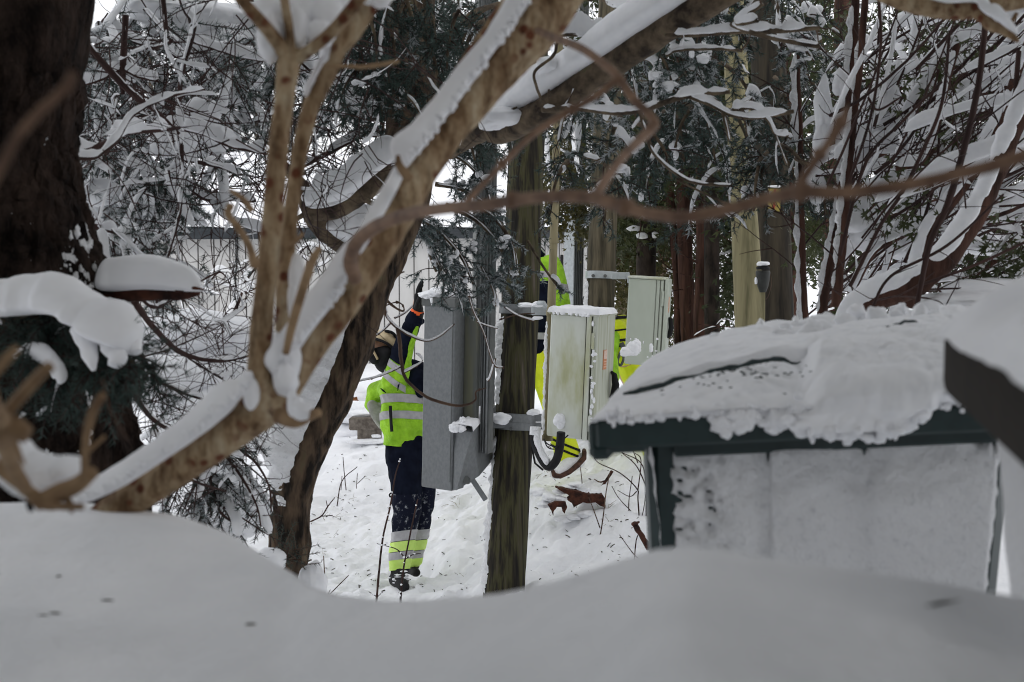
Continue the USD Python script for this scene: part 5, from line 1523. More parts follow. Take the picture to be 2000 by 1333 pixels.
# ---------- twiggy spruce behind it: dead, snow-laden lower branches
TD = thing('twiggy_spruce', 'spruce with a tangle of dead red-brown twigs and snow-laden branches, right of the massive trunk', 'tree')
tk = Bag(71)
t2p, t2r = pxpath([(600, -700, 5.6, 14), (505, -60, 5.6, 13), (480, 60, 5.55, 13), (462, 130, 5.5, 12), (430, 205, 5.45, 9), (418, 235, 5.4, 6)], per=8)
tk.limb(t2p, t2r, 12, .15, 20)
LIMBS = [  # px rows, snow thickness (m), width, twigs per metre
    ([(60, -40, 3.7, 5), (100, 5, 3.75, 5), (165, 80, 3.8, 6), (215, 140, 3.85, 7), (265, 190, 3.9, 6), (305, 218, 3.95, 5), (350, 262, 4.0, 3)], .012, 1.0, 7),
    ([(310, -60, 4.0, 5), (320, 10, 4.0, 5), (325, 60, 4.0, 5), (333, 82, 4.0, 4), (300, 95, 4.05, 3)], .006, 1.0, 10),
    ([(345, -30, 4.1, 6), (362, 20, 4.1, 6), (377, 45, 4.1, 7), (372, 80, 4.1, 6), (356, 140, 4.1, 5), (350, 210, 4.1, 5), (355, 300, 4.1, 4.5), (352, 400, 4.1, 4), (345, 440, 4.1, 3.5), (325, 510, 4.1, 3)], .018, 1.6, 13),
    ([(100, 275, 3.6, 7), (160, 292, 3.65, 7), (210, 280, 3.7, 7), (245, 260, 3.8, 6), (300, 255, 3.9, 5), (350, 250, 4.0, 4)], .040, 1.8, 12),
    ([(120, 300, 3.5, 6), (180, 308, 3.55, 6), (225, 275, 3.6, 6), (260, 225, 3.65, 4), (330, 190, 3.7, 3), (400, 175, 3.8, 2)], .018, 1.5, 12),
    ([(245, 30, 4.3, 7), (243, 70, 4.3, 6), (240, 130, 4.3, 7), (240, 185, 4.3, 4)], .004, .8, 8),
    ([(240, 132, 4.3, 6), (195, 155, 4.3, 5), (150, 168, 4.3, 4)], .030, 1.8, 10),
    ([(242, 134, 4.3, 5), (270, 148, 4.3, 5), (310, 158, 4.3, 4)], .024, 1.8, 10),
    ([(355, 250, 4.2, 5), (400, 262, 4.2, 5), (450, 285, 4.2, 4.5), (520, 300, 4.2, 4)], .042, 2.2, 10),
    ([(350, 310, 4.3, 4), (400, 320, 4.3, 4), (440, 330, 4.3, 3), (470, 342, 4.3, 2)], .022, 2, 10),
    ([(362, 350, 4.6, 8), (372, 365, 4.6, 6), (400, 388, 4.6, 5), (440, 390, 4.6, 4), (500, 392, 4.6, 3)], .030, 2, 10),
    ([(408, 390, 4.6, 4), (440, 425, 4.6, 4), (500, 450, 4.6, 4), (560, 470, 4.6, 3)], .030, 2, 9),
    ([(360, 330, 4.4, 3), (330, 350, 4.4, 3), (280, 330, 4.4, 3), (230, 320, 4.4, 2)], .030, 2.4, 10),
    ([(170, 440, 3.9, 6), (215, 450, 3.9, 6), (240, 460, 3.95, 5), (262, 490, 4, 3)], .045, 2.2, 10),
    ([(375, 80, 4.2, 5), (420, 95, 4.2, 4), (470, 110, 4.2, 4), (520, 120, 4.2, 3)], .03, 2, 10),
    ([(262, 590, 3.5, 7), (300, 640, 3.6, 6), (355, 690, 3.7, 5), (430, 705, 3.8, 4), (500, 690, 3.9, 3)], .010, 1.2, 20),
    ([(255, 640, 3.5, 6), (290, 720, 3.6, 5), (340, 760, 3.7, 4), (420, 785, 3.8, 3), (470, 790, 3.9, 2)], .012, 1.2, 22),
    ([(255, 560, 3.7, 4), (300, 600, 3.8, 4), (350, 570, 3.9, 3), (430, 530, 4.0, 2)], .006, 1.2, 18),
    ([(255, 760, 3.5, 6), (300, 820, 3.6, 5), (360, 850, 3.7, 4), (430, 870, 3.8, 3)], .012, 1.4, 24),
    ([(300, 830, 3.6, 5), (330, 900, 3.6, 4), (380, 940, 3.7, 3), (440, 960, 3.8, 2)], .008, 1.4, 22),
    ([(258, 700, 3.9, 5), (330, 680, 4, 4), (420, 640, 4.1, 3), (480, 600, 4.2, 2)], .012, 1.5, 18),
    ([(520, 60, 5.2, 7), (590, 120, 5.2, 6), (660, 190, 5.2, 5), (700, 240, 5.2, 4)], .03, 2, 10),
    ([(560, -20, 5.4, 6), (640, 60, 5.4, 6), (720, 120, 5.4, 5), (760, 160, 5.4, 3)], .03, 2, 10),
    ([(580, 330, 5.6, 5), (640, 300, 5.6, 5), (700, 270, 5.6, 4), (760, 262, 5.6, 3)], .03, 1.6, 10),
    ([(640, 210, 5.6, 9), (690, 222, 5.6, 10), (740, 228, 5.6, 9), (790, 220, 5.6, 8)], .10, 2.2, 6),
    ([(600, 390, 5.8, 5), (650, 345, 5.8, 5), (700, 340, 5.8, 4), (740, 320, 5.8, 3)], .02, 1.4, 12),
    ([(420, 210, 5.4, 5), (480, 240, 5.4, 5), (540, 230, 5.4, 4), (620, 260, 5.4, 3)], .03, 2, 9),
    ([(200, 40, 4.8, 5), (260, 80, 4.8, 5), (330, 100, 4.8, 4), (390, 140, 4.8, 3)], .03, 2, 10),
    ([(170, 210, 4.9, 5), (240, 230, 4.9, 5), (310, 220, 4.9, 4), (380, 250, 4.9, 3)], .03, 2, 10),
]
NEED = []
for rows, th, wd, pm_ in LIMBS:
    p_, r_ = pxpath(rows, per=7)
    tk.limb(p_, r_, 7, .2, 50, snow=th, wide=wd * .85, lump_=.65, sfreq=14, minperp=.3, gap=.55)
    d_ = rows[0][2]
    low = rows[0][1] > 540
    out = tk.twigs_on(p_, r_, pm_ * 1.25, (.14, .46), mpp(d_) * 1.7, droop=.55 if not low else .35, curl=.55, lo=.02, sub=1 if low else 1, snow_p=.16 if not low else .05, snow_t=.012, forward=.55, flat=.8, n=8)
    if not low and d_ > 3.8:
        NEED += [w for w in out if tk.rng.random() < .10]
# extra thin hanging twigs seen all through the tangle
for _ in range(170):
    px, py, d_ = tk.rng.uniform(140, 720), tk.rng.uniform(-40, 420), tk.rng.uniform(3.8, 6.0)
    w, r_ = grow(P(px, py, d_), tk.rng.normal(size=3) * [1, .5, .5] - [0, 0, .6], tk.rng.uniform(.25, .8), mpp(d_) * 1.6, 9, tk.rng, .6, .7, .35)
    tk.twig.add(*tube(w, r_, 4, False))
    out = tk.twigs_on(w, r_, 12, (.06, .22), mpp(d_) * 1.1, droop=.4, curl=.6, snow_p=.12, snow_t=.010, n=6)
    if tk.rng.random() < .12:
        NEED += out
tk.dress(NEED, 380, .022, .0030, .9, frost=.35)
# snow-coated green sprays scattered in the tangle
SPR = [(600, 60, 5.6, 50, 90), (650, 120, 5.7, 60, 90), (560, 60, 5.5, 40, 90), (690, 60, 5.8, 50, 90), (480, 230, 5.3, 40, 80), (350, 180, 5.2, 40, 80), (200, 260, 4.9, 30, 60), (325, 370, 4.5, 26, 60), (290, 400, 4.6, 26, 60), (270, 520, 4.4, 30, 70), (450, 130, 4.7, 40, 60), (400, 340, 4.8, 30, 50), (420, 250, 5, 26, 30), (230, 130, 5, 30, 70), (180, 220, 5, 26, 60), (210, 100, 5, 26, 80), (290, 60, 5, 26, 60),
       (270, 180, 5, 26, 60), (500, 180, 5.3, 60, 70), (540, 130, 5.3, 40, 80), (240, 400, 5.2, 30, 60), (160, 300, 5.0, 20, 80), (190, 330, 4.6, 20, 60), (250, 430, 4.6, 24, 60), (620, 240, 5.6, 50, 50), (230, 480, 4.0, 20, 50), (260, 300, 4.8, 26, 40), (150, 150, 4.5, 20, 80), (330, 160, 5.2, 30, 60), (300, 20, 5.2, 30, 60), (280, 540, 4.2, 26, 40)]
for px, py, d_, a, b in SPR:
    for _ in range(11):
        p0 = P(px + tk.rng.normal() * a, py - b * .5 + tk.rng.normal() * b * .3, d_ + tk.rng.normal() * .2)
        w, r_ = grow(p0, tk.rng.normal(size=3) * [.6, .5, .3] + [0, 0, -.7], tk.rng.uniform(.12, .26), .0035, 7, tk.rng, .4, .3, .4)
        tk.twig.add(*tube(w, r_, 4, False))
        o2 = tk.twigs_on(w, r_, 26, (.05, .12), .002, droop=.2, curl=.2, snow_p=0, n=4)
        tk.dress([(w, r_)] + o2, 480, .022, .0032, frost=.35)
        if tk.rng.random() < .6:
            ww = spline(w, per=3)
            tk.k += 1
            tk.snow.add(*snowcap(ww, .011, .014, 1.6, 9, tk.k, .4, 18, minperp=.6))
# thick snow cushions
for k, (px, py, d_, a, b, c) in enumerate(((300, 15, 5.0, .16, .2, .06), (360, 40, 5.1, .2, .2, .10), (430, 40, 5.2, .22, .2, .09), (400, 70, 5.2, .16, .2, .08), (440, 90, 5.2, .14, .2, .10), (460, 30, 5.3, .16, .2, .07), (330, 25, 5.0, .14, .2, .05), (245, 115, 4.5, .05, .05, .06), (375, 230, 4.6, .10, .08, .07), (400, 280, 4.6, .12, .08, .06), (330, 270, 4.5, .10, .08, .06), (300, 420, 4.8, .08, .08, .10), (350, 380, 4.6, .05, .06, .12),
                                             (190, 380, 4.4, .09, .08, .05), (160, 400, 4.6, .10, .1, .08), (460, 150, 5.2, .09, .09, .12), (380, 660, 6.5, .4, .3, .14), (420, 740, 6.5, .5, .3, .18), (330, 740, 6.2, .3, .3, .16), (430, 830, 6.2, .4, .3, .2), (330, 290, 5, .1, .1, .05), (470, 690, 7, .3, .3, .12), (690, 215, 5.7, .12, .1, .06), (620, 150, 5.8, .15, .1, .09))):
    for j in range(3):
        tk.snow.add(*lump(P(px + tk.rng.normal() * 14, py + tk.rng.normal() * 9, d_), np.array([a, b, c]) * tk.rng.uniform(.5, .9), 300 + 4 * k + j, 2, .4, 1.7))
tk.finish(TD, 'twig_dark', 'twig_dark', 'needle')

# ---------- small drooping spruce boughs low at the left, behind the shrub
TL = thing('young_spruce', 'small snowy spruce with drooping green sprays behind the leaning tan stem', 'tree')
tl = Bag(81)
tr_p, tr_r = pxpath([(395, 1190, 4.6, 16), (390, 1000, 4.6, 14), (384, 880, 4.6, 9), (380, 800, 4.6, 4)], per=6)
tl.limb(tr_p, tr_r, 10)
for k in range(44):
    px, py = tl.rng.uniform(350, 500), tl.rng.uniform(850, 1030)
    p0 = P(390 + (px - 390) * .3, py - 50, 4.45)
    d0 = np.array([(px - 390) / 120, -.5 + tl.rng.normal() * .4, -.1])
    w, r_ = grow(p0, d0, tl.rng.uniform(.15, .36), .004, 8, tl.rng, .9, .25, .4)
    tl.twig.add(*tube(w, r_, 4, False))
    o2 = tl.twigs_on(w, r_, 22, (.05, .14), .0022, droop=.7, curl=.3, snow_p=.15, snow_t=.012, n=5)
    tl.dress([(w, r_)] + o2, 330, .019, .0026, frost=.25)
    if tl.rng.random() < .4:
        tl.k += 1
        tl.snow.add(*snowcap(spline(w, per=3), .010, .016, 1.8, 9, tl.k, .5, 18, minperp=.5))
for px, py, a, b in ((450, 930, .05, .04), (430, 980, .06, .10), (470, 1000, .07, .09), (410, 950, .05, .07), (440, 1040, .08, .05)):
    tl.snow.add(*lump(P(px, py, 4.75), (a, .05, b), int(px), 3, .4))
for rows in ([(470, 880, 4.4, 3), (500, 905, 4.35, 2.5), (525, 950, 4.3, 2), (530, 1000, 4.3, 1.5)], [(440, 890, 4.4, 3), (470, 930, 4.35, 3), (500, 985, 4.3, 2), (510, 1030, 4.3, 1.5)], [(400, 900, 4.4, 4), (415, 950, 4.4, 3), (430, 1000, 4.35, 3), (470, 1030, 4.3, 2)]):
    p_, r_ = pxpath(rows, per=6)
    tl.twig.add(*tube(p_, r_, 5, False))
    tl.twigs_on(p_, r_, 26, (.05, .16), .002, droop=.4, curl=.5, snow_p=.15, sub=1)
tl.finish(TL, 'twig_dark', 'twig_dark', 'needle')

# ---------- broadleaf tree in the middle: furrowed trunk, two crossing limbs, long snowy limb to the right
TM = thing('broadleaf_tree', 'furrowed rough-barked tree leaning right, its long limb thick with snow across the top', 'tree')
mp, mr = pxpath([(560, 1300, 5.2, 46), (563, 1150, 5.2, 40), (565, 1050, 5.2, 40), (570, 960, 5.2, 42), (600, 860, 5.2, 46), (645, 760, 5.2, 50), (690, 640, 5.2, 50), (728, 540, 5.22, 46), (768, 460, 5.25, 44), (795, 370, 5.3, 48), (803, 250, 5.4, 52), (800, 120, 5.5, 52), (800, -60, 5.6, 50), (805, -600, 5.8, 40)], per=16)
part(TM, 'trunk', tube(mp, mr, 72, True, .06, 14, 8, (.016, 3.0, 9.0)), M['bark_mid'], smooth=50)
frost_strip(TM, mp, mr, pole_at(mp, 985), pole_at(mp, 600), -.9, 1.5, .05, 9, M['snow_frost'], cut=.05, fade=4, name='snow_on_trunk', nu=160, nv=30, freq=18)
lb = Bag(91)
L1 = pxpath([(735, 530, 5.2, 30), (700, 500, 5.15, 22), (660, 470, 5.1, 21), (625, 440, 5.05, 21), (605, 405, 5.0, 19), (592, 370, 5.0, 15), (570, 340, 5.0, 12), (530, 300, 5.0, 9)], per=9)
lb.wood.add(*tube(*L1, 22, True, .22, 16, 3, (.006, 2.2, 12)))
L2 = pxpath([(615, 418, 5.0, 16), (645, 415, 4.98, 17), (680, 400, 4.97, 18), (715, 375, 4.97, 19), (750, 345, 5.0, 20), (790, 318, 5.1, 24)], per=9)
lb.wood.add(*tube(*L2, 22, True, .22, 16, 5, (.006, 2.2, 12)))
for rows in ([(702, 385, 4.95, 6), (730, 398, 4.9, 5), (770, 405, 4.9, 3)], [(600, 415, 5, 6), (575, 430, 5, 4), (540, 440, 5, 3)], [(690, 490, 5.1, 6), (665, 478, 5.05, 4), (640, 480, 5, 2)]):
    lb.wood.add(*tube(*pxpath(rows, per=5), 8, True, .2, 40, 4))
parts(TM, 'limb', lb.wood, M['bark_branch'], True)
sp1 = pxpath([(588, 385, 4.97, 20), (610, 400, 4.97, 21), (645, 398, 4.95, 22), (680, 380, 4.93, 22), (715, 350, 4.93, 22), (750, 320, 4.95, 22), (785, 298, 5.0, 20)], per=12)
sn = MB().add(*snowcap(sp1[0], sp1[1], np.interp(np.linspace(0, 1, len(sp1[0])), [0, .1, .3, .6, 1], [.10, .12, .085, .09, .085]), 1.5, 18, 4, .3, 9))
sp2 = pxpath([(625, 440, 5.05, 15), (655, 462, 5.08, 18), (690, 480, 5.12, 20), (720, 500, 5.15, 15)], per=10)
sn.add(*snowcap(*sp2, .10, 1.9, 16, 6, .35, 9))
sn.add(*lump(P(690, 445, 5.2), (.12, .09, .09), 7)).add(*lump(P(660, 440, 5.2), (.07, .07, .05), 8)).add(*lump(P(723, 470, 5.2), (.08, .08, .09), 9))
parts(TM, 'snow_on_limb', sn, M['snow'], True)
# long right limb
RL = pxpath([(815, 300, 5.3, 42), (880, 275, 5.0, 32), (945, 250, 4.7, 26), (985, 258, 4.55, 24), (1040, 228, 4.4, 26), (1100, 190, 4.3, 27), (1180, 135, 4.2, 28), (1260, 82, 4.1, 29), (1340, 30, 4.0, 29), (1400, -5, 3.95, 30), (1500, -70, 3.9, 30), (1700, -200, 3.9, 28)], per=14)
part(TM, 'limb', tube(*RL, 30, True, .16, 15, 6, (.007, 2.4, 10)), M['bark_branch'], smooth=True)
SR = pxpath([(940, 240, 4.62, 24), (975, 238, 4.55, 24), (1010, 215, 4.45, 26), (1060, 180, 4.32, 30), (1120, 145, 4.24, 30), (1180, 105, 4.16, 32), (1260, 52, 4.06, 33), (1340, 0, 3.97, 33), (1420, -50, 3.93, 33)], per=18)
nS = len(SR[0])
sn = MB().add(*snowcap(SR[0], SR[1], np.interp(np.linspace(0, 1, nS), [0, .08, .25, .4, 1], [.05, .075, .078, .07, .07]), 1.25, 20, 3, .32, 7))
sn.add(*lump(P(982, 228, 4.42), (.07, .06, .032), 4, amp=.25)).add(*lump(P(965, 238, 4.42), (.05, .05, .03), 5)).add(*lump(P(1075, 130, 4.25), (.04, .04, .03), 6)).add(*lump(P(1098, 130, 4.25), (.03, .04, .02), 8))
parts(TM, 'snow_on_limb', sn, M['snow'], True)
tb = Bag(95)
# thin side branches of the limb, with snow
for rows, th in (([(1060, 215, 4.3, 6), (1130, 212, 4.2, 6), (1200, 220, 4.1, 6), (1255, 215, 4.05, 6), (1300, 200, 4.0, 6), (1345, 187, 4.0, 6), (1425, 180, 4.0, 4)], .020),
                 ([(1250, 218, 4.05, 4), (1262, 260, 4.05, 4), (1278, 300, 4.05, 4), (1320, 338, 4.05, 4), (1360, 357, 4.05, 4), (1430, 363, 4.05, 3)], .007),
                 ([(1345, 188, 4.0, 5), (1390, 205, 4.0, 5), (1430, 225, 4.0, 4.5), (1480, 230, 4.0, 4), (1550, 218, 4.0, 4)], .018),
                 ([(1430, 215, 4.0, 4), (1470, 212, 4.0, 4), (1500, 235, 4.0, 3.5), (1515, 262, 4.0, 3), (1540, 266, 4.0, 2.5)], .022),
                 ([(1410, 210, 4.0, 5), (1420, 250, 4.0, 4), (1425, 275, 4.0, 3)], .004),
                 ([(1515, 262, 4.0, 2.5), (1525, 290, 4.0, 2), (1537, 322, 4.0, 3)], .003),
                 ([(1300, 70, 4.0, 4), (1360, 68, 3.95, 5), (1440, 62, 3.9, 5), (1520, 60, 3.9, 6), (1600, 55, 3.9, 4)], .020),
                 ([(1430, 48, 3.9, 6), (1470, 65, 3.8, 5), (1530, 78, 3.8, 6), (1600, 90, 3.8, 6)], .006),
                 ([(1480, 40, 3.8, 5), (1440, 45, 3.85, 5), (1490, 8, 3.8, 4)], .02),
                 ([(1070, 64, 4.2, 6), (1120, 66, 4.2, 6), (1185, 64, 4.2, 5)], .05),
                 ([(1180, 0, 4.4, 5), (1230, 20, 4.3, 5), (1290, 5, 4.2, 4)], .05),
                 ([(1300, 110, 4.1, 3), (1325, 98, 4.1, 4), (1400, 95, 4.05, 4), (1450, 100, 4.05, 3)], .010),
                 ([(1320, 350, 4.05, 2), (1400, 390, 4.05, 2), (1460, 410, 4.05, 2)], 0.0),
                 ([(1060, 200, 4.2, 3), (1048, 170, 4.15, 3), (1045, 140, 4.1, 3), (1080, 110, 4.1, 3), (1088, 85, 4.1, 3)], 0.0),
                 ([(1072, 190, 4.15, 3), (1072, 175, 4.15, 2)], 0.0), ([(945, 238, 4.4, 3), (975, 225, 4.4, 2.5), (1010, 210, 4.38, 2)], 0.0)):
    p_, r_ = pxpath(rows, per=14)
    tb.limb(p_, r_, 8, .15, 60, snow=th, wide=1.3, lump_=.9, sfreq=24, minperp=.35, gap=.25)
    if th > .004:
        tb.twigs_on(p_, r_, 5, (.05, .16), .003, droop=.3, curl=.4, snow_p=.4, snow_t=.012)
# water-sprout twigs hanging before the cabinet
for rows, th in (([(735, 545, 5.4, 3), (748, 580, 5.45, 3.4), (752, 610, 5.5, 3.6), (763, 628, 5.5, 3.6), (776, 640, 5.5, 3.6), (800, 655, 5.5, 3), (833, 666, 5.5, 2.5), (860, 656, 5.5, 2.3), (888, 633, 5.5, 1.5)], .005),
                 ([(776, 640, 5.5, 4), (781, 670, 5.5, 4), (783, 700, 5.5, 3.6), (790, 735, 5.5, 3.4), (806, 755, 5.5, 3), (832, 775, 5.5, 3), (860, 786, 5.5, 3), (895, 793, 5.5, 2.6), (920, 788, 5.5, 2.4), (930, 780, 5.5, 2)], 0.0),
                 ([(730, 562, 5.4, 3), (750, 582, 5.4, 3), (770, 600, 5.4, 2.6), (788, 608, 5.4, 2), (786, 596, 5.4, 1.6), (772, 591, 5.4, 1.3), (742, 602, 5.4, 1.3)], .0),
                 ([(770, 622, 5.5, 2.4), (790, 612, 5.5, 2), (808, 596, 5.5, 1.6)], .003), ([(764, 630, 5.5, 2.6), (745, 648, 5.5, 2.2), (720, 662, 5.5, 2), (690, 660, 5.5, 1.6)], .004),
                 ([(700, 745, 5.5, 1.6), (735, 737, 5.5, 1.8), (768, 724, 5.5, 2), (785, 715, 5.5, 2)], .006), ([(785, 730, 5.5, 2), (805, 720, 5.5, 2), (825, 705, 5.5, 1.3), (812, 690, 5.5, 1)], .008),
                 ([(930, 780, 5.5, 2.2), (930, 765, 5.5, 1.5), (950, 758, 5.5, 1.2)], 0.0), ([(736, 570, 5.4, 2), (700, 540, 5.4, 2), (760, 541, 5.4, 1.5), (790, 531, 5.4, 1.5)], 0.0),
                 ([(916, 578, 6.2, 2.4), (926, 610, 6.2, 2.2), (945, 650, 6.2, 2), (957, 690, 6.2, 2), (968, 715, 6.2, 3), (985, 718, 6.2, 1.4)], .004), ([(930, 628, 6.2, 1.8), (950, 636, 6.2, 1.6), (972, 642, 6.2, 1.4)], .004),
                 ([(968, 700, 6.2, 2), (958, 735, 6.2, 2), (952, 745, 6.2, 2)], .016), ([(985, 600, 6.3, 1.6), (1010, 616, 6.3, 1.8), (1045, 628, 6.3, 2)], .006), ([(975, 625, 6.3, 1.5), (1010, 615, 6.3, 1.5), (1045, 612, 6.3, 1)], .0)):
    p_, r_ = pxpath(rows, per=8)
    tb.limb(p_, r_, 6, .25, 90, snow=th, wide=1.3, lump_=.7, sfreq=30, target=tb.twig)
    for k in range(len(p_) // 9):
        q_ = p_[tb.rng.integers(len(p_))]
        tb.twig.add(*lump(q_, (.0045, .0045, .006), int(tb.rng.integers(999)), 1))
# bottom tuft by the trunk foot
for k in range(26):
    p0 = P(575 + tb.rng.normal() * 14, 1085 + tb.rng.normal() * 14, 4.95)
    w, r_ = grow(p0, tb.rng.normal(size=3) * [1, .4, .6], tb.rng.uniform(.05, .12), .003, 5, tb.rng, .2, .3)
    tb.twig.add(*tube(w, r_, 4, False))
    tb.ndl.add(*twig_needles([(w, r_)], 420, .02, .0022, tb.rng))
tb.finish(TM, 'bark_branch', 'twig_brown', 'needle', names=('side_branch', 'twigs', 'tuft', 'twig_snow'))
parts(TM, 'snow_at_foot', MB().add(*lump(P(527, 1095, 4.9), (.055, .06, .045), 3, amp=.25)).add(*lump(P(610, 1150, 5.0), (.05, .1, .1), 4)).add(*lump(P(545, 1130, 4.9), (.03, .05, .03), 6)), M['snow'], True)
# ---------- spruces behind: full boughs, needles and snow
def bough(bag, p0, az, L, tilt=.05, droop=.7, per_m=17, tl=(.18, .5), dens=150, nl=.026, nw=.0048, snow=.5, snow_t=.020, r0=.02, sub=0):
    rng = bag.rng
    w, r_ = grow(p0, [math.cos(az), math.sin(az), tilt], L, r0, 11, rng, droop, .16, .2)
    bag.k += 1
    bag.wood.add(*tube(w, r_, 6, False))
    if rng.random() < .75:
        bag.snow.add(*snowcap(spline(w, per=3), np.interp(np.linspace(0, 1, 31), np.linspace(0, 1, 11), np.maximum(r_, .012)), snow_t * rng.uniform(.8, 1.8), 1.8, 7, bag.k, .6, 14, minperp=.35, gap=.6))
    tw = bag.twigs_on(w, r_, per_m, tl, .004, droop=.75, curl=.25, lo=.1, sub=sub, snow_p=snow * .3, snow_t=snow_t * .8, flat=.35, n=6)
    bag.dress(tw + [(w[4:], r_[4:])], dens, nl, nw, frost=snow * .7)


def far_bough(bag, p0, az, L, **kw):
    bough(bag, p0, az, L, **kw)


def spruce(name, label, foot_px, depth, r_px, boughs, seed, needle='needle', lean=0, group=None, view=None):
    t = thing(name, label, 'tree', group=group)
    bag = Bag(seed)
    rows = [(foot_px[0], foot_px[1], depth, r_px), (foot_px[0] + lean * .5, 500, depth, r_px * .95), (foot_px[0] + lean, -100, depth, r_px * .9), (foot_px[0] + lean * 2, -1200, depth, r_px * .75), (foot_px[0] + lean * 3, -2600, depth, r_px * .4)]
    p_, r_ = pxpath(rows, per=10)
    part(t, 'trunk', tube(p_, r_, 26, True, .08, 12, seed, (.01, 2.4, 8)), M['bark_dark'], smooth=True)
    for (py, az, L, kw) in boughs:
        s = pole_at(p_, py)
        bough(bag, along(p_, s)[0], az, L, **kw)
    bag.finish(t, 'bark_branch', 'twig_dark', needle)
    return t


rb_ = np.random.default_rng(19)


def whorl(n, py0, py1, az0, az1, L0, L1, **kw):
    return [(rb_.uniform(py0, py1), rb_.uniform(az0, az1), rb_.uniform(L0, L1), kw) for _ in range(n)]


# dense spruce behind the mossy pole: trunk hidden by the pole
spruce('spruce_tree', 'dark green spruce standing directly behind the mossy pole, boughs hanging over the grey cabinet', (1004, 1010), 12.6, 20,
       whorl(16, -200, 120, math.radians(200), math.radians(340), 2.6, 4.2, droop=.75, snow=.35) + whorl(10, -700, -200, math.radians(190), math.radians(350), 3, 4.5, droop=.9, snow=.3) + whorl(8, -300, 250, math.radians(150), math.radians(200), 1.8, 3.0, snow=.4) + whorl(8, -300, 250, math.radians(-20), math.radians(30), 1.8, 3.0, snow=.4), 101, 'needle', lean=26)


# overhanging boughs of a spruce out of the frame at the top: placed one by one
def hanging(name, label, specs, seed, needle, trunk):
    t = thing(name, label, 'tree')
    bag = Bag(seed)
    p_, r_ = trunk
    part(t, 'trunk', tube(p_, r_, 20, True, .08, 12, seed), M['bark_dark'], smooth=True)
    for rows, per_m, tl, dens, snow, sth in specs:
        q, r2_ = pxpath(rows, per=6)
        bag.k += 1
        bag.wood.add(*tube(q, r2_, 7, False, .1, 30, bag.k))
        if sth > 0:
            bag.snow.add(*snowcap(q, np.maximum(r2_, .008), sth, 1.7, 8, bag.k, .65, 18, minperp=.35, gap=.6))
        tw = bag.twigs_on(q, r2_, per_m, tl, .0032, droop=.8, curl=.25, lo=.0, sub=0, snow_p=snow * .22, snow_t=.016, flat=.6, n=6, forward=.6)
        sub_ = []
        for w, r3 in tw:
            sub_ += bag.twigs_on(w, r3, 22, (.05, .13), .002, droop=.35, curl=.2, lo=.2, snow_p=0, snow_t=.013, flat=.8, n=4, forward=.9)
        bag.dress(tw + sub_, dens * 1.25, .024, .0042, frost=snow * .6)
        # clumps of snow sitting in the sprays
        for w, r3 in tw:
            if bag.rng.random() < snow * .35:
                c = w[bag.rng.integers(1, len(w))]
                for j in range(3):
                    bag.snow.add(*lump(c + bag.rng.normal(size=3) * .018 + [0, 0, .01], bag.rng.uniform(.007, .022, 3) * [1.2, 1.2, .9], int(bag.rng.integers(9999)), 1, .5))
    bag.finish(t, 'bark_branch', 'twig_dark', needle)
    return t


HT = pxpath([(1255, 1100, 11.0, 20), (1262, 500, 11.0, 19), (1275, -100, 11, 18), (1300, -1500, 11, 14), (1310, -2600, 11, 8)], per=8)
hs_ = []
# curtain above the grey cabinet
for rows in ([(760, 395, 6.4, 5), (800, 420, 6.4, 5), (850, 445, 6.4, 4), (900, 500, 6.4, 4), (925, 555, 6.4, 3)], [(815, 440, 6.4, 4), (850, 470, 6.4, 4), (880, 520, 6.4, 3), (905, 548, 6.4, 2)], [(870, 400, 6.5, 5), (930, 430, 6.5, 5), (975, 480, 6.5, 4), (1000, 540, 6.5, 3)],
             [(930, 400, 6.5, 5), (970, 430, 6.5, 4), (1000, 480, 6.5, 4), (1010, 540, 6.5, 3)], [(850, 360, 6.6, 5), (900, 370, 6.6, 4), (950, 400, 6.6, 4), (980, 440, 6.6, 3)], [(860, 300, 6.6, 4), (900, 310, 6.6, 4), (940, 350, 6.6, 3), (960, 400, 6.6, 2)], [(800, 420, 6.3, 4), (835, 470, 6.3, 3), (862, 530, 6.3, 3)], [(940, 520, 6.5, 3), (965, 570, 6.5, 3), (968, 600, 6.5, 2)], [(850, 500, 6.4, 3), (880, 545, 6.4, 3), (890, 575, 6.4, 2)]):
    hs_.append((rows, 34, (.10, .24), 380, .40, .004))
hs_.append(([(1030, 470, 6.5, 3), (1060, 520, 6.5, 2.5), (1100, 575, 6.5, 2)], 14, (.05, .10), 420, .5, .0))
for rows in ([(852, 530, 6.35, 3), (842, 505, 6.3, 3), (838, 485, 6.3, 3)],):
    hs_.append((rows, 30, (.05, .12), 420, .8, .03))
hanging('spruce_tree', 'spruce whose snow-dusted boughs curtain the top of the grey cabinet and mossy pole', hs_, 111, 'needle_blue', HT)

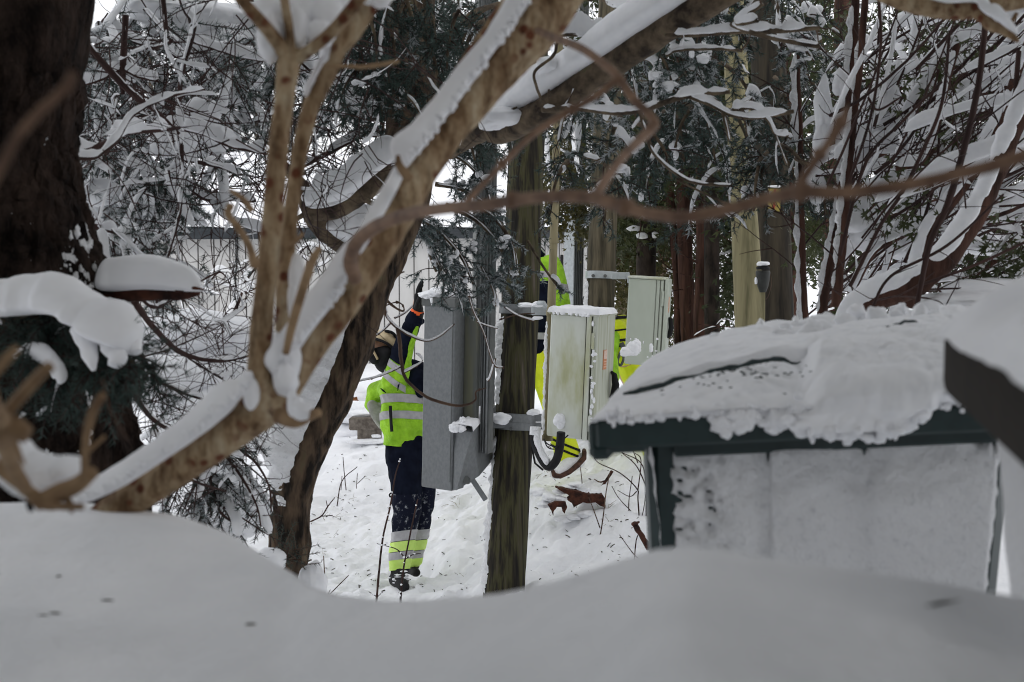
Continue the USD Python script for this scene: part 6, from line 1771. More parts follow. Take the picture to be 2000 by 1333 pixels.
HT2 = pxpath([(1395, 1100, 10.2, 15), (1390, 500, 10.2, 15), (1388, -100, 10.2, 15), (1395, -1500, 10.2, 11), (1400, -2600, 10.2, 6)], per=8)
hs_ = []
rr_ = np.random.default_rng(31)
for k in range(46):
    px, py = rr_.uniform(1110, 1560), rr_.uniform(-40, 330)
    d_ = rr_.uniform(5.0, 6.4)
    dx = rr_.uniform(-90, 110)
    hs_.append(([(px, py, d_, 5), (px + dx * .4, py + 15, d_ - .1, 4), (px + dx * .8, py + 55, d_ - .15, 3), (px + dx, py + 110, d_ - .15, 2)], 24, (.10, .28), 280, .24, .012 if k % 3 == 0 else 0))
for (px, py) in ((1270, 130), (1285, 160), (1345, 105), (1375, 120), (1545, 60), (1530, 90), (1590, 45), (1560, 90), (1575, 110), (1215, 280), (1180, 210), (1360, 150), (1470, 200)):
    hs_.append(([(px - 15, py - 15, 4.9, 3), (px, py - 10, 4.9, 3), (px + 15, py + 10, 4.9, 2)], 40, (.05, .12), 360, .9, .035))
hanging('spruce_tree', 'blue-green spruce with clotted snow on its sprays, right of the ribbed steel post', hs_, 121, 'needle', HT2)

HT3 = pxpath([(990, 1000, 11.2, 14), (1014, 500, 11.2, 14), (1030, -100, 11.2, 14), (1080, -1500, 11.2, 11)], per=8)
hs_ = []
for k in range(34):
    px, py = rr_.uniform(690, 1010), rr_.uniform(-60, 230)
    d_ = rr_.uniform(5.6, 7.0)
    dx = rr_.uniform(-80, 80)
    hs_.append(([(px, py, d_, 6), (px + dx * .4, py + 12, d_ - .1, 5), (px + dx * .8, py + 50, d_ - .15, 3), (px + dx, py + 100, d_ - .15, 2)], 22, (.12, .30), 270, .10, .010 if k % 4 == 0 else 0))
for k in range(20):
    px, py = rr_.uniform(700, 900), rr_.uniform(-60, 200)
    dx = rr_.uniform(-60, 60)
    d_ = rr_.uniform(4.7, 5.1)
    hs_.append(([(px, py, d_, 4), (px + dx * .4, py + 20, d_, 4), (px + dx * .8, py + 60, d_, 3), (px + dx, py + 115, d_, 2)], 26, (.10, .26), 320, .06, .008 if k % 5 == 0 else 0))
for k in range(10):
    px, py = rr_.uniform(560, 740), rr_.uniform(-40, 130)
    hs_.append(([(px, py, 6, 6), (px + 20, py + 30, 6, 4), (px + 40, py + 90, 6, 2)], 20, (.12, .3), 200, .3, .02))
hanging('spruce_tree', 'near-black spruce foliage wrapping the top of the furrowed trunk', hs_, 131, 'needle', HT3)


# ---------- thuja hedge at the back right: fibrous red trunks, flat sprays
def flakes(bag, centre, spread, n, size, rng, fingers=3):
    p = np.asarray(centre) + rng.normal(size=(n, 3)) * spread
    d = unit(rng.normal(size=(n, 3)) * [1, 1, .6] - [0, 0, .5])
    s = unit(np.cross(d, rng.normal(size=(n, 3))))
    L = rng.uniform(.5, 1.2, n)[:, None] * size
    W = L * .22
    # a small branched flake: three slender fingers
    for k, (a, l) in enumerate(((0, 1.0), (.7, .62), (-.7, .62))[:fingers]):
        dd = unit(d * math.cos(a) + s * math.sin(a))
        b0 = p + d * L * (.0 if k == 0 else .3)
        w = np.cross(dd, np.cross(d, s))
        v = np.stack([b0 - w * W / 2, b0 + dd * L * l * .5 + w * W * .5, b0 + dd * L * l, b0 + dd * L * l * .5 - w * W * .5], 1).reshape(-1, 3)
        i = np.arange(n)[:, None] * 4
        bag.ndl.add(v, np.vstack([i + [0, 1, 2], i + [0, 2, 3]]))


def thuja(name, label, stems, clouds, seed, leaf='thuja', snow_n=0, group=None):
    t = thing(name, label, 'tree', group=group)
    bag = Bag(seed)
    tr = MB()
    for rows in stems:
        p_, r_ = pxpath(rows, per=10)
        tr.add(*tube(p_, r_, 18, True, .10, 14, seed + int(rows[0][0]), (.008, 3, 5)))
        bag.twigs_on(p_, r_, 3.0, (.3, .9), .006, droop=.2, curl=.3, sub=1, snow_p=.10, snow_t=.02, n=8, lo=.1, hi=.9)
    parts(t, 'trunk', tr, M['thuja_bark'], True)
    for (px, py, d, sx, sz, n) in clouds:
        sub = max(3, n // 130)
        for _ in range(sub):
            q = P(px + bag.rng.uniform(-1, 1) * sx, py + bag.rng.uniform(-1, 1) * sz, d + bag.rng.normal() * .5)
            flakes(bag, q, np.array([.10, .10, .12]), n // sub, .074, bag.rng, 2)
            w, r_ = grow(q + [0, .2, .1], bag.rng.normal(size=3) * [1, 1, .4], .5, .006, 6, bag.rng, .3, .3)
            bag.twig.add(*tube(w, r_, 4, False))
            if bag.rng.random() < snow_n:
                for j in range(3):
                    bag.snow.add(*lump(q + bag.rng.normal(size=3) * .06, bag.rng.uniform(.02, .06, 3) * [1, 1, .6], int(bag.rng.integers(9999)), 1, .5))
    bag.finish(t, 'thuja_bark', 'thuja_bark', leaf)
    return t


thuja('thuja_tree', 'group of fibrous red-brown thuja stems rising behind the bin, dark foliage above', [
    [(1352, 900, 10.8, 16), (1345, 660, 10.8, 16), (1338, 500, 10.8, 15), (1335, 340, 10.8, 14), (1333, 100, 10.8, 12), (1333, -200, 10.8, 10)],
    [(1366, 900, 10.6, 14), (1368, 640, 10.6, 14), (1372, 480, 10.6, 13), (1370, 330, 10.6, 12), (1372, 80, 10.6, 11)], [(1384, 900, 10.9, 9), (1385, 620, 10.9, 9), (1390, 470, 10.9, 9), (1396, 340, 10.9, 8), (1398, 100, 10.9, 8)], [(1322, 900, 10.9, 8), (1324, 600, 10.9, 8), (1314, 440, 10.9, 8), (1305, 300, 10.9, 7)]],
      [(1330, 330, 11.2, 110, 90, 3400), (1370, 180, 11.2, 140, 130, 4300), (1250, 260, 11.4, 80, 140, 3400), (1270, 420, 11.6, 60, 60, 2200), (1420, 420, 11.8, 60, 130, 5200), (1300, 50, 11.3, 180, 80, 3600), (1390, 590, 12, 50, 40, 900)], 141, 'thuja', .05)
thuja('thuja_tree', 'olive-green thin thuja seen between the second pole and the red stems, sky glinting through', [
    [(1252, 900, 12.6, 8), (1254, 560, 12.6, 8), (1252, 520, 12.6, 8), (1236, 470, 12.5, 6), (1225, 400, 12.5, 5)], [(1254, 545, 12.6, 6), (1268, 500, 12.6, 5), (1290, 470, 12.6, 4), (1310, 420, 12.6, 3)], [(1252, 530, 12.6, 6), (1275, 520, 12.6, 4), (1310, 505, 12.6, 3)]],
      [(1240, 470, 12.6, 50, 50, 1500), (1290, 440, 12.7, 50, 50, 1600), (1235, 590, 12.5, 40, 90, 2800), (1300, 560, 12.8, 40, 50, 700), (1180, 400, 12.8, 40, 60, 1500), (1120, 330, 13, 50, 100, 3000), (1110, 420, 13, 30, 20, 500), (1315, 640, 12.5, 20, 40, 700)], 151, 'thuja_olive', .06)
thuja('thuja_tree', 'dark thuja filling the gap behind the near-black post', [
    [(1548, 900, 9.6, 13), (1545, 600, 9.6, 13), (1540, 400, 9.6, 12), (1536, 100, 9.6, 11)], [(1610, 900, 8.6, 24), (1622, 600, 8.6, 23), (1632, 400, 8.6, 22), (1642, 200, 8.6, 20), (1650, -60, 8.6, 18)]],
      [(1470, 260, 10.4, 80, 220, 3600), (1540, 300, 10.6, 70, 260, 4000), (1480, 540, 10.8, 50, 70, 1400), (1600, 250, 9.6, 60, 240, 3400), (1430, 120, 10.5, 60, 150, 2600)], 161, 'thuja', .06)

# ---------- tall hedge of bent, snow-loaded thuja stems at the right
HG = thing('bent_thuja', 'thicket of bent thuja stems weighed down by thick snow, upper right; unseen stems darken the near snow', 'tree')
hb = Bag(171)
MAIN = [([(1640, 640, 4.3, 22), (1700, 590, 4.3, 24), (1775, 560, 4.25, 26), (1830, 520, 4.2, 26), (1880, 460, 4.2, 24), (1920, 390, 4.2, 22), (1960, 300, 4.2, 20), (2005, 190, 4.2, 18), (2060, 40, 4.2, 15)], .055, 1.15),
        ([(1770, 600, 4.5, 15), (1790, 520, 4.5, 15), (1812, 450, 4.5, 14), (1850, 400, 4.5, 14), (1895, 340, 4.5, 13), (1930, 270, 4.5, 12), (1975, 180, 4.5, 11), (2010, 80, 4.5, 9)], .032, 1.2),
        ([(1575, 680, 5.2, 8), (1568, 560, 5.2, 8), (1564, 400, 5.2, 7), (1562, 250, 5.2, 6), (1558, 150, 5.2, 5), (1560, 60, 5.2, 4)], .0, 1.0),
        ([(1600, 680, 4.9, 9), (1612, 560, 4.9, 10), (1635, 440, 4.9, 10), (1648, 330, 4.9, 10), (1655, 200, 4.9, 9), (1668, 80, 4.9, 8), (1672, -40, 4.9, 8)], .0, 1.0),
        ([(1632, 600, 4.7, 10), (1640, 520, 4.7, 10), (1648, 440, 4.7, 9), (1660, 300, 4.7, 8), (1676, 150, 4.7, 8), (1690, 0, 4.7, 7)], .0, 1.0),
        ([(1660, 580, 4.8, 7), (1700, 500, 4.8, 7), (1740, 470, 4.8, 7), (1830, 430, 4.8, 6), (1900, 400, 4.8, 5), (2010, 370, 4.8, 4)], .03, 2.0),
        ([(1620, 560, 5.2, 6), (1700, 440, 5.2, 7), (1800, 395, 5.2, 8), (1900, 360, 5.2, 8), (2020, 330, 5.2, 7)], .065, 2.2),
        ([(1640, 480, 5.0, 7), (1700, 400, 5.0, 8), (1790, 330, 5.0, 9), (1880, 200, 5.0, 10), (1960, 170, 5.0, 11), (2040, 140, 5.0, 10)], .06, 1.8),
        ([(1680, 300, 5.4, 7), (1740, 180, 5.4, 9), (1850, 130, 5.4, 11), (1950, 85, 5.4, 12), (2040, 30, 5.4, 12)], .07, 1.8),
        ([(1660, 330, 5.3, 6), (1720, 300, 5.3, 7), (1800, 260, 5.3, 8), (1860, 190, 5.3, 6)], .09, 2.6),
        ([(1640, 250, 5.3, 6), (1700, 230, 5.3, 6), (1770, 200, 5.3, 6), (1800, 150, 5.3, 5)], .09, 2.8),
        ([(1750, 330, 4.6, 6), (1810, 300, 4.6, 6), (1860, 120, 4.6, 7), (1885, 40, 4.6, 7), (1900, -40, 4.6, 6)], .03, 1.4),
        ([(1720, 560, 5, 5), (1760, 420, 5, 6), (1770, 300, 5, 6), (1780, 150, 5, 6), (1790, 20, 5, 5)], .02, 1.6),
        ([(1820, 610, 4.6, 6), (1900, 540, 4.6, 6), (1960, 500, 4.6, 6), (2020, 470, 4.6, 5)], .02, 1.5),
        ([(1900, 430, 4.6, 9), (1950, 415, 4.6, 10), (2010, 390, 4.6, 10)], .045, 1.5),
        ([(1690, 640, 5.3, 6), (1760, 600, 5.3, 6), (1840, 480, 5.3, 6), (1900, 420, 5.3, 5)], .05, 2.2)]
stemsM = MB()
for k, (rows, th, wd) in enumerate(MAIN):
    p_, r_ = pxpath(rows, per=10)
    stemsM.add(*tube(p_, r_, 14, True, .22, 22, 200 + k))
    if th > 0:
        hb.k += 1
        hb.snow.add(*snowcap(p_, r_, th, wd * .95, 14, hb.k, .5, 15, minperp=.55, gap=.15))
    else:
        frost_strip(HG, p_, r_, .04, .96, -.5, 1.1, .02, 210 + k, M['snow_frost'], cut=.45, name='snow_on_stem', nu=140, nv=16, freq=20)
    hb.twigs_on(p_, r_, 7, (.25, .9), .004, droop=-.15, curl=.25, forward=1.2, sub=1, snow_p=.25, snow_t=.016, n=8, ksub=.35)
parts(HG, 'stem', stemsM, M['thuja_bark'], True)
# the many thin stems, all fanning from lower left to upper right
for k in range(260):
    px, py = hb.rng.uniform(1590, 1990), hb.rng.uniform(120, 610)
    d_ = hb.rng.uniform(4.4, 6.4)
    a = math.radians(hb.rng.normal(38, 16))
    w, r_ = grow(P(px, py, d_), [math.cos(a), hb.rng.normal() * .3, math.sin(a)], hb.rng.uniform(.4, 1.2), mpp(d_) * hb.rng.uniform(1.2, 4.2), 9, hb.rng, hb.rng.normal() * .3, .25, .5)
    hb.twig.add(*tube(w, r_, 5, False))
    if hb.rng.random() < .42:
        hb.k += 1
        hb.snow.add(*snowcap(spline(w, per=3), np.interp(np.linspace(0, 1, 25), np.linspace(0, 1, 9), np.maximum(r_, .006)), hb.rng.uniform(.015, .05), hb.rng.uniform(1.2, 2.3), 8, hb.k, .6, 14, minperp=.45, gap=.35))
    hb.twigs_on(w, r_, 5, (.1, .35), .0025, droop=.0, curl=.3, forward=1.0, snow_p=.12, snow_t=.012)
# front thin stems without snow, brown
for rows in ([(1660, 560, 4.0, 4), (1720, 440, 4.0, 4), (1760, 380, 4.0, 4), (1800, 300, 4.0, 4), (1840, 200, 4.0, 3.5), (1855, 60, 4.0, 3)], [(1640, 500, 4.0, 4), (1690, 320, 4.0, 3.5), (1760, 240, 4.0, 3), (1840, 160, 4.0, 2.5)], [(1790, 600, 4.0, 5), (1815, 480, 4.0, 6), (1850, 400, 4, 7), (1880, 300, 4.0, 7), (1910, 170, 4.0, 6.5), (1925, 40, 4, 6)], [(1700, 610, 4, 3), (1740, 540, 4, 3), (1850, 480, 4, 3), (1960, 380, 4, 2)], [(1650, 380, 4, 3), (1700, 230, 4, 3), (1720, 90, 4, 3), (1715, -20, 4, 3)], [(1695, 190, 4.1, 2.5), (1715, 215, 4.1, 2.5), (1760, 190, 4.1, 2)], [(1790, 560, 4.1, 3), (1900, 520, 4.1, 3), (2010, 470, 4.1, 3)], [(1940, 330, 4.2, 5), (1975, 240, 4.2, 5), (1990, 100, 4.2, 5)]):
    p_, r_ = pxpath(rows, per=8)
    hb.twig.add(*tube(p_, r_, 7, False, .15, 50, 3))
    hb.twigs_on(p_, r_, 6, (.08, .3), .0022, droop=.1, curl=.35, forward=1.0, snow_p=.05)
# cushions
for k, (px, py, d_, a, b, c) in enumerate(((1720, 185, 5.0, .05, .06, .05), (1700, 200, 5, .04, .06, .05), (1735, 235, 5.1, .10, .08, .07), (1700, 260, 5.1, .08, .08, .08), (1730, 275, 5.0, .07, .06, .04), (1680, 310, 5.1, .06, .06, .06), (1830, 140, 5.6, .13, .1, .07), (1800, 150, 5.6, .09, .1, .06), (1610, 220, 4.9, .03, .04, .11), (1605, 280, 4.9, .03, .04, .10), (1590, 350, 4.9, .04, .04, .07), (1640, 160, 4.8, .03, .03, .05), (1670, 430, 4.8, .06, .06, .04), (1690, 460, 4.9, .08, .08, .05), (1850, 330, 5.4, .12, .1, .05), (1940, 480, 5.4, .12, .1, .04), (1860, 590, 4.6, .12, .1, .025), (1900, 600, 4.2, .2, .2, .05), (1780, 480, 5.4, .14, .1, .04), (1960, 580, 4.4, .2, .2, .06))):
    for j in range(3):
        hb.snow.add(*lump(P(px + hb.rng.normal() * 8, py + hb.rng.normal() * 6, d_), np.array([a, b, c]) * hb.rng.uniform(.6, 1), 800 + 4 * k + j, 2, .35, 1.5))
for (px, py, d_, sx, sz, n) in ((1800, 250, 6.6, 210, 280, 7000), (1900, 450, 6.4, 120, 130, 2600), (1700, 480, 6.6, 100, 110, 2200), (1880, 80, 6.4, 130, 90, 2800), (1790, 170, 4.6, 30, 20, 130), (1880, 70, 4.5, 14, 30, 130), (1730, 420, 4.7, 30, 20, 160), (1950, 520, 4.6, 50, 60, 350), (1850, 260, 4.8, 60, 40, 200)):
    sub = max(2, n // 90)
    for _ in range(sub):
        q = P(px + hb.rng.uniform(-1, 1) * sx, py + hb.rng.uniform(-1, 1) * sz, d_ + hb.rng.normal() * .3)
        flakes(hb, q, np.array([.06, .06, .07]), n // sub, .045, hb.rng)
for k in range(70):  # boughs out of view overhead, placed to shade the bin and near snow
    z = hb.rng.uniform(3.3, 6.5)
    a = hb.rng.uniform(math.radians(90), math.radians(300))
    p0 = np.array([hb.rng.uniform(1.6, 3.2), hb.rng.uniform(2.5, 5.0), z])
    w, r_ = grow(p0, [math.cos(a), math.sin(a), .2], hb.rng.uniform(1.2, 2.4), .02, 8, hb.rng, .35, .2, .3)
    if (w[:, 2] < 2.9 + .155 * np.clip(w[:, 1], 0, None)).any():
        continue
    hb.twig.add(*tube(w, r_, 5, False))
    tw = hb.twigs_on(w, r_, 12, (.25, .6), .005, droop=.3, snow_p=0, n=4, flat=.4, wood=False)
    hb.ndl.add(*twig_needles(tw, 38, .09, .026, hb.rng, 1.0, .5))
# unseen stems right of and behind the viewpoint, placed to darken the near snow
for k in range(190):
    ang = hb.rng.uniform(math.radians(-215), math.radians(22))
    rad = hb.rng.uniform(2.2, 4.2)
    x_, y_ = rad * math.cos(ang) + .3, rad * math.sin(ang) - .2
    if y_ > 0 and x_ < .40 * y_ + 1.5:
        continue
    q = np.array([x_, y_, 0])
    z0 = 1.0 if y_ < 0 else 1.6
    st0, sr0 = grow(q + [0, 0, z0], [-.15 * math.cos(ang), -.15 * math.sin(ang), 1], hb.rng.uniform(2.5, 4.5), .03, 8, hb.rng, .0, .15, .4)
    hb.twig.add(*tube(st0, sr0, 4, False))
    for j in range(9):
        c = along(st0, hb.rng.uniform(.0, 1))[0]
        flakes(hb, c, np.array([.28, .28, .25]), 12, .29, hb.rng, 2)
hb.finish(HG, 'thuja_bark', 'twig_dark', 'thuja')

# ---------- distant snowy trees round the white house
def snowy(label, px, base_py, d, h, w, seed):
    t = thing('snowy_tree', label, 'tree')
    bag = Bag(seed)
    foot = P(px, base_py, d)
    foot[2] = gz(foot[0], foot[1]) - .1
    p_, r_ = grow(foot, [0, 0, 1], h, .12, 14, bag.rng, 0, .05, .15)
    part(t, 'trunk', tube(p_, r_, 8, False), M['bark_branch'], smooth=True)
    for k in range(int(20 * h / 4)):
        s = bag.rng.uniform(.12, .98)
        q, _t = along(p_, s)
        a = bag.rng.uniform(0, 2 * np.pi)
        L = w * (1.1 - s) * bag.rng.uniform(.7, 1.2) + .3
        b_, br_ = grow(q, [math.cos(a), math.sin(a), .3], L, .03, 8, bag.rng, .7, .2, .3)
        bag.twig.add(*tube(b_, br_, 5, False))
        bag.k += 1
        bag.snow.add(*snowcap(b_, .03, .07, 1.7, 6, bag.k, .6, 5, minperp=.5, gap=.4))
        tw = bag.twigs_on(b_, br_, 5, (.3, .8), .012, droop=.5, curl=.4, snow_p=.5, snow_t=.04, n=5)
        bag.ndl.add(*twig_needles(tw, 60, .06, .012, bag.rng))
    bag.finish(t, 'twig_dark', 'twig_dark', 'needle_blue')


snowy('distant snowy conifer left of the white house', 130, 640, 27, 6.5, 2.0, 301)
snowy('distant snowy conifer behind the left end of the house roof', 300, 640, 31, 8.0, 2.3, 302)
snowy('second distant snowy conifer behind the house roof, left of the forked tan stems', 440, 620, 32, 7.0, 2.2, 303)
snowy('distant snowy conifer just left of the forked tan stems', 520, 620, 34, 9.0, 2.4, 304)
snowy('distant snowy tree beyond the thuja stems at the right', 1290, 620, 30, 6.0, 2.2, 305)
snowy('distant snowy tree glimpsed behind the second pole', 1215, 620, 34, 7.5, 2.4, 306)
snowy('distant snowy tree left of the massive trunk\'s right edge', 215, 650, 24, 5.0, 1.6, 307)

# white bare bush with thick snow on its stems before the house wall
WB = thing('snowy_bush', 'bare bush, every stem thick with white snow, before the house wall', 'bush')
wb = Bag(191)
for rows, th in (([(405, 760, 11.5, 7), (420, 690, 11.5, 7), (440, 640, 11.5, 7), (465, 585, 11.5, 6), (478, 548, 11.5, 5), (500, 520, 11.5, 4)], .05), ([(440, 640, 11.5, 5), (400, 650, 11.5, 4), (360, 665, 11.5, 3)], .05), ([(462, 590, 11.5, 4), (450, 550, 11.5, 4), (428, 530, 11.5, 4), (400, 560, 11.5, 3)], .05), ([(470, 570, 11.5, 5), (500, 560, 11.5, 4), (530, 520, 11.5, 3)], .06), ([(420, 690, 11.5, 4), (470, 660, 11.5, 4), (500, 640, 11.5, 3)], .05), ([(430, 660, 11.5, 4), (380, 620, 11.5, 3), (370, 590, 11.5, 2)], .04), ([(410, 740, 11.5, 4), (460, 740, 11.5, 4), (500, 720, 11.5, 3)], .05), ([(400, 750, 11.5, 5), (350, 720, 11.5, 4), (310, 730, 11.5, 3)], .06), ([(570, 520, 12, 3), (600, 480, 12, 3), (640, 490, 12, 2), (660, 480, 12, 2)], .03), ([(590, 500, 12, 3), (620, 520, 12, 2), (650, 505, 12, 2)], .025), ([(560, 700, 12, 5), (570, 560, 12, 4), (575, 500, 12, 3)], .03)):
    p_, r_ = pxpath(rows, per=7)
    wb.limb(p_, r_, 6, .15, 20, snow=th, wide=1.7, lump_=.4, sfreq=8, minperp=.7)
    wb.twigs_on(p_, r_, 6, (.12, .4), .007, droop=.1, curl=.5, snow_p=.85, snow_t=.022, sub=1)
for k, (px, py, a, b, c) in enumerate(((420, 740, .35, .3, .14), (380, 790, .45, .4, .2), (470, 790, .45, .4, .16), (350, 700, .3, .3, .12), (300, 760, .4, .4, .2), (440, 700, .2, .2, .1))):
    for j in range(3):
        wb.snow.add(*lump(P(px + wb.rng.normal() * 12, py + wb.rng.normal() * 9, 12), np.array([a, b, c]) * wb.rng.uniform(.6, 1), 900 + 4 * k + j, 2, .35, 1.4))
wb.finish(WB, 'twig_dark', 'twig_dark', 'needle_rust')
# ------------------------------------------------------------------ the tan shrub in front
EL = thing('elder_shrub', 'tan-barked shrub with rusty lenticels forking across the foreground, snow lying along its stems', 'shrub')


def stem(rows, name='stem', mat='bark_elder', k=26, per=14, rough=.12, freq=26, seed=0, d=None):
    p_, r_ = pxpath(rows, per=per, d=d)
    part(EL, name, tube(p_, r_, k, True, rough, freq, seed), M[mat], smooth=True)
    return p_, r_


base_ = stem([(150, 1060, 1.80, 34), (225, 1000, 1.79, 34), (310, 942, 1.77, 33), (400, 882, 1.75, 35), (470, 830, 1.74, 38), (512, 792, 1.73, 42), (540, 752, 1.73, 34)], seed=1)
left_ = stem([(516, 800, 1.73, 30), (507, 740, 1.72, 25), (510, 650, 1.72, 22), (519, 560, 1.71, 21), (527, 480, 1.71, 21), (536, 380, 1.70, 20), (545, 280, 1.70, 20), (556, 190, 1.70, 20), (563, 130, 1.70, 22), (566, 108, 1.70, 20)], seed=2)
right_ = stem([(548, 745, 1.76, 9), (549, 690, 1.76, 12), (553, 600, 1.76, 15), (562, 480, 1.76, 15), (573, 380, 1.76, 15), (587, 290, 1.76, 15.5), (604, 220, 1.76, 17), (622, 175, 1.76, 19), (655, 105, 1.76, 17), (700, 45, 1.76, 19), (745, -30, 1.76, 17)], seed=3)
diag_ = stem([(528, 800, 1.73, 38), (556, 752, 1.73, 34), (600, 690, 1.73, 31), (645, 625, 1.73, 32), (690, 560, 1.74, 35), (735, 478, 1.75, 40), (778, 402, 1.76, 42), (812, 345, 1.77, 37), (870, 268, 1.78, 33), (930, 195, 1.79, 33), (985, 125, 1.80, 42), (1045, 50, 1.81, 52), (1095, -20, 1.82, 50), (1160, -110, 1.83, 46)], k=34, seed=4)
stem([(828, 262, 1.86, 6), (845, 225, 1.86, 14), (880, 175, 1.86, 15), (925, 105, 1.86, 15), (965, 45, 1.86, 15), (1010, -20, 1.86, 14)], seed=5)
for i, (rows, nm) in enumerate((([(566, 118, 1.70, 17), (548, 92, 1.69, 15), (520, 55, 1.67, 13), (485, 15, 1.65, 13), (440, -40, 1.63, 12)], 'b'), ([(568, 115, 1.70, 12), (567, 80, 1.69, 9), (562, 40, 1.68, 9), (550, -30, 1.67, 8)], 'r'), ([(572, 115, 1.70, 14), (590, 85, 1.72, 11), (607, 45, 1.74, 11), (628, -25, 1.76, 10)], 'b'), ([(574, 118, 1.70, 14), (610, 95, 1.69, 12), (655, 55, 1.67, 12), (700, 0, 1.65, 12), (730, -40, 1.64, 11)], 'r'),
                             ([(625, 180, 1.76, 14), (655, 130, 1.78, 10), (675, 65, 1.79, 10), (695, -30, 1.80, 10)], 'b'))):
    stem(rows, 'branch', 'bark_elder' if nm == 'b' else 'bark_elder', 18, seed=10 + i)
for i, rows in enumerate(([(558, 690, 1.68, 7), (572, 630, 1.66, 9), (590, 570, 1.64, 9), (608, 515, 1.62, 9), (624, 484, 1.61, 6)], [(498, 520, 1.68, 9), (486, 480, 1.66, 7), (465, 445, 1.63, 7), (446, 420, 1.61, 7), (450, 402, 1.6, 8)], [(545, 812, 1.68, 17), (575, 822, 1.66, 15), (605, 812, 1.65, 12), (622, 806, 1.64, 9)], [(700, 132, 1.7, 4), (735, 128, 1.68, 5), (778, 120, 1.66, 4)], [(640, 130, 1.7, 3), (690, 130, 1.7, 4), (705, 132, 1.7, 4)], [(490, 410, 1.68, 7), (475, 390, 1.66, 6), (450, 372, 1.64, 4)], [(690, 530, 1.7, 12), (690, 500, 1.66, 14)], [(800, 350, 1.70, 10), (781, 325, 1.69, 8), (777, 305, 1.68, 4)], [(560, 480, 1.7, 5), (580, 470, 1.69, 5), (592, 455, 1.69, 3)])):
    stem(rows, 'twig_stub', 'stub', 12, seed=30 + i)
# long reddish twig sweeping right, and its offshoots
for i, rows in enumerate(([(694, 545, 1.70, 13), (684, 510, 1.66, 14), (700, 470, 1.60, 14), (745, 437, 1.52, 13), (800, 418, 1.45, 12.5), (870, 407, 1.36, 12), (940, 402, 1.30, 12.5), (1010, 391, 1.26, 12), (1080, 384, 1.22, 12), (1150, 386, 1.19, 13), (1190, 396, 1.17, 13), (1260, 416, 1.14, 12), (1340, 424, 1.11, 12), (1420, 409, 1.09, 12), (1500, 388, 1.07, 12), (1560, 376, 1.05, 13.5), (1640, 377, 1.04, 12), (1720, 370, 1.03, 12), (1800, 357, 1.02, 12), (1880, 338, 1.01, 12), (1950, 321, 1.0, 13), (2060, 285, .99, 13)],
                          [(1160, 388, 1.19, 11), (1190, 342, 1.24, 9), (1225, 298, 1.30, 9), (1262, 262, 1.36, 10), (1278, 242, 1.38, 10), (1262, 218, 1.4, 9), (1238, 195, 1.42, 9), (1205, 150, 1.46, 8.5), (1175, 122, 1.5, 8.5), (1130, 92, 1.56, 8), (1085, 75, 1.66, 8), (1050, 60, 1.75, 7)],
                          [(903, 405, 1.34, 7), (930, 374, 1.36, 6.5), (975, 328, 1.4, 6.5), (1035, 268, 1.45, 7), (1100, 225, 1.48, 7), (1160, 190, 1.46, 7), (1202, 158, 1.45, 7), (1212, 150, 1.45, 6)],
                          [(1553, 374, 1.05, 10), (1585, 325, 1.05, 9), (1615, 285, 1.05, 8.5), (1640, 245, 1.05, 11), (1650, 222, 1.05, 7), (1654, 205, 1.05, 2)])):
    p_, r_ = stem(rows, 'reddish_twig', 'twig_red', 14, 10, .10, 60, 50 + i)
    q_ = MB()
    for (u) in ((.33, .5, .72) if i == 0 else (.3, .62)):
        c = p_[int(u * (len(p_) - 1))]
        q_.add(*lump(c, np.array([.008, .008, .008]) * (1 if i == 0 else .7), 5, 2, .3))
    parts(EL, 'bud_node', q_, M['twig_red'], True)
# second stem of the shrub crossing the top right corner
for i, rows in enumerate(([(1600, -70, 2.2, 24), (1700, -30, 2.2, 22), (1760, -4, 2.2, 22), (1830, 14, 2.2, 22), (1890, 18, 2.2, 20), (1950, 8, 2.2, 18), (2040, -6, 2.2, 16)], [(1900, 18, 2.2, 14), (1922, 36, 2.18, 12), (1936, 50, 2.17, 11), (1962, 60, 2.16, 10), (1980, 74, 2.15, 6), (1989, 82, 2.15, 3)], [(1960, 58, 2.16, 6), (1975, 45, 2.15, 5), (1986, 26, 2.14, 4)])):
    p_, r_ = stem(rows, 'branch', 'bark_elder', 18, seed=70 + i)
p_, r_ = pxpath([(1790, -8, 2.19, 12), (1850, 4, 2.18, 14), (1905, 4, 2.17, 13), (1925, 25, 2.16, 12), (1950, 40, 2.15, 12), (1985, 70, 2.15, 5)], per=10)
part(EL, 'snow_on_branch', MB().add(*snowcap(p_, r_, .016, 1.3, 12, 5, .5, 24)), M['snow'], smooth=True)
# snow lying along the stems
nS = lambda p_: np.linspace(0, 1, len(p_))
sn = MB()
p_, r_ = pxpath([(150, 985, 1.76, 26), (190, 972, 1.75, 24), (260, 935, 1.73, 24), (340, 882, 1.72, 24), (410, 832, 1.71, 26), (455, 790, 1.70, 28), (480, 755, 1.70, 22), (488, 725, 1.70, 10)], per=14)
sn.add(*snowcap(p_, r_, np.interp(nS(p_), [0, .3, .8, 1], [.012, .022, .036, .03]), 1.15, 18, 3, .34, 15))
cr = MB()
rc = np.random.default_rng(9)
crumbs(cr, p_, r_ * 1.12, 90, rc)
p_, r_ = pxpath([(538, 735, 1.71, 22), (575, 690, 1.71, 24), (622, 622, 1.71, 24), (665, 560, 1.72, 25), (695, 505, 1.72, 22), (712, 470, 1.72, 14)], per=14)
sn.add(*snowcap(p_, r_, np.interp(nS(p_), [0, .4, 1], [.028, .024, .014]), 1.05, 18, 4, .34, 16, minperp=.9))
crumbs(cr, p_, r_ * 1.05, 70, rc)
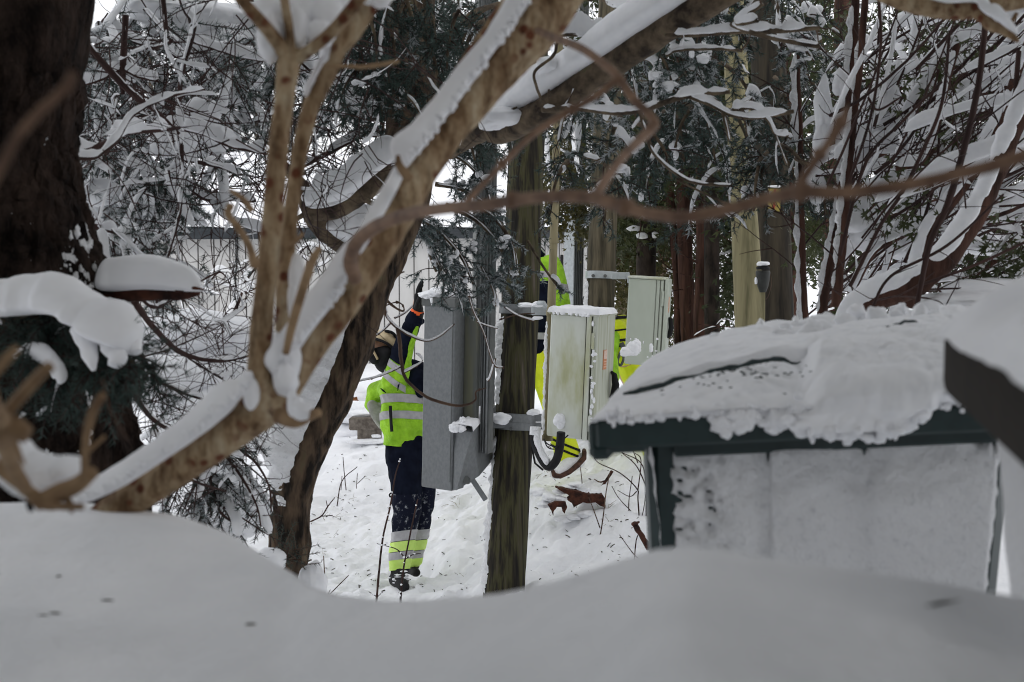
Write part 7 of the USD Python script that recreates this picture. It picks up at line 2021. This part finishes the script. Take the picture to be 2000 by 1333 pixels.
p_, r_ = pxpath([(700, 500, 1.72, 8), (725, 455, 1.73, 17), (755, 400, 1.74, 19), (782, 352, 1.75, 14), (792, 325, 1.75, 8)], per=12)
sn.add(*snowcap(p_, r_, .013, 1.0, 14, 5, .2, 10, minperp=.9))
p_, r_ = pxpath([(790, 330, 1.74, 16), (812, 298, 1.74, 27), (850, 250, 1.75, 27), (905, 180, 1.76, 25), (955, 110, 1.77, 26), (1005, 40, 1.78, 26), (1060, -40, 1.79, 26)], per=14)
sn.add(*snowcap(p_, r_, np.interp(nS(p_), [0, .15, .5, 1], [.022, .022, .016, .018]), 1.05, 18, 6, .36, 15, minperp=.95))
crumbs(cr, p_, r_ * 1.05, 90, rc)
part(EL, 'snow_crumbs', cr, M['snow_soft'], smooth=True, kind='stuff')
# the crotch fills
for k, (px, py, d_, a, b, c) in enumerate(((548, 728, 1.71, .010, .014, .030), (540, 690, 1.71, .006, .012, .025), (560, 742, 1.70, .014, .016, .02), (568, 700, 1.71, .013, .015, .03), (580, 800, 1.66, .010, .012, .016), (592, 805, 1.65, .012, .012, .010), (572, 790, 1.67, .007, .012, .016), (528, 75, 1.70, .016, .02, .03), (545, 50, 1.71, .020, .02, .028), (585, 60, 1.71, .013, .02, .028), (600, 28, 1.73, .014, .02, .03), (640, 30, 1.72, .02, .02, .03), (625, 68, 1.71, .018, .02, .018), (530, 20, 1.72, .02, .02, .03), (580, 20, 1.73, .016, .02, .03), (660, 0, 1.73, .02, .02, .025), (640, 115, 1.76, .010, .012, .024), (655, 85, 1.77, .008, .012, .02), (625, 135, 1.76, .008, .01, .012), (700, 15, 1.78, .014, .015, .022), (580, 540, 1.73, .010, .010, .028), (575, 590, 1.73, .008, .010, .03), (720, -8, 1.74, .014, .015, .012), (745, -5, 1.74, .014, .015, .014), (490, 770, 1.70, .01, .012, .02))):
    sn.add(*lump(P(px, py, d_), (a, b, c), 500 + k, 3, .22, 1.2))
p_, r_ = pxpath([(598, 190, 1.75, 5), (606, 170, 1.745, 7), (618, 148, 1.74, 7), (640, 108, 1.74, 6)], per=8)
sn.add(*snowcap(p_, r_, .006, 1.1, 10, 8, .3, 20, minperp=.9))
parts(EL, 'snow_on_stem', sn, M['snow_soft'], True)

# ------------------------------------------------------------------ pruned stump shrub, lower left, very near
PS = thing('pruned_shrub', 'pruned low shrub of cut tan stubs at the lower left, snow in its fork', 'shrub')
for i, (rows, mat) in enumerate((([(-60, 880, 1.15, 17), (0, 915, 1.15, 17), (45, 952, 1.15, 16), (78, 978, 1.15, 18), (110, 985, 1.15, 18)], 'stub'), ([(70, 985, 1.15, 20), (110, 965, 1.15, 24), (150, 948, 1.14, 22), (182, 922, 1.13, 17)], 'stub'), ([(165, 935, 1.13, 10), (166, 890, 1.12, 10), (172, 840, 1.11, 10.5), (184, 800, 1.10, 11), (200, 772, 1.09, 9)], 'stub'),
                                 ([(10, 810, 1.0, 16), (40, 775, .99, 16), (70, 742, .98, 15), (96, 716, .97, 14)], 'stub'), ([(-20, 740, .9, 12), (10, 705, .9, 12), (34, 680, .9, 11)], 'stub'), ([(0, 840, 1.0, 26), (25, 835, 1.0, 30), (55, 850, 1.0, 24)], 'stub'), ([(20, 830, 1.02, 7), (35, 880, 1.04, 7), (46, 905, 1.06, 5)], 'stub'), ([(100, 985, 1.15, 14), (130, 990, 1.14, 10), (160, 990, 1.13, 8)], 'stub'), ([(130, 975, 1.15, 10), (142, 990, 1.15, 7), (138, 1002, 1.15, 4)], 'stub'),
                                 ([(175, 880, 1.12, 5), (190, 866, 1.12, 5), (205, 852, 1.12, 4)], 'stub'), ([(-40, 400, .72, 13), (0, 330, .72, 13), (30, 275, .72, 13), (70, 225, .72, 13), (110, 190, .72, 13), (135, 165, .72, 16), (142, 140, .72, 11)], 'twig_red'), ([(60, 960, 1.18, 9), (58, 985, 1.18, 9), (62, 1000, 1.18, 6)], 'black'), ([(200, 740, 1.2, 2), (215, 800, 1.2, 2), (250, 860, 1.2, 2)], 'twig_brown'), ([(-60, 700, .72, 12), (-60, 550, .72, 13), (-40, 400, .72, 13)], 'twig_red'), ([(-80, 1000, .85, 14), (-70, 850, .8, 13), (-60, 700, .72, 12)], 'twig_red'), ([(0, 840, 1.0, 24), (20, 900, 1.08, 20), (50, 955, 1.14, 18)], 'stub'), ([(-20, 740, .9, 12), (-10, 790, .95, 16), (10, 830, 1.0, 20)], 'stub'))):
    p_, r_ = pxpath(rows, per=8, rscale=.8)
    part(PS, 'stub' if mat == 'stub' else 'twig', tube(p_, r_, 14, True, .22, 45, 80 + i), M[mat], smooth=True)
sn = MB()
for k, (px, py, a, b, c) in enumerate(((20, 895, .022, .03, .014), (55, 915, .024, .03, .016), (95, 925, .022, .03, .016), (130, 915, .016, .03, .010), (80, 945, .02, .03, .014), (0, 880, .03, .03, .012), (40, 920, .02, .02, .02))):
    sn.add(*lump(P(px, py, 1.2), (a, b, c), 600 + k, 3, .2))
parts(PS, 'snow', sn, M['snow_soft'], True)

# ------------------------------------------------------------------ litter and weeds
rw = np.random.default_rng(44)


def weed(name, label, cat, paths, mat, group=None, snow=0.0):
    t = thing(name, label, cat, group=group)
    mb, sn = MB(), MB()
    d0 = on_ground(paths[0][0][0], paths[0][0][1], 4.0, 20)[1]
    paths = [[(x, y, d0 + .5 * (d - paths[0][0][2]), r) for x, y, d, r in rows] for rows in paths]
    for k, rows in enumerate(paths):
        p_, r_ = pxpath(rows, per=7, rscale=.72)
        mb.add(*tube(p_, r_, 6, True, .25, 120, k))
        if snow:
            for j in range(max(2, len(p_) // 5)):
                q = p_[rw.integers(len(p_))]
                sn.add(*lump(q + [-.002, -.003, .003], rw.uniform(.003, .008, 3), int(rw.integers(999)), 1, .5))
    parts(t, 'stalk', mb, M[mat], True)
    if snow:
        part(t, 'snow', sn, M['snow'], smooth=True, kind='stuff')
    return t


weed('bare_sapling', 'tall thin dark sapling stem before the worker\'s leg, the left of a pair', 'sapling', [[(733, 1200, 6.6, 3), (740, 1120, 6.6, 3), (748, 1050, 6.6, 2.6), (762, 990, 6.6, 2.4), (772, 930, 6.6, 2), (782, 898, 6.6, 1.6)], [(737, 1166, 6.6, 1.6), (748, 1156, 6.6, 1)], [(736, 1166, 6.6, 1.6), (720, 1156, 6.6, 1)], [(748, 1066, 6.6, 1.8), (736, 1062, 6.6, 1)], [(749, 1066, 6.6, 1.8), (756, 1062, 6.6, 1)]], 'twig_dark', snow=1)
weed('bare_sapling', 'tall thin dark sapling stem before the worker\'s boot, the right of a pair', 'sapling', [[(781, 1200, 6.5, 3.4), (784, 1150, 6.5, 3), (790, 1100, 6.5, 2.6), (798, 1060, 6.5, 2.4), (806, 1020, 6.5, 2.2), (816, 975, 6.5, 1.6)], [(792, 1092, 6.5, 2), (776, 1074, 6.5, 1.6), (752, 1066, 6.5, 1)], [(793, 1091, 6.5, 2), (806, 1084, 6.5, 1.6), (822, 1081, 6.5, 1)]], 'twig_dark', snow=1)
weed('weed_stalks', 'dry forked weed stalks in the snow just left of the worker', 'weed', [[(658, 990, 9, 1.6), (668, 940, 9, 1.4), (698, 912, 9, 1)], [(676, 958, 9, 1.4), (672, 920, 9, 1.2), (670, 893, 9, 1)], [(666, 958, 9, 1), (668, 930, 9, 1)], [(696, 955, 9, 1), (698, 925, 9, 1)], [(698, 945, 9, 1), (714, 930, 9, 1)]], 'twig_dark')
weed('weed_stalks', 'small forked twig lying in the snow right of the furrowed trunk', 'weed', [[(605, 1020, 7.5, 2.2), (628, 1008, 7.5, 2), (640, 990, 7.5, 1.8), (654, 972, 7.5, 1.2)], [(626, 1009, 7.5, 1.6), (650, 1007, 7.5, 1.2)], [(640, 992, 7.5, 1.3), (637, 978, 7.5, 1)]], 'twig_dark')
weed('weed_stalks', 'two bare stalks in the snow at the furrowed tree\'s foot', 'weed', [[(633, 1172, 5.5, 1.8), (634, 1130, 5.5, 1.6), (632, 1086, 5.5, 1.4)], [(634, 1172, 5.5, 1.8), (655, 1150, 5.5, 1.4), (681, 1124, 5.5, 1.2)], [(640, 1164, 5.5, 1.3), (645, 1152, 5.5, 1)]], 'twig_brown')
weed('weed_stalks', 'thin dark weed stalks fanning up beside the left edge of the green bin', 'weed', [[(1262, 1010, 6.5, 2), (1262, 950, 6.5, 2), (1252, 905, 6.5, 1.6), (1214, 884, 6.5, 1.2)], [(1266, 960, 6.5, 2), (1244, 912, 6.5, 1.6), (1215, 885, 6.5, 1)], [(1250, 1040, 6.5, 2), (1246, 975, 6.5, 2), (1244, 955, 6.5, 1.8), (1212, 925, 6.5, 1.6), (1170, 905, 6.5, 1.2), (1158, 890, 6.5, 1)], [(1244, 960, 6.5, 1.5), (1230, 970, 6.5, 1.2), (1206, 958, 6.5, 1)], [(1246, 958, 6.5, 1.6), (1252, 900, 6.5, 1.4), (1240, 885, 6.5, 1)], [(1242, 1080, 6.5, 1.6), (1232, 1030, 6.5, 1.6), (1228, 985, 6.5, 1.4), (1235, 930, 6.5, 1)], [(1248, 1120, 6.5, 1.6), (1243, 1050, 6.5, 1.5), (1256, 1000, 6.5, 1.2), (1262, 960, 6.5, 1)], [(1244, 1010, 6.5, 1.4), (1210, 975, 6.5, 1.2), (1195, 950, 6.5, 1)], [(1246, 905, 6.5, 1.6), (1236, 880, 6.5, 1.2), (1228, 868, 6.5, 1)]], 'twig_dark')
weed('weed_stalks', 'thin crossing stalks standing right of the rotten plank', 'weed', [[(1172, 1048, 8, 1.8), (1178, 1010, 8, 1.6), (1184, 960, 8, 1.4), (1192, 920, 8, 1)], [(1172, 1032, 8, 1.6), (1160, 998, 8, 1.4), (1150, 972, 8, 1)], [(1137, 945, 8.6, 1.4), (1135, 925, 8.6, 1.2), (1132, 905, 8.6, 1)]], 'twig_brown')
weed('weed_stalks', 'long pale arching stalks lying on the snow below the rotten plank', 'weed', [[(1120, 1034, 7.4, 1.2), (1180, 1052, 7.4, 1.4), (1230, 1078, 7.3, 1.6), (1262, 1102, 7.2, 1.4)], [(1056, 1078, 7.4, 1.4), (1110, 1078, 7.4, 1.6), (1160, 1094, 7.3, 1.6), (1180, 1103, 7.3, 1.4), (1205, 1101, 7.3, 1)], [(1106, 1124, 7.0, 1.4), (1150, 1112, 7.0, 1.6), (1186, 1113, 7, 1)], [(1026, 1142, 7, 1.2), (1060, 1138, 7, 1.2), (1077, 1131, 7, 1)], [(1090, 1075, 7.4, 1.2), (1096, 1095, 7.4, 1.2), (1120, 1115, 7.2, 1.2), (1145, 1135, 7.1, 1)], [(1148, 1124, 7.0, 1.4), (1165, 1106, 7.0, 1.2), (1182, 1101, 7, 1)]], 'twig_brown')
weed('weed_stalks', 'crossed bare twigs near the foot of the green bin', 'weed', [[(1238, 1105, 6.2, 1.6), (1242, 1060, 6.3, 1.6), (1246, 1045, 6.3, 1.4)], [(1262, 1100, 6, 1.6), (1240, 1085, 6.1, 1.4), (1210, 1045, 6.2, 1)], [(1225, 1128, 6, 1.4), (1244, 1100, 6.1, 1.4), (1262, 1092, 6.1, 1)]], 'twig_dark')
weed('fallen_branch', 'dark stick lying on the snow left of the furrowed tree', 'branch', [[(470, 880, 7.5, 3), (500, 877, 7.5, 4), (525, 876, 7.5, 4)], [(475, 865, 7.5, 2), (510, 868, 7.5, 2), (545, 875, 7.5, 2), (560, 890, 7.5, 1.5)]], 'twig_brown')
weed('broken_stick', 'short rusty stick standing from the snow right of the second worker\'s boot', 'branch', [[(1176, 950, 9, 3), (1186, 936, 9, 4), (1196, 920, 9, 4.5)], [(1186, 938, 9, 2.5), (1172, 942, 9, 2), (1160, 936, 9, 1)]], 'red_wood')
weed('broken_stick', 'rusty stick between the rotten plank and the green bin', 'branch', [[(1203, 952, 8.4, 4), (1218, 955, 8.4, 5), (1232, 953, 8.4, 3), (1250, 960, 8.4, 2)]], 'red_wood')
# specks: needles, seeds and straw lying on the snow
mb = MB()
for k in range(430):
    px, py = rw.uniform(600, 1250), rw.uniform(850, 1170)
    q, d_ = on_ground(px, py, 5.5, 18) if k % 1 == 0 else None
    a = rw.uniform(0, 2 * np.pi)
    L = rw.uniform(.006, .035)
    dv = np.array([math.cos(a), math.sin(a), rw.uniform(0, .5)])
    mb.add(*tube(np.array([q + [0, 0, .001], q + dv * L * .5 + [0, 0, .004], q + dv * L + [0, 0, .002]]), rw.uniform(.0012, .004), 4, True))
part(None, 'litter', mb, M['leaf_dark'], label='dark needles and straw bits scattered on the trodden snow', cat='litter', kind='stuff')
mb = MB()
for (px, py, n_) in ((670, 975, 26), (615, 1080, 20), (600, 1065, 14), (640, 1010, 16), (910, 1115, 10), (655, 1040, 14), (870, 960, 14), (890, 985, 14), (1065, 925, 20), (1045, 945, 14), (1180, 1020, 12), (720, 935, 10), (1175, 985, 12)):
    for k in range(n_):
        q, d_ = on_ground(px + rw.normal() * 12, py + rw.normal() * 6, 5.5, 18)
        w, r_ = grow(q - [0, 0, .01], rw.normal(size=3) * [1, 1, .3] + [0, 0, .7], rw.uniform(.03, .09), .0022, 5, rw, .8, .4)
        mb.add(*tube(w, r_, 4, False))
part(None, 'grass_tufts', mb, M['grass'], label='short dry grass poking through the trodden snow', cat='grass', kind='stuff')
for k, (px, py, L, a, lab) in enumerate(((115, 1128, .006, .3, 'highest of the four at the left'), (210, 1175, .014, -.3, 'below the leaning tan stem'), (85, 1205, .014, -.4, 'first of two parallel bits, lower left'), (108, 1200, .014, -.5, 'second of two parallel bits, lower left'), (490, 1222, .010, -.05, 'at the bottom centre-left'), (1840, 1182, .03, .6, 'in the right corner below the bins'))):
    q, d_ = on_ground(px, py, .4, 3)
    t = thing('fallen_needle', 'blurred dark needle bit on the near snow, ' + lab, 'litter')
    dv = np.array([math.cos(a), math.sin(a) * .6, .05])
    part(t, 'bit', tube(np.array([q - dv * L / 2 + [0, 0, .001], q + [0, 0, .0015], q + dv * L / 2 + [0, 0, .001]]), np.array([.0006, .0011, .0004]), 6), M['leaf_dark'], smooth=True)
